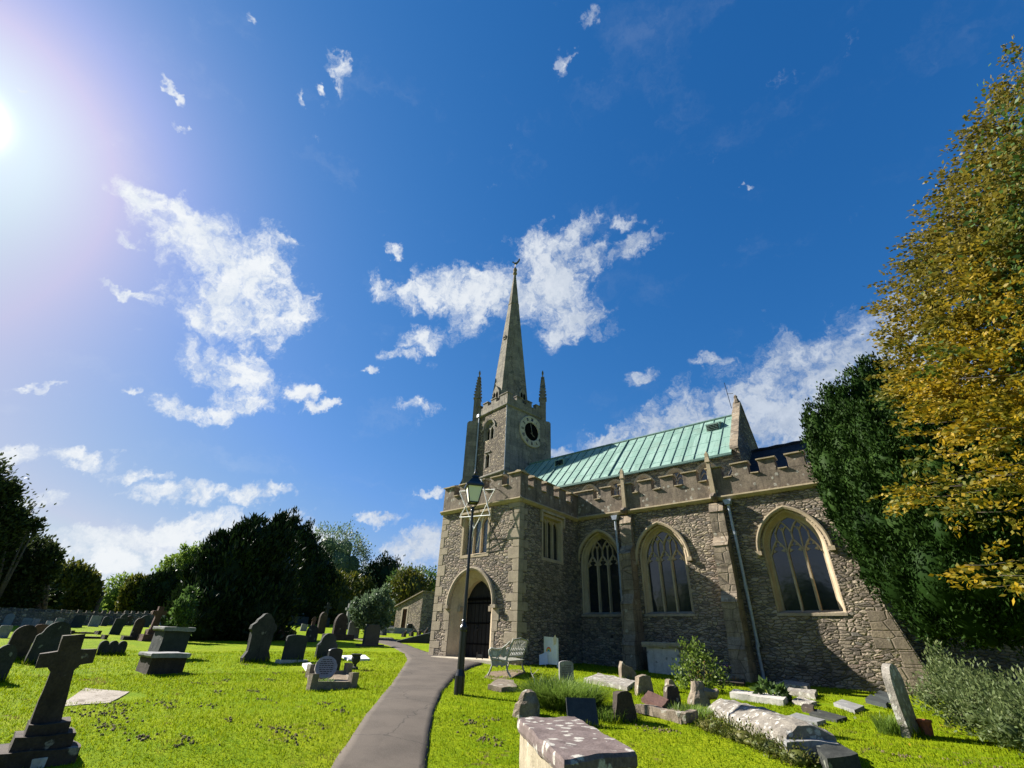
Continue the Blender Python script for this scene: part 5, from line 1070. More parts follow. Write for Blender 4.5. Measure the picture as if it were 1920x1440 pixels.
def patch(name, pts, mat, dz=.006, kind='structure'):
    P = [ground(*p) for p in pts]; c = sum(P)/len(P); m_ = MB(); rings = []
    for k in (1.0, .75, .5, .25):
        rings.append([c+(p-c)*k for p in P])
    vs = []
    for rg in rings:
        n_ = len(rg)
        for i in range(n_):
            for s in range(3): q = rg[i]*(1-s/3)+rg[(i+1) % n_]*(s/3); j = .06*noise.noise(Vector((q[0]*3, q[1]*3, 1))); vs.append((q[0]+j, q[1]+j, gz(q[0], q[1])+dz+.015*noise.noise(Vector((q[0]*6, q[1]*6, 0)))))
    n_ = 3*len(P); m_.add(vs+[(c[0], c[1], gz(c[0], c[1])+dz)], [(r*n_+i, r*n_+(i+1) % n_, (r+1)*n_+(i+1) % n_, (r+1)*n_+i) for r in range(3) for i in range(n_)]+[(3*n_+i, 3*n_+(i+1) % n_, 4*n_) for i in range(n_)])
    EXCL.append((c[0], c[1], .6)); return tag(m_.build(name, mat), kind=kind)
patch('bare_earth', [(905, 1270), (925, 1258), (975, 1256), (990, 1262), (958, 1272), (930, 1275)], MT['soil'])
# ------------------------------------------------------------------ notice board with children's drawings
g1 = ground(1046, 1253); u = np.array([-.955, .30, 0]); g2 = g1+u*.80; g2[2] = gz(g2[0], g2[1]); n_ = np.array([u[1], -u[0], 0]); n_ = n_ if n_@(-g1) > 0 else -n_
def hgt(g_, x, y): d_ = ray(x, y); return (ORG+d_*((g_[:2]@g_[:2])/(d_[:2]@g_[:2])))[2]-g_[2]
wB = .80; hB1 = hgt(g1, 1047, 1207); 
NB = thing('notice_board', 'white notice board with a rainbow drawing and loose papers, in the corner by the porch', 'notice board', (g1+g2)/2)
def nb(a, z, o=0.0): p = g1+u*a+n_*o; return np.array([p[0], p[1], max(g1[2], g2[2]-.05)+z])
def panel(name, pts, th, mat, o=.0, parent=NB): 
    return MB().prism([nb(a, z, o) for a, z in pts], tuple(n_*th)).build(name, mat, parent)
hB = max(hB1, .95)
panel('board', [(0, .10), (wB, .10), (wB, hB+.03), (0, hB)], .02, WP)
for a in (.03, wB-.03): MB().prism([nb(a-.025, -.15, -.045), nb(a+.025, -.15, -.045), nb(a+.025, hB-.02, -.045), nb(a-.025, hB-.02, -.045)], tuple(n_*.04)).build('leg', WP, NB)
PAP = mat_plain('paper', (.72, .73, .76), .8, .05); PAPB = mat_plain('bluish_paper', (.58, .60, .70), .8, .05)
pa = panel('paper', [(wB*.36, .36), (wB*.88, .36), (wB*.88, hB-.10), (wB*.36, hB-.10)], .003, PAP, .021)
for i, cc in enumerate(((.75, .05, .03), (.85, .30, .02), (.8, .65, .05), (.1, .45, .12), (.03, .28, .5), (.2, .08, .4))):
    r0, r1 = .150-.022*i, .150-.022*(i+1)+.001; cx_, cz2 = wB*.62, hB*.52; m_ = MB(); ns = 14
    for k in range(ns):
        t0, t1 = math.pi*k/ns, math.pi*(k+1)/ns; m_.add([nb(cx_+r*math.cos(t), cz2+r*math.sin(t), .0262) for r, t in ((r0, t0), (r0, t1), (r1, t1), (r1, t0))], [(0, 1, 2, 3)])
    m_.build('rainbow_band', mat_plain('crayon_colour', cc, .8, .1), pa)
panel('paper', [(wB*.06, .42), (wB*.26, .42), (wB*.26, hB-.16), (wB*.06, hB-.16)], .003, PAP, .021)
m_ = MB().add([nb(wB*.72, .48, .03), nb(wB*1.12, .38, .16), nb(wB*1.02, .06, .22), nb(wB*.62, .10, .06)], [(0, 1, 2, 3)]); m_.build('hanging_paper', PAPB, NB)
m_ = MB().add([nb(wB*.1, hB+.10, .03), nb(wB*.22, hB-.02, .06), nb(wB*.2, hB-.25, .05), nb(wB*.06, hB-.2, .03), nb(wB*.02, hB-.05, .03)], [(0, 1, 2, 3, 4)]); m_.build('hanging_paper', mat_plain('card', (.62, .52, .34), .8, .1), NB)
g3 = ground(981, 1238); m_ = MB(); m_.tube([nb(wB-.01, hB+.02, 0), g3+(0, 0, .05)], .016, 6); m_.build('stay', MT['black_iron'], NB)
# boot scraper at the doorstep
g = on_y(899, 1236, YP-.35); MB_ = MB()
for dx in (-.14, .14): MB_.tube([(g[0]+dx, g[1], Z0), (g[0]+dx, g[1], Z0+.28)], .018, 6)
MB_.box(g[0]-.15, g[0]+.15, g[1]-.008, g[1]+.008, Z0+.12, Z0+.2); tag(MB_.build('boot_scraper', MT['black_iron'], loc=g), 'small black iron boot scraper on the step at the right of the church door', 'boot scraper')

# ------------------------------------------------------------------ stone outhouse and boundary wall
g = ground(752, 1180); ha = on_y(743, 1180, g[1])[0]
OY = ground(770, 1185)[1]; OX1 = on_y(785, 1187, OY)[0]; OX0 = on_y(738, 1180, OY)[0]; OZ = tz(OX1, OY)
zr_ = on_y(787, 1110, OY)[2]; ze_ = on_y(743, 1138, OY)[2]; oyb = OY+7
OH = thing('stone_outhouse', 'small lean-to outhouse of rubble stone with a brown plank door, left of the porch', 'outhouse', ((OX0+OX1)/2, OY, OZ))
dx0, dx1 = on_y(751, 1180, OY)[0], on_y(759, 1180, OY)[0]; dz0 = OZ-.3; dz1 = on_y(754, 1142, OY)[2]
F2 = FY(OY); hole = [(dx0, dz0), (dx0, dz1), (dx1, dz1), (dx1, dz0)]
mb = wall_mb(F2, [(OX0, OZ-1), (OX1, OZ-1), (OX1, zr_), (OX0, ze_)], [hole], .3); mb.add([(OX1, OY, OZ-1), (OX1, oyb, OZ-1), (OX1, oyb, zr_), (OX1, OY, zr_), (OX0, OY, OZ-1), (OX0, oyb, OZ-1), (OX0, oyb, ze_), (OX0, OY, ze_)], [(0, 1, 2, 3), (4, 7, 6, 5)])
mb.build('wall', MT['rubble'], OH); MB().prism([(OX0-.2, OY-.15, ze_-.0), (OX1+.1, OY-.15, zr_+.03), (OX1+.1, OY-.15, zr_+.12), (OX0-.2, OY-.15, ze_+.10)], (0, oyb-OY+.3, 0)).build('roof', MT['buttress'], OH)
od = MB().add([F2(dx0, dz0, .15), F2(dx1, dz0, .15), F2(dx1, dz1, .15), F2(dx0, dz1, .15)], [(0, 1, 2, 3)]).build('door', mat_wood('brown_door', (.05, .018, .012), (.09, .035, .022)), OH)
m_ = MB(); m_.box(dx0-.2, dx0, OY-.02, OY+.1, dz0, dz1+.2); m_.box(dx1, dx1+.2, OY-.02, OY+.1, dz0, dz1+.2); m_.box(dx0, dx1, OY-.021, OY+.1, dz1, dz1+.2); m_.build('door_frame', MT['quoin'], OH)
# boundary wall: follows the back of the yard
wp_ = [ground(x, y) for x, y in ((-220, 1176), (-100, 1175), (0, 1173), (130, 1172), (260, 1170), (330, 1169), (460, 1169), (620, 1169))]
wh_ = on_y(130, 1149, wp_[3][1])[2]-wp_[3][2]
mb = MB()
for a, b in zip(wp_[:-1], wp_[1:]):
    d_ = (b-a)[:2]; L_ = np.linalg.norm(d_); d_ /= L_; nn = np.array([-d_[1], d_[0]])*.2; k_ = max(1, int(L_/2))
    for i in range(k_):
        p, q = a[:2]+d_*L_*i/k_, a[:2]+d_*L_*(i+1)/k_; zz = tz(*p), tz(*q); h_ = wh_
        mb.add([(*(p-nn), zz[0]-.3), (*(q-nn), zz[1]-.3), (*(q+nn), zz[1]-.3), (*(p+nn), zz[0]-.3), (*(p-nn), zz[0]+h_), (*(q-nn), zz[1]+h_), (*(q+nn), zz[1]+h_), (*(p+nn), zz[0]+h_)], [(4, 5, 6, 7), (0, 1, 5, 4), (2, 3, 7, 6)])
        for s in range(3): e = p+(q-p)*(s+.5)/3; ww = .28+.05*noise.noise(Vector((e[0], e[1], 3))); ez = (zz[0]+zz[1])/2+h_; mb.box(e[0]-.16, e[0]+.16, e[1]-.16, e[1]+.16, ez-.05, ez+ww*.7)
bw = mb.build('boundary_wall', MT['rubble_far'], None, loc=wp_[2]); tag(bw, 'long low rubble wall with rough cock-and-hen coping along the back of the churchyard', 'wall', kind='thing')

# ------------------------------------------------------------------ foliage
def mat_leaf(name, cols, trans=.35, tcol=None, rough=.55, big=None, spec=.25, high=None):
    m, N = newmat(name); p = N.pos(); r = N.isl(); f = N.noise(p, .9, 3, .6)
    t = N.m('ADD', N.m('MULTIPLY', r, .65), N.m('MULTIPLY', f, .4)); c = N.ramp(t, [(i/(len(cols)-1), cc) for i, cc in enumerate(cols)])
    if big: c = N.mix(N.ss(N.noise(p, big[1], 3, .6), big[2], big[3]), c, N.ramp(t, [(0, tuple(x*.6 for x in big[0])), (1, big[0])]))
    if high: c = N.mix(N.m('MULTIPLY', N.ss(N.n('ShaderNodeSeparateXYZ', out=2, Vector=p), high[1], high[2]), N.ss(N.noise(p, 1.7, 3), .3, .6, .45, 1.0)), c, N.ramp(t, [(0, tuple(x*.5 for x in high[0])), (1, high[0])]))
    b = N.finish(c, rough, None, spec=spec)
    tr = N.t.nodes.new('ShaderNodeBsdfTranslucent'); N.t.links.new(c if tcol is None else N.mix(1, c, tcol, 'MULTIPLY'), tr.inputs[0])
    mx = N.t.nodes.new('ShaderNodeMixShader'); mx.inputs[0].default_value = trans; N.t.links.new(b.outputs[0], mx.inputs[1]); N.t.links.new(tr.outputs[0], mx.inputs[2])
    o = [x for x in N.t.nodes if x.type == 'OUTPUT_MATERIAL'][0]; N.t.links.new(mx.outputs[0], o.inputs[0]); return m
LM = {}
LM['yew'] = mat_leaf('yew_foliage', [(.005, .013, .003), (.014, .033, .006), (.032, .062, .011)], .12, spec=.03)
LM['yew_dark'] = mat_leaf('dark_yew_foliage', [(.006, .012, .005), (.013, .027, .008), (.024, .046, .012)], .1, spec=.1)
LM['gold_yew'] = mat_leaf('golden_tipped_yew', [(.02, .035, .008), (.07, .085, .012), (.16, .14, .015)], .3)
LM['beech'] = mat_leaf('autumn_beech_leaves', [(.07, .085, .012), (.17, .145, .012), (.31, .205, .010), (.46, .29, .012)], .4, big=((.08, .12, .018), .55, .48, .66), high=((.19, .16, .025), 5.5, 10.0))
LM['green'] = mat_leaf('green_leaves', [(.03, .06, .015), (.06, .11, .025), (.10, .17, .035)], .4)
LM['backlit'] = mat_leaf('shaded_olive_leaves', [(.015, .024, .008), (.035, .05, .016), (.07, .085, .028)], .3, spec=.05)  # leaf green darkened in colour for trees standing against the light
LM['lightgreen'] = mat_leaf('pale_green_leaves', [(.06, .10, .02), (.12, .19, .03), (.22, .28, .04)], .45)
LM['silver'] = mat_leaf('silvery_leaves', [(.05, .085, .04), (.10, .15, .075), (.17, .23, .13)], .4)
LM['rose'] = mat_leaf('rose_leaves', [(.05, .085, .014), (.11, .17, .025), (.20, .25, .04)], .4, big=((.16, .05, .03), 1.2, .62, .72))
LM['shrub'] = mat_leaf('shrub_leaves', [(.05, .075, .025), (.11, .15, .05), (.19, .22, .085)], .4)
LM['blades'] = mat_leaf('lawn_blades', [(.075, .14, .003), (.165, .23, .004), (.27, .30, .011)], .45, spec=.03, rough=.8, big=((.20, .15, .055), 1.35, .60, .70))
LM['longgrass'] = mat_leaf('long_grass', [(.07, .13, .015), (.13, .21, .03), (.22, .29, .06)], .4)
LM['moss'] = mat_leaf('creeping_thyme', [(.05, .07, .012), (.09, .11, .02), (.16, .13, .03)], .3)
BARK = mat_stone('bark', (.05, .04, .03), (.12, .095, .07), sc=5, bstr=1.0)
def unit(n): v = RNG.normal(size=(n, 3)); return v/np.linalg.norm(v, axis=1)[:, None]
def leaf_quads(P, A, L, W):             # diamond leaves at P along A
    n = len(P); A = A/np.linalg.norm(A, axis=1)[:, None]; B = np.cross(A, unit(n)); B /= np.linalg.norm(B, axis=1)[:, None]+1e-9
    L = np.broadcast_to(L, n)[:, None]*RNG.uniform(.65, 1.3, (n, 1)); W = np.broadcast_to(W, n)[:, None]*RNG.uniform(.7, 1.25, (n, 1))
    V = np.stack([P, P+A*L*.45+B*W*.5, P+A*L, P+A*L*.45-B*W*.5], 1).reshape(-1, 3); return V, np.arange(4*n).reshape(n, 4)
ICO = None
def core(c, r, k, seed):                # rough inner mass of the same foliage
    bm = bmesh.new(); bmesh.ops.create_icosphere(bm, subdivisions=2, radius=1); V = np.array([v.co[:] for v in bm.verts]); Q = [[v.index for v in f.verts] for f in bm.faces]; bm.free()
    j = np.array([1+.18*noise.noise(Vector(v*2.2)+Vector((seed, 0, 0))) for v in V])[:, None]; return V*j*np.array(r)*k+np.array(c), [q+[q[2]] for q in Q]
def crown(name, blobs, n, L, W, mat, parent, up=.4, out=.6, clump=26, spread=.16, shell=.35, corek=.78, droop=0.0, flat=1.0, seed=0, cull=.8, spray=0.0):
    BC = np.array([b[0] for b in blobs], float); BR = np.array([b[1] for b in blobs], float)
    rs = np.array([b[1] for b in blobs], float); area = (rs[:, 0]*rs[:, 1]+rs[:, 0]*rs[:, 2]+rs[:, 1]*rs[:, 2]); pr = area/area.sum()
    Vs, Qs, off = [], [], 0
    for i, ((c, r), p) in enumerate(zip(blobs, pr)):
        c = np.array(c, float); r = np.array(r, float); k = max(20, int(n*p)); nc = max(6, k//clump)
        D = unit(nc); fac = 1-shell*RNG.random(nc)**1.6; jit = np.array([1+.22*noise.noise(Vector(d*2.4)+Vector((i*3.3+seed, 1, 0))) for d in D]); C = c+D*r*(fac*jit)[:, None]
        idx = RNG.integers(0, nc, k); s = spread*r.mean(); G = RNG.normal(size=(k, 3))*s; G[:, 2] *= flat
        P = C[idx]+G; N_ = D[idx]; A = N_*out+np.array([0, 0, up])+RNG.normal(size=(k, 3))*.45; A[:, 2] -= droop*RNG.random(k)
        if spray:
            H = N_.copy(); H[:, 2] = H[:, 2]*.35-.05; H /= np.linalg.norm(H, axis=1)[:, None]+1e-9; P = C[idx]+H*(RNG.random(k)*spray)[:, None]+RNG.normal(size=(k, 3))*(.07, .07, .025)*np.ones((k, 1)); A = H*.8+RNG.normal(size=(k, 3))*(.6, .6, .18)
        if cull and len(blobs) > 1:                          # leaves only where light reaches: none deep inside a neighbour
            keep = np.ones(len(P), bool)
            for j in range(len(blobs)):
                if j != i and np.all(np.abs(BC[j]-c) < BR[j]+r+.3): keep &= (((P-BC[j])/BR[j])**2).sum(1) > cull*cull
            P, A = P[keep], A[keep]
            if not len(P): continue
        V, Q = leaf_quads(P, A, L, W); Vs.append(V); Qs.append(Q+off); off += len(V)
        if corek:
            V, Q = core(c, r, corek, i+seed); Vs.append(V); Qs.append(np.array(Q)+off); off += len(V)
    V = np.concatenate(Vs); Q = np.concatenate(Qs); org = np.array(root_loc(parent)) if parent else np.array([0, 0, 0])
    k4 = Q[:, 2] != Q[:, 3]; tot = np.where(k4, 4, 3); flat = Q[np.stack([np.ones(len(Q), bool)]*3+[k4], 1)]; me = bpy.data.meshes.new(name)
    me.vertices.add(len(V)); me.vertices.foreach_set('co', (V-org).astype(np.float32).ravel()); me.loops.add(len(flat)); me.loops.foreach_set('vertex_index', flat.astype(np.int32))
    me.polygons.add(len(Q)); me.polygons.foreach_set('loop_start', np.concatenate([[0], np.cumsum(tot)[:-1]]).astype(np.int32)); me.polygons.foreach_set('loop_total', tot.astype(np.int32)); me.update(); me.materials.append(mat); o = bpy.data.objects.new(name, me); COL.objects.link(o); o.parent = parent; return o
def trunk(base, h, r, parent, limbs=(), lean=(0, 0), mat=None):
    m_ = MB(); b = np.array(base, float); top = b+(lean[0], lean[1], h); m_.tube([b-(0, 0, .3), b+(0, 0, .15*h), b+(lean[0]*.4, lean[1]*.4, .5*h), top], [r*1.35, r, r*.8, r*.4], 9)
    for e in limbs:
        e = np.array(e, float); t = min(.9, max(.25, (e[2]-b[2])/h*.6)); s = b+np.array([lean[0]*t, lean[1]*t, h*t]); mid = (s+e)/2+(0, 0, .1*h*.3); m_.tube([s, mid, e], [r*.5, r*.3, r*.08], 6)
    return m_.build('trunk', mat or BARK, parent, smooth=True)
def blobs_px(lst, base_r=None):         # lump of foliage: where it is seen, its distance and its real radii
    out = []
    for x, y, r, rx, rz in lst:
        p = at_r(x, y, r); d = ray(x, y); k = 1/np.linalg.norm(d); out.append((p, (rx*k*k*1.05, rx*k*k*1.05, rz*k)))
    return out
def tree(name, label, cat, base, blobs, n, L, W, mat, th, tr, group=None, limbs=True, lean=(0, 0), parts=None, **k):
    t = thing(name, label, cat, base, group); trunk(base, th, tr, t, [b[0] for b in blobs[:9]] if limbs else (), lean)
    crown('crown', blobs, n, L, W, mat, t, **k); return t
def gb(x, y, r): p = at_r(x, y, r); return np.array([p[0], p[1], tz(p[0], p[1])])
# -- great yew in the middle of the left side
yr = 36; B = gb(470, 1190, yr)
bl = blobs_px([(470, 1155, yr, 3.6, 3.2), (415, 1150, yr-1, 2.6, 2.8), (385, 1160, yr-2, 1.9, 2.4), (390, 1090, yr, 1.9, 2.6), (352, 1150, yr-1, 1.5, 2.2), (440, 1080, yr, 2.8, 3.0), (495, 1075, yr+1, 2.6, 3.0), (400, 1045, yr, .95, 1.7), (425, 1040, yr+.4, 1.2, 1.6), (495, 1130, yr+1, 2.4, 2.6),
  (470, 1030, yr, 1.6, 2.2), (505, 1020, yr+1, 1.4, 1.9), (490, 1010, yr+.5, .8, 1.2), (517, 1002, yr+1, .7, 1.3), (456, 1018, yr, .8, 1.4), (440, 1022, yr, .6, 1.2), (376, 1062, yr, .7, 1.3), (362, 1090, yr, .9, 1.6)])
tree('great_yew', 'huge dark spreading yew in the middle of the left side, nearly black against the light', 'yew tree', B, bl, 50000, .42, .13, LM['yew_dark'], 4.5, .8, up=.8, out=.5, spread=.13, clump=40, shell=.2, corek=.86)
bl = blobs_px([(545, 1130, 75, 5.6, 4.6), (592, 1132, 75, 4.0, 4.4), (570, 1095, 75, 4.6, 5.4), (530, 1060, 75, 4.8, 5.6), (574, 1045, 75, 2.4, 3.6), (556, 1022, 75, 2.4, 3.6), (534, 1010, 76, 2.6, 4.0), (541, 1000, 75, 1.5, 2.6), (596, 1085, 75, 2.4, 4), (520, 1135, 74, 4, 4)])
tree('tall_yew', 'second dark yew rising directly behind the right shoulder of the great one', 'yew tree', gb(560, 1170, 75), bl, 26000, .62, .2, LM['yew_dark'], 6, .8, up=.8, out=.5, spread=.13, clump=40, shell=.2, corek=.86)
# -- pale shrub at the yew's left foot
tree('leafy_shrub', 'sunlit pale-leaved shrub growing at the left foot of the great yew', 'shrub', gb(340, 1190, 31), blobs_px([(340, 1168, 31, .6, .9), (345, 1140, 31.5, .55, .9), (333, 1150, 31, .45, .8), (352, 1120, 32, .5, .6)]), 2400, .2, .09, LM['green'], .8, .06, corek=.4, spread=.25, shell=.6)
# -- trees beyond, left to right
BG = 'trees beyond the churchyard wall'
def bt(name, label, x, r, lst, n, L, mat, th, tr=.3, cat='tree', group=BG, fs=None, **k):
    fs = fs or (1.45 if x < 350 else 1.0); r *= fs; L *= fs**.5
    return tree(name, label, cat, gb(x, 1170, r), blobs_px([(a, b, r+e, c*fs, d*fs) for a, b, e, c, d in lst]), n, L, L*.5, LM[mat], th*fs, tr, group, **k)
bt('tall_tree', 'tall loose-crowned tree at the left edge, highest on that side', -30, 40, [(-60, 1010, 0, 4.0, 4.0), (-10, 1010, 0, 2.0, 2.2), (-20, 950, 0, 1.8, 2.2), (-40, 900, 0, 2.2, 1.8), (8, 930, -1, 1.0, 1.1), (22, 975, -1, 1.2, 1.0), (55, 988, -1, .9, .4), (72, 980, -1, .5, .3)], 22000, .28, 'backlit', .8, .3, corek=.45, spread=.3, shell=.5)
bt('broad_tree', 'broad reddish-tinged tree overhanging the row of clipped yews on the left', 70, 42, [(0, 1060, 0, 3.4, 2.4), (48, 1052, 0, 2.6, 2.0), (82, 1060, -1, 1.5, 1.3), (98, 1040, -1, .9, .6), (20, 1110, 0, 3.2, 2.6), (72, 1080, 0, 1.6, 1.2)], 16000, .30, 'backlit', .8, .4, corek=.6)
bt('clipped_yew', 'wide clipped yew with a rounded top, left of the narrow gap of sky', 130, 55, [(96, 1115, 0, 2.2, 3.0), (122, 1115, 0, 2.6, 3.2), (108, 1092, 0, 2.0, 1.7), (135, 1100, 0, 1.5, 2.2)], 9000, .4, 'gold_yew', 2, cat='yew tree', up=.8, shell=.15, corek=.9, group=None)
bt('clipped_yew', 'smaller clipped yew leaning at the right of the wide rounded one', 168, 55, [(155, 1122, 0, 1.5, 2.6), (164, 1110, 0, 1.0, 1.9)], 4500, .4, 'gold_yew', 2, cat='yew tree', up=.8, shell=.15, corek=.9, group=None)
bt('dark_hedge_tree', 'dark bushy tree filling the space behind the headstones at the far left', 20, 48, [(-60, 1130, 0, 3.5, 3.2), (0, 1130, 0, 3.2, 3.0), (45, 1130, 0, 2.4, 3.0), (70, 1140, 0, 1.8, 2.4), (-140, 1110, 0, 4, 4)], 9000, .42, 'yew_dark', 2, cat='tree', shell=.2, corek=.88)
bt('grey_bush', 'pale grey-green feathery bush by the wall at the far left', 20, 44, [(18, 1130, 0, .7, 1.6), (30, 1112, 0, .6, 1.2)], 1800, .3, 'silver', 1, .1, cat='bush', corek=.4)
bt('round_bush', 'soft grey-green round bush in the gap between the clipped yews', 205, 75, [(195, 1135, 0, 3.0, 2.4), (225, 1122, 0, 3.2, 3.2), (180, 1145, 0, 1.6, 1.2), (245, 1125, 0, 2, 3)], 6000, .45, 'lightgreen', 2, cat='bush')
bt('low_bush', 'small pale bush above the far wall in the gap of sky', 185, 60, [(178, 1148, 0, 1.4, .8), (162, 1150, 0, .9, .6)], 1300, .35, 'lightgreen', .6, .1, cat='bush')
bt('clipped_yew', 'narrow dark clipped yew column with a golden top, right of the gap of sky', 248, 58, [(244, 1135, 0, 1.5, 2.6), (250, 1112, 0, 1.4, 1.9), (240, 1150, 0, 1.5, 1.6)], 5000, .4, 'gold_yew', 2, cat='yew tree', up=.8, shell=.12, corek=.92, group=None)
bt('clipped_yew', 'broad slab of clipped black yew, right of the narrow golden-topped column', 295, 56, [(285, 1135, 0, 2.0, 2.8), (305, 1115, 0, 1.7, 2.6), (290, 1105, 0, 1.5, 1.8), (315, 1140, 0, 1.7, 2.6)], 7000, .4, 'yew_dark', 2, cat='yew tree', up=.8, shell=.12, corek=.92, group=None)
bt('yellow_tree', 'yellow-green sunlit tree showing over the left shoulder of the great yew', 345, 58, [(330, 1075, 0, 2.4, 2.2), (345, 1050, 0, 1.6, 1.6), (365, 1060, 0, 2.2, 2.4), (312, 1085, 0, 1.2, 1.0)], 6000, .38, 'lightgreen', 5, corek=.55)
bt('poplar', 'tall silvery-green tree right of the great yew', 630, 62, [(630, 1060, 0, 4.2, 4.2), (615, 1025, 0, 2.6, 2.6), (645, 1030, 0, 2.4, 2.6), (660, 1060, 0, 2.0, 2.6), (640, 1100, 0, 4.0, 3.0), (672, 1075, 0, 1.3, 1.0), (600, 1040, 0, 2, 3)], 15000, .34, 'silver', 8, .4, corek=.5, spread=.2, fs=1.5)
bt('dark_yew', 'dark yew rounding off the right side of the great yew', 620, 46, [(605, 1135, 0, 2.4, 3.2), (630, 1135, 0, 1.8, 2.6), (622, 1115, 0, 1.2, 1.6)], 5000, .4, 'gold_yew', 2, cat='yew tree', up=.8, shell=.15, corek=.9, fs=1.65)
bt('yew_column', 'golden-rimmed columnar yew standing behind the thin stone cross', 653, 50, [(650, 1150, 0, 1.1, 2.4), (654, 1122, 0, 1.15, 2.2), (657, 1105, 0, .9, .9)], 4200, .38, 'gold_yew', 2, cat='yew tree', up=.8, shell=.12, corek=.92, group='columnar yews', fs=1.6)
bt('yew_column', 'second golden-rimmed columnar yew, half hidden by the apple bush', 682, 56, [(678, 1140, 0, 1.4, 3.0), (683, 1118, 0, 1.1, 1.4)], 3600, .38, 'gold_yew', 2, cat='yew tree', up=.8, shell=.12, corek=.92, group='columnar yews', fs=1.5)
bt('conifer', 'dark spiky-topped group of conifers above the apple bush', 710, 66, [(700, 1120, 0, 1.8, 4.0), (715, 1108, 0, 1.8, 4.4), (730, 1105, 0, 1.6, 4.4), (690, 1110, 0, 1.6, 3.5), (720, 1140, 0, 3.0, 3.4)], 8000, .45, 'yew_dark', 2, up=1.2, shell=.15, corek=.88, fs=1.4)
bt('clipped_yew', 'rounded clipped yew with a broad golden top behind the outhouse', 765, 60, [(755, 1125, 0, 2.0, 3.4), (772, 1118, 0, 2.4, 2.8), (745, 1140, 0, 1.5, 3.0)], 7000, .4, 'gold_yew', 2, cat='yew tree', up=.8, shell=.13, corek=.92, group=None)
bt('airy_tree', 'airy tree showing above the outhouse roof, close to the porch', 790, 78, [(760, 1095, 0, 2.8, 2.0), (790, 1098, 0, 2.6, 2.2), (808, 1095, 0, 2.4, 2.4), (815, 1120, 0, 3, 3)], 7000, .4, 'green', 4, corek=.4, spread=.22)
tree('apple_bush', 'spreading grey-green bush standing right of the notched headstone, before the conifers', 'bush', gb(698, 1182, 38), blobs_px([(686, 1152, 38, 1.0, 1.0), (706, 1150, 38, 1.1, 1.1), (698, 1135, 38, .9, .9), (712, 1125, 38, .6, .9), (722, 1112, 38, .35, .7), (668, 1142, 38, .5, .4), (722, 1150, 38, .7, 1.1), (666, 1132, 38, .35, .35), (700, 1166, 38, 1.2, .6)]), 9000, .22, .10, LM['silver'], 1.8, .2, corek=.55, spread=.2, up=.5)
# -- fastigiate yew against the east end of the wall
YB = np.array([2.3, 17.4]); YZ = tz(*YB); rr = random.Random(11); bl = []
def yb(x, y, r_, rx, rz): x += 42*min(1.4, max(0, (y-780)/300)); y += 38*min(1, max(0, (900-y)/120)); return (at_r(x, y, r_), (rx*.86, rx*.86, rz*.86))
for (x, y, d_, rx, rz) in [(1540, 800, 17.2, .42, 1.7), (1528, 850, 17.0, .38, 1.5), (1575, 760, 17.4, .45, 1.8), (1605, 770, 17.2, .5, 2.0), (1632, 735, 17.5, .5, 2.0), (1660, 725, 17.6, .5, 2.1), (1590, 850, 16.8, .65, 1.8), (1640, 830, 16.6, .7, 2.0), (1555, 900, 16.8, .6, 1.6), (1610, 920, 16.4, .75, 1.7), (1700, 730, 17.8, .6, 2.2), (1690, 800, 16.8, .8, 2.2), (1745, 760, 17.6, .8, 2.3), (1670, 900, 16.2, .85, 1.8), (1730, 880, 16.2, .9, 2.0), (1790, 820, 17, 1.0, 2.4), (1850, 830, 17.2, 1.1, 2.4),
   (1570, 970, 16.6, .62, 1.3), (1620, 1000, 16.2, .8, 1.4), (1600, 1050, 16.5, .55, 1.0), (1680, 990, 15.9, .9, 1.5), (1650, 1080, 16.0, .75, 1.2), (1740, 980, 15.8, 1.0, 1.6), (1720, 1080, 15.7, .95, 1.4), (1690, 1140, 16.0, .6, .9), (1800, 950, 16, 1.1, 1.9), (1790, 1060, 15.7, 1.0, 1.5), (1760, 1150, 15.8, .7, .8), (1860, 980, 16.2, 1.2, 2.0), (1860, 1090, 15.9, 1.1, 1.4), (1920, 1000, 16.6, 1.4, 2.4), (1920, 1120, 16.3, 1.1, 1.2), (1830, 1150, 15.9, .7, .7), (1980, 900, 17, 1.6, 3), (1760, 900, 17.5, 1.8, 3.4), (1850, 1000, 17.6, 2.0, 3.0)]: bl.append(yb(x, y, d_, rx, rz))
sub = []
for c_, r_ in bl:                        # each plume is broken into upright tufts
    n_ = max(3, int(r_[0]*7))
    for i in range(n_):
        a = rr.uniform(0, 6.28); q = rr.uniform(.35, .8); sub.append((c_+np.array([r_[0]*q*math.cos(a), r_[0]*q*math.sin(a), r_[2]*rr.uniform(-.55, .55)]), (r_[0]*.42, r_[0]*.42, r_[2]*rr.uniform(.4, .62))))
YT = tree('columnar_yew', 'dense green many-plumed yew standing against the right end of the church wall', 'yew tree', (*YB, YZ), bl+sub, 380000, .115, .055, LM['yew'], 5.0, .4, limbs=False, up=.9, out=.5, clump=14, spread=.11, shell=.16, corek=.84, cull=.86)
m_ = MB()
for i in range(9):
    a = i*.7; m_.tube([(YB[0]+.3*math.cos(a), YB[1]+.3*math.sin(a), YZ-.2), (YB[0]+.9*math.cos(a), YB[1]+.8*math.sin(a), YZ+2.4), (YB[0]+1.5*math.cos(a), YB[1]+1.1*math.sin(a), YZ+5.5)], [.13, .1, .05], 6)
m_.build('limbs', BARK, YT)
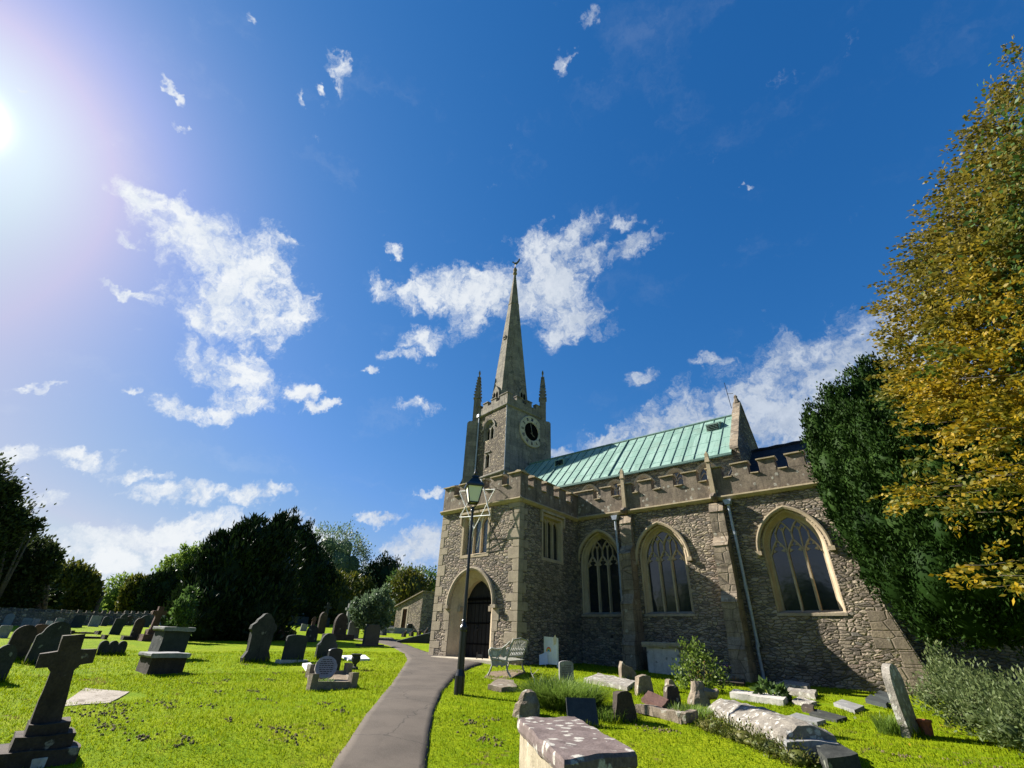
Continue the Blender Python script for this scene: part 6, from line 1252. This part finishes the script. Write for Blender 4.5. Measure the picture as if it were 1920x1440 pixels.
# -- golden beech leaning in from the right
BB = np.array([8.2, 10.5]); BZ = tz(*BB); bl = []
for (x, y, r_, rx, rz) in [(1905, 130, 13.5, .45, .5), (1890, 210, 13.2, .6, .6), (1930, 250, 12.8, 1.2, 1.2), (1850, 290, 13, .6, .5), (1800, 330, 13, .6, .45), (1850, 380, 12.6, 1.1, .9), (1770, 410, 13, .6, .5), (1920, 400, 12, 1.4, 1.3), (1790, 470, 12.6, .9, .7), (1740, 450, 13, .45, .35), (1860, 500, 12, 1.3, 1.1), (1720, 520, 12.8, .6, .4), (1690, 495, 13, .35, .22), (1680, 570, 12.9, .45, .25), (1655, 560, 13, .22, .12), (1660, 525, 13, .22, .14), (1750, 560, 12.4, .9, .55), (1940, 560, 11.6, 1.4, 1.3), (1830, 590, 12, 1.1, .8), (1720, 610, 12.6, .6, .4), (1690, 640, 12.8, .35, .22), (1765, 650, 12.1, .9, .5), (1860, 680, 11.6, 1.1, .8), (1715, 690, 12.4, .6, .3), (1680, 665, 12.7, .25, .14), (1930, 700, 11, 1.3, 1.0), (1790, 720, 11.8, .8, .4), (1740, 735, 12, .5, .22), (1700, 720, 12.2, .3, .14), (1850, 770, 11.4, .6, .3), (1780, 790, 11.7, .55, .22), (1750, 815, 11.9, .3, .12), (1920, 800, 10.9, .7, .4), (1790, 850, 11.4, .4, .14), (1770, 930, 11.3, .55, .16), (1715, 925, 11.6, .35, .10), (1680, 918, 11.8, .18, .05), (1820, 910, 11, .45, .14), (1910, 890, 10.6, .5, .2), (1870, 960, 10.6, .4, .12), (1840, 1060, 10.8, .35, .10), (1870, 1100, 10.6, .25, .08), (1915, 1080, 10.3, .4, .15)]:
    bl.append((at_r(x+(26 if y < 690 else 8), y, r_), (rx, rx, rz)))
bt_ = thing('beech_tree', 'tall beech in golden autumn leaf reaching in from the right edge', 'beech tree', (*BB, BZ))
m_ = MB(); b = np.array([*BB, BZ]); m_.tube([b-(0, 0, .3), b+(0, 0, 2), b+(-.3, .2, 6), b+(-.5, .2, 10.5), b+(-.6, .2, 13.4)], [.42, .33, .26, .15, .04], 12)
for i, (c_, r_) in enumerate(bl):
    t_ = min(13, max(1.6, (c_[2]-BZ)*.78)); s = b+np.array([-.5*t_/12, .2, t_]); e = c_+(c_-s)/np.linalg.norm(c_-s)*r_[0]*.7; f_ = (.5+.5*min(1, r_[0]))*(.5 if c_[2] < 6 else .8); w_ = unit(1)[0]*.35; mid = s+(c_-s)*.33+(w_[0], w_[1], .75+w_[2]); m2_ = s+(c_-s)*.68+(w_[1], -w_[0], .45); m_.tube([s, mid, m2_, c_, e], [.06*f_, .045*f_, .028*f_, .014*f_, .005], 5)
m_.build('trunk', BARK, bt_, smooth=True)
crown('crown', bl, 66000, .092, .058, LM['beech'], bt_, up=.05, out=.7, clump=34, spread=.30, shell=.75, corek=0, flat=.45, seed=4, cull=0, spray=.5)
full = [(np.array(c_), r_) for c_, r_ in (((8.4, 10.6, 13.2), (2.4, 2.4, 1.8)), ((8.0, 11.0, 15.4), (1.5, 1.5, 1.3)), ((9.6, 10.2, 10.5), (2.8, 2.8, 1.8)), ((8.6, 12.2, 9.0), (2.6, 2.6, 1.7)), ((10.6, 11.4, 7.4), (2.6, 2.6, 1.6)), ((9.2, 9.0, 6.2), (2.3, 2.3, 1.3)), ((7.6, 10.8, 11.0), (2.2, 2.2, 1.8)), ((11, 10, 4.6), (1.8, 1.8, .9)), ((8.6, 12.6, 5.2), (2.0, 2.0, 1.1)))]
crown('outer_crown', full, 30000, .10, .062, LM['beech'], bt_, up=.05, out=.7, clump=30, spread=.30, shell=.8, corek=0, flat=.45, seed=6, cull=0, spray=.5)
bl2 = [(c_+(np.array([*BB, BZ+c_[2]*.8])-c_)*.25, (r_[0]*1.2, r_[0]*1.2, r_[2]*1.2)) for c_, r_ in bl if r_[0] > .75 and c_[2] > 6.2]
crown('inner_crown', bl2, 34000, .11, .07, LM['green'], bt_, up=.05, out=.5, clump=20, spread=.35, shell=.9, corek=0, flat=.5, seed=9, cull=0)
# -- trees south of the yard (seen mirrored in the church windows)
for i, (x, y, h_) in enumerate(((-25, -34, 10.5), (-12, -37, 11.5), (1, -35, 9.8), (17, -34, 11))):
    z = tz(x, y); bl = [((x, y, z+h_*.6), (5.5, 5.5, h_*.4)), ((x+4, y+1, z+h_*.45), (4.5, 4.5, h_*.33)), ((x-4, y, z+h_*.42), (4.6, 4.6, h_*.35)), ((x, y+2, z+h_*.3), (6, 4, h_*.3))]
    tree('garden_tree', ('rounded leafy tree far behind the viewer, reflected at the left of the church windows', 'tall leafy tree behind the viewer, reflected in the middle church window', 'rounded leafy tree behind the viewer, reflected in the right church window', 'leafy tree furthest right behind the viewer')[i], 'tree', (x, y, z), bl, 3500, .6, .35, LM['green'], h_*.5, .4, group='trees behind the viewer', corek=.9)
# ------------------------------------------------------------------ shrubs, tufts and flowers
def clump_blades(name, label, cat, base, n, R0, L, W, mat, spread=.6, kind=None, stretch=(1, 1), group=None):
    c = np.array([base[0], base[1], gz(base[0], base[1])]); a = RNG.uniform(0, 2*math.pi, n); r_ = R0*np.sqrt(RNG.random(n))
    px_ = c[0]+np.cos(a)*r_*stretch[0]; py_ = c[1]+np.sin(a)*r_*stretch[1]; P = np.stack([px_, py_, tzv(px_, py_)], 1)
    az = a+RNG.normal(size=n)*.9; tl = RNG.uniform(.1, spread, n); Ln = L*RNG.uniform(.5, 1.15, n); D = np.stack([np.cos(az)*tl, np.sin(az)*tl, np.ones(n)], 1); D /= np.linalg.norm(D, axis=1)[:, None]
    S = np.stack([-np.sin(az), np.cos(az), np.zeros(n)], 1)*W*RNG.uniform(.6, 1.3, (n, 1)); p1 = P+D*Ln[:, None]*.55; D2 = D.copy(); D2[:, :2] *= 2.0; D2[:, 2] *= .55; p2 = p1+D2*Ln[:, None]*.45
    V = np.stack([P-S, P+S, p1+S*.8, p1-S*.8, p2+S*.12, p2-S*.12], 1).reshape(-1, 3); b = np.arange(n)[:, None]*6; Q = np.concatenate([b+np.array([[0, 1, 2, 3]]), b+np.array([[3, 2, 4, 5]])])
    o = np_mesh(name, V-c, Q, mat, None, tuple(c)); return tag(o, label, cat, group, kind)
clump_blades('grass_tuft', 'big tuft of long grass growing between the bench and the slate tablet', 'grass tuft', ground(1036, 1335)[:2]+np.array([-.12, .55]), 3400, .72, .62, .008, LM['longgrass'], 1.5, stretch=(1.0, .65))
clump_blades('grass_tuft', 'tuft of pale grass at the left foot of the lone headstone on the right', 'grass tuft', ground(1672, 1376)[:2], 500, .2, .34, .005, LM['longgrass'], .6)
clump_blades('grass_tuft', 'long grass growing round the dark stub right of the slate tablet', 'grass tuft', ground(1140, 1345)[:2], 700, .4, .26, .006, LM['longgrass'], .8)
clump_blades('grass_tuft', 'weedy grass at the foot of the short grey-brown stone block', 'grass tuft', ground(1295, 1340)[:2], 500, .4, .20, .006, LM['longgrass'], .8)
clump_blades('grass_tuft', 'green tuft spilling over the front kerb below the leaning round tablet', 'grass tuft', ground(605, 1286)[:2], 260, .22, .20, .006, LM['longgrass'], .8)
g = ground(988, 1343); m_ = MB().lathe(g[0], g[1], [(.26, g[2]-.05), (.24, g[2]+.16), (.15, g[2]+.34), (.05, g[2]+.38)], 9); tag(m_.build('mossy_stone', MT['st_rough'], rough=.07, cell=.1, loc=g), 'rough mossy boulder with a pale broken face at the left of the long-grass tuft', 'stone')
m_ = MB(); g = ground(1004, 1288); m_.tube([g, g+(-.05, 0, .18), g+(-.16, .02, .30), g+(-.18, .03, .42)], [.02, .016, .012, .004], 5); m_.tube([g+(-.1, 0, .24), g+(.06, .05, .38)], [.01, .004], 5); tag(m_.build('dead_twig', MT['st_pale'], loc=g), 'bleached dead twig sticking up behind the long-grass tuft', 'twig')
def shrub(name, label, cat, base, bl, n, L, W, mat, stems=8, sr=.012, **k):
    base = np.array([base[0], base[1], gz(base[0], base[1])]); t = thing(name, label, cat, base, k.pop('group', None)); m_ = MB()
    for i in range(stems): c_, r_ = bl[i % len(bl)]; e = np.array(c_)+unit(1)[0]*np.array(r_)*.8; m_.tube([base+unit(1)[0]*(.08, .08, 0), (base+e)/2+unit(1)[0]*.08, e], [sr, sr*.8, sr*.3], 5)
    m_.build('stems', BARK, t); crown('foliage', bl, n, L, W, mat, t, **k); return t
g = ground(1308, 1296); b3 = lambda x, y, z, r_, h_: (g+np.array([x, y, z*.86]), (r_*.92, r_*.92, h_*.86))
shrub('rose_bush', 'bushy rose with reddish top shoots growing in front of the church wall', 'rose bush', g, [b3(0, .1, .5, .5, .42), b3(.28, .15, .42, .4, .38), b3(-.32, .1, .3, .32, .28), b3(.12, .1, .95, .34, .3), b3(-.1, .12, 1.15, .2, .26), b3(.45, .2, .28, .3, .25)], 2300, .085, .05, LM['rose'], 16, corek=.2, spread=.36, shell=.8)
PINK = mat_plain('flower_petal_pink', (.6, .35, .45), .7, .2); PURP = mat_plain('flower_petal_purple', (.28, .07, .38), .7, .2)
def flower(lbl, p, r_, mat, stem=.25):
    g_ = np.array(p); t = MB(); n2 = 7
    for i in range(n2):
        a = 2*math.pi*i/n2; d = np.array([math.cos(a), math.sin(a), .5]); s = np.array([-math.sin(a), math.cos(a), 0])*r_*.45; c_ = g_+(0, 0, stem); t.add([c_, c_+d*r_*.5+s, c_+d*r_, c_+d*r_*.5-s], [(0, 1, 2, 3)])
    o = t.build('flower', mat, None, loc=g_); tag(o, lbl, 'flower', 'single flowers'); MB().tube([g_, g_+(.01, 0, stem*.5), g_+(0, 0, stem)], .006, 5).build('stem', LM['green'], o); return o
g = ground(1372, 1281); pot = MB().lathe(g[0], g[1], [(.10, g[2]+.02), (.13, g[2]+.2), (.15, g[2]+.22), (.12, g[2]+.2)], 12); tag(pot.build('flower_pot', MT['st_grey'], loc=g), 'grey pot on the low slab at the wall foot, with a purple flower above', 'flower pot')
flower('purple flower head at the foot of the wall, right of the rose bush', g+(-.05, 0, .2), .13, PURP, .22)
clump_blades('dry_plant', 'withered brownish plant in the pot below the purple flower', 'plant', g[:2]+np.array([.12, 0]), 120, .14, .24, .008, mat_leaf('dry_leaves', [(.25, .16, .06), (.4, .28, .1)], .3), .9)
flower('pink flower in the shade of the shrub border under the yew', ground(1830, 1285)+(0, 0, .5), .10, PINK, .3)
g = ground(1442, 1312); shrub('dark_leaved_plant', 'dark green broad-leaved plant growing out of the kerbed grave near the downpipe', 'plant', g, [(g+(0, 0, .22), (.26, .24, .2)), (g+(.2, .1, .15), (.2, .2, .14))], 260, .16, .11, LM['green'], 5, corek=0, shell=.8)
# shrub border under the yew at the right
bl = []
for x, y, r_, w_, h_ in ((1765, 1275, 13.2, .24, .26), (1785, 1305, 12.4, .32, .30), (1745, 1312, 12.6, .24, .2), (1810, 1275, 13.0, .3, .28), (1815, 1322, 11.9, .36, .3), (1850, 1300, 12.2, .36, .3), (1860, 1342, 11.4, .36, .26), (1768, 1245, 13.6, .2, .24), (1830, 1345, 11.5, .3, .2)): bl.append((at_r(x, y, r_), (w_, w_, h_)))
shrub('shrub_border', 'tangled grey-green shrub at the edge of the lawn under the columnar yew', 'shrub', ground(1790, 1345)[:2], bl, 7000, .075, .03, LM['shrub'], 34, .006, corek=.5, spread=.34, shell=.7, up=.5)
bl = []
for x, y, r_, w_, h_ in ((1895, 1320, 11.8, .36, .3), (1915, 1352, 11.2, .36, .28), (1935, 1310, 12, .42, .34), (1890, 1372, 10.8, .28, .2), (1960, 1345, 11.2, .5, .36)): bl.append((at_r(x, y, r_), (w_*.9, w_*.9, h_*.9)))
shrub('shrub_border', 'leafy shrub cut by the right edge of the picture, next to the tangled grey-green one', 'shrub', ground(1915, 1395)[:2], bl, 5000, .085, .03, LM['shrub'], 14, .008, corek=.6, spread=.28, shell=.5, up=.5)
# low thyme-like growth along the coped tomb
bl = []
for i in range(11):
    f_ = i/10; p = ground(1330+170*f_, 1368+64*f_); bl.append((p+(0, 0, .05), (.20, .20, .12+.05*math.sin(i*2.1))))
shrub('creeping_plant', 'dense low plant with rusty patches creeping along the near side of the coped tomb', 'plant', ground(1415, 1400)[:2], bl, 5200, .045, .02, LM['moss'], 10, .005, corek=.7, spread=.25, shell=.4, up=.5)
# ------------------------------------------------------------------ lawn blades
def lawn_blades():
    from math import pi
    pts = []
    for r0, r1, n in ((2.0, 6, 46000), (6, 10, 66000), (10, 16, 80000), (16, 24, 52000)):
        r_ = np.sqrt(RNG.uniform(r0*r0, r1*r1, n)); th = RNG.uniform(R(90+40.2-54), R(90+40.2+54), n); pts.append(np.stack([r_*np.cos(th), r_*np.sin(th), r_], 1))
    P = np.concatenate(pts); x, y, r_ = P.T; keep = np.ones(len(P), bool)
    def inside(poly):
        ins = np.zeros(len(x), bool); j = len(poly)-1
        for i in range(len(poly)):
            xi, yi = poly[i]; xj, yj = poly[j]; c = ((yi > y) != (yj > y)) & (x < (xj-xi)*(y-yi)/(yj-yi+1e-12)+xi); ins ^= c; j = i
        return ins
    for poly in PATHS:
        ins = inside(poly); ii = np.where(ins)[0]; q = np.asarray(poly); far = np.ones(len(ii), bool)
        for a in range(0, len(ii), 4000): far[a:a+4000] = np.sqrt(((x[ii[a:a+4000], None]-q[:, 0])**2+(y[ii[a:a+4000], None]-q[:, 1])**2).min(1)) > .07*RNG.random(len(ii[a:a+4000]))
        keep[ii[far]] = False
    for ex_, ey_, er in EXCL: keep &= (x-ex_)**2+(y-ey_)**2 > er*er
    keep &= ~((x > XL-.1) & (x < XR+.1) & (y > YP-.75)); keep &= ~((x > XL) & (y > YA-.05))
    x, y, r_ = x[keep], y[keep], r_[keep]
    ex, ey, tall = [x], [y], [np.ones(len(x))]
    for bx, by, bw, bt2, byaw in BASES:                      # uncut fringe at the foot of the stones
        if math.hypot(bx, by) > 24: continue
        m_ = int(90+160*bw); v = RNG.uniform(-bw/2-.05, bw/2+.05, m_); u = (bt2/2+np.abs(RNG.normal(size=m_))*.05)*np.where(RNG.random(m_) < .5, -1, 1); ca, sa = math.cos(R(byaw)), math.sin(R(byaw))
        ex.append(bx+u*ca-v*sa); ey.append(by+u*sa+v*ca); tall.append(RNG.uniform(1.5, 3.6, m_))
    x, y, tall = np.concatenate(ex), np.concatenate(ey), np.concatenate(tall); r_ = np.hypot(x, y); n = len(x); z = tzv(x, y)+.012*np.sin(x*2.1+np.sin(y*1.7))*np.sin(y*2.3+1)*np.clip((r_-2)/4, 0, 1)
    B = np.stack([x, y, z-.004], 1); a = RNG.uniform(0, 2*pi, n); tl = RNG.uniform(.1, .9, n); D = np.stack([np.cos(a)*tl, np.sin(a)*tl, np.ones(n)], 1); D /= np.linalg.norm(D, axis=1)[:, None]
    H_ = RNG.uniform(.018, .045, n)*(1+.25*(r_ > 10)+.2*(r_ > 16))*tall; Wd = (.0022+.00042*r_)*RNG.uniform(.7, 1.3, n); S = np.stack([-np.sin(a), np.cos(a), np.zeros(n)], 1)*Wd[:, None]
    T = B+D*H_[:, None]; V = np.stack([B-S, B+S, T+S*.3, T-S*.3], 1).reshape(-1, 3); Q = np.arange(4*n).reshape(n, 4)
    tag(np_mesh('lawn_grass', V, Q, LM['blades']), kind='stuff')
lawn_blades()

def lumps(name, spots, size, mat, per=26, R0=.45, flat=.5):
    V = []; F = []; rr = random.Random(21)
    for (x, y, k) in spots:
        g = ground(x, y)
        for i in range(int(per*k)):
            a, q = rr.uniform(0, 6.28), R0*k**.5*abs(rr.gauss(0, .55)); px_, py_ = g[0]+q*math.cos(a)*1.5, g[1]+q*math.sin(a)*.8; r_ = size*rr.uniform(.4, 1.3); z = gz(px_, py_); b = len(V); n_ = 6
            for j in range(n_): t = 2*math.pi*j/n_; V.append((px_+r_*math.cos(t)*rr.uniform(.7, 1.2), py_+r_*math.sin(t)*rr.uniform(.7, 1.2), z-.004))
            for j in range(n_): t = 2*math.pi*j/n_; V.append((px_+r_*.55*math.cos(t)*rr.uniform(.6, 1.2), py_+r_*.55*math.sin(t), z+r_*flat*rr.uniform(.6, 1.2)+.012))
            F += [(b+j, b+(j+1) % n_, b+n_+(j+1) % n_, b+n_+j) for j in range(n_)]+[tuple(b+n_+j for j in range(n_))]
    me = bpy.data.meshes.new(name); me.from_pydata(V, [], F); me.materials.append(mat); o = bpy.data.objects.new(name, me); COL.objects.link(o); return tag(o, kind='stuff')
lumps('soil_clods', [(190, 1340, 1.6), (225, 1326, 1.4), (200, 1362, 1.2), (262, 1383, .8), (300, 1318, .8), (372, 1282, .8), (390, 1325, .7), (345, 1265, .6), (420, 1276, .5), (408, 1298, .5), (350, 1392, .8), (318, 1328, .5), (505, 1275, .8), (480, 1298, .7), (515, 1262, .6), (495, 1312, .5), (520, 1368, .9), (545, 1385, .5), (430, 1350, .4), (612, 1318, .8), (640, 1334, .5), (460, 1246, .5), (600, 1360, .4), (885, 1358, .7), (905, 1385, .9), (925, 1352, .5), (1205, 1362, .7), (1240, 1368, .6), (1690, 1418, .5), (1810, 1432, .5), (1540, 1380, .4)], .024, mat_stone('turned_soil', (.075, .055, .024), (.20, .155, .075), sc=9, bstr=1.0), per=34, R0=.36, flat=.35)
def fallen():
    spots = []; rr = random.Random(5)
    n = 420; x = RNG.uniform(-3, 9, n); y = RNG.uniform(5, 16.5, n); k = RNG.random(n) < np.clip((x+4)/11, .08, 1); x, y = x[k], y[k]
    P = np.stack([x, y, tzv(x, y)+.035], 1); A = RNG.normal(size=(len(P), 3))*(1, 1, .25); V, Q = leaf_quads(P, A, .07, .045); tag(np_mesh('fallen_leaves', V, Q, LM['beech']), kind='stuff')
fallen()
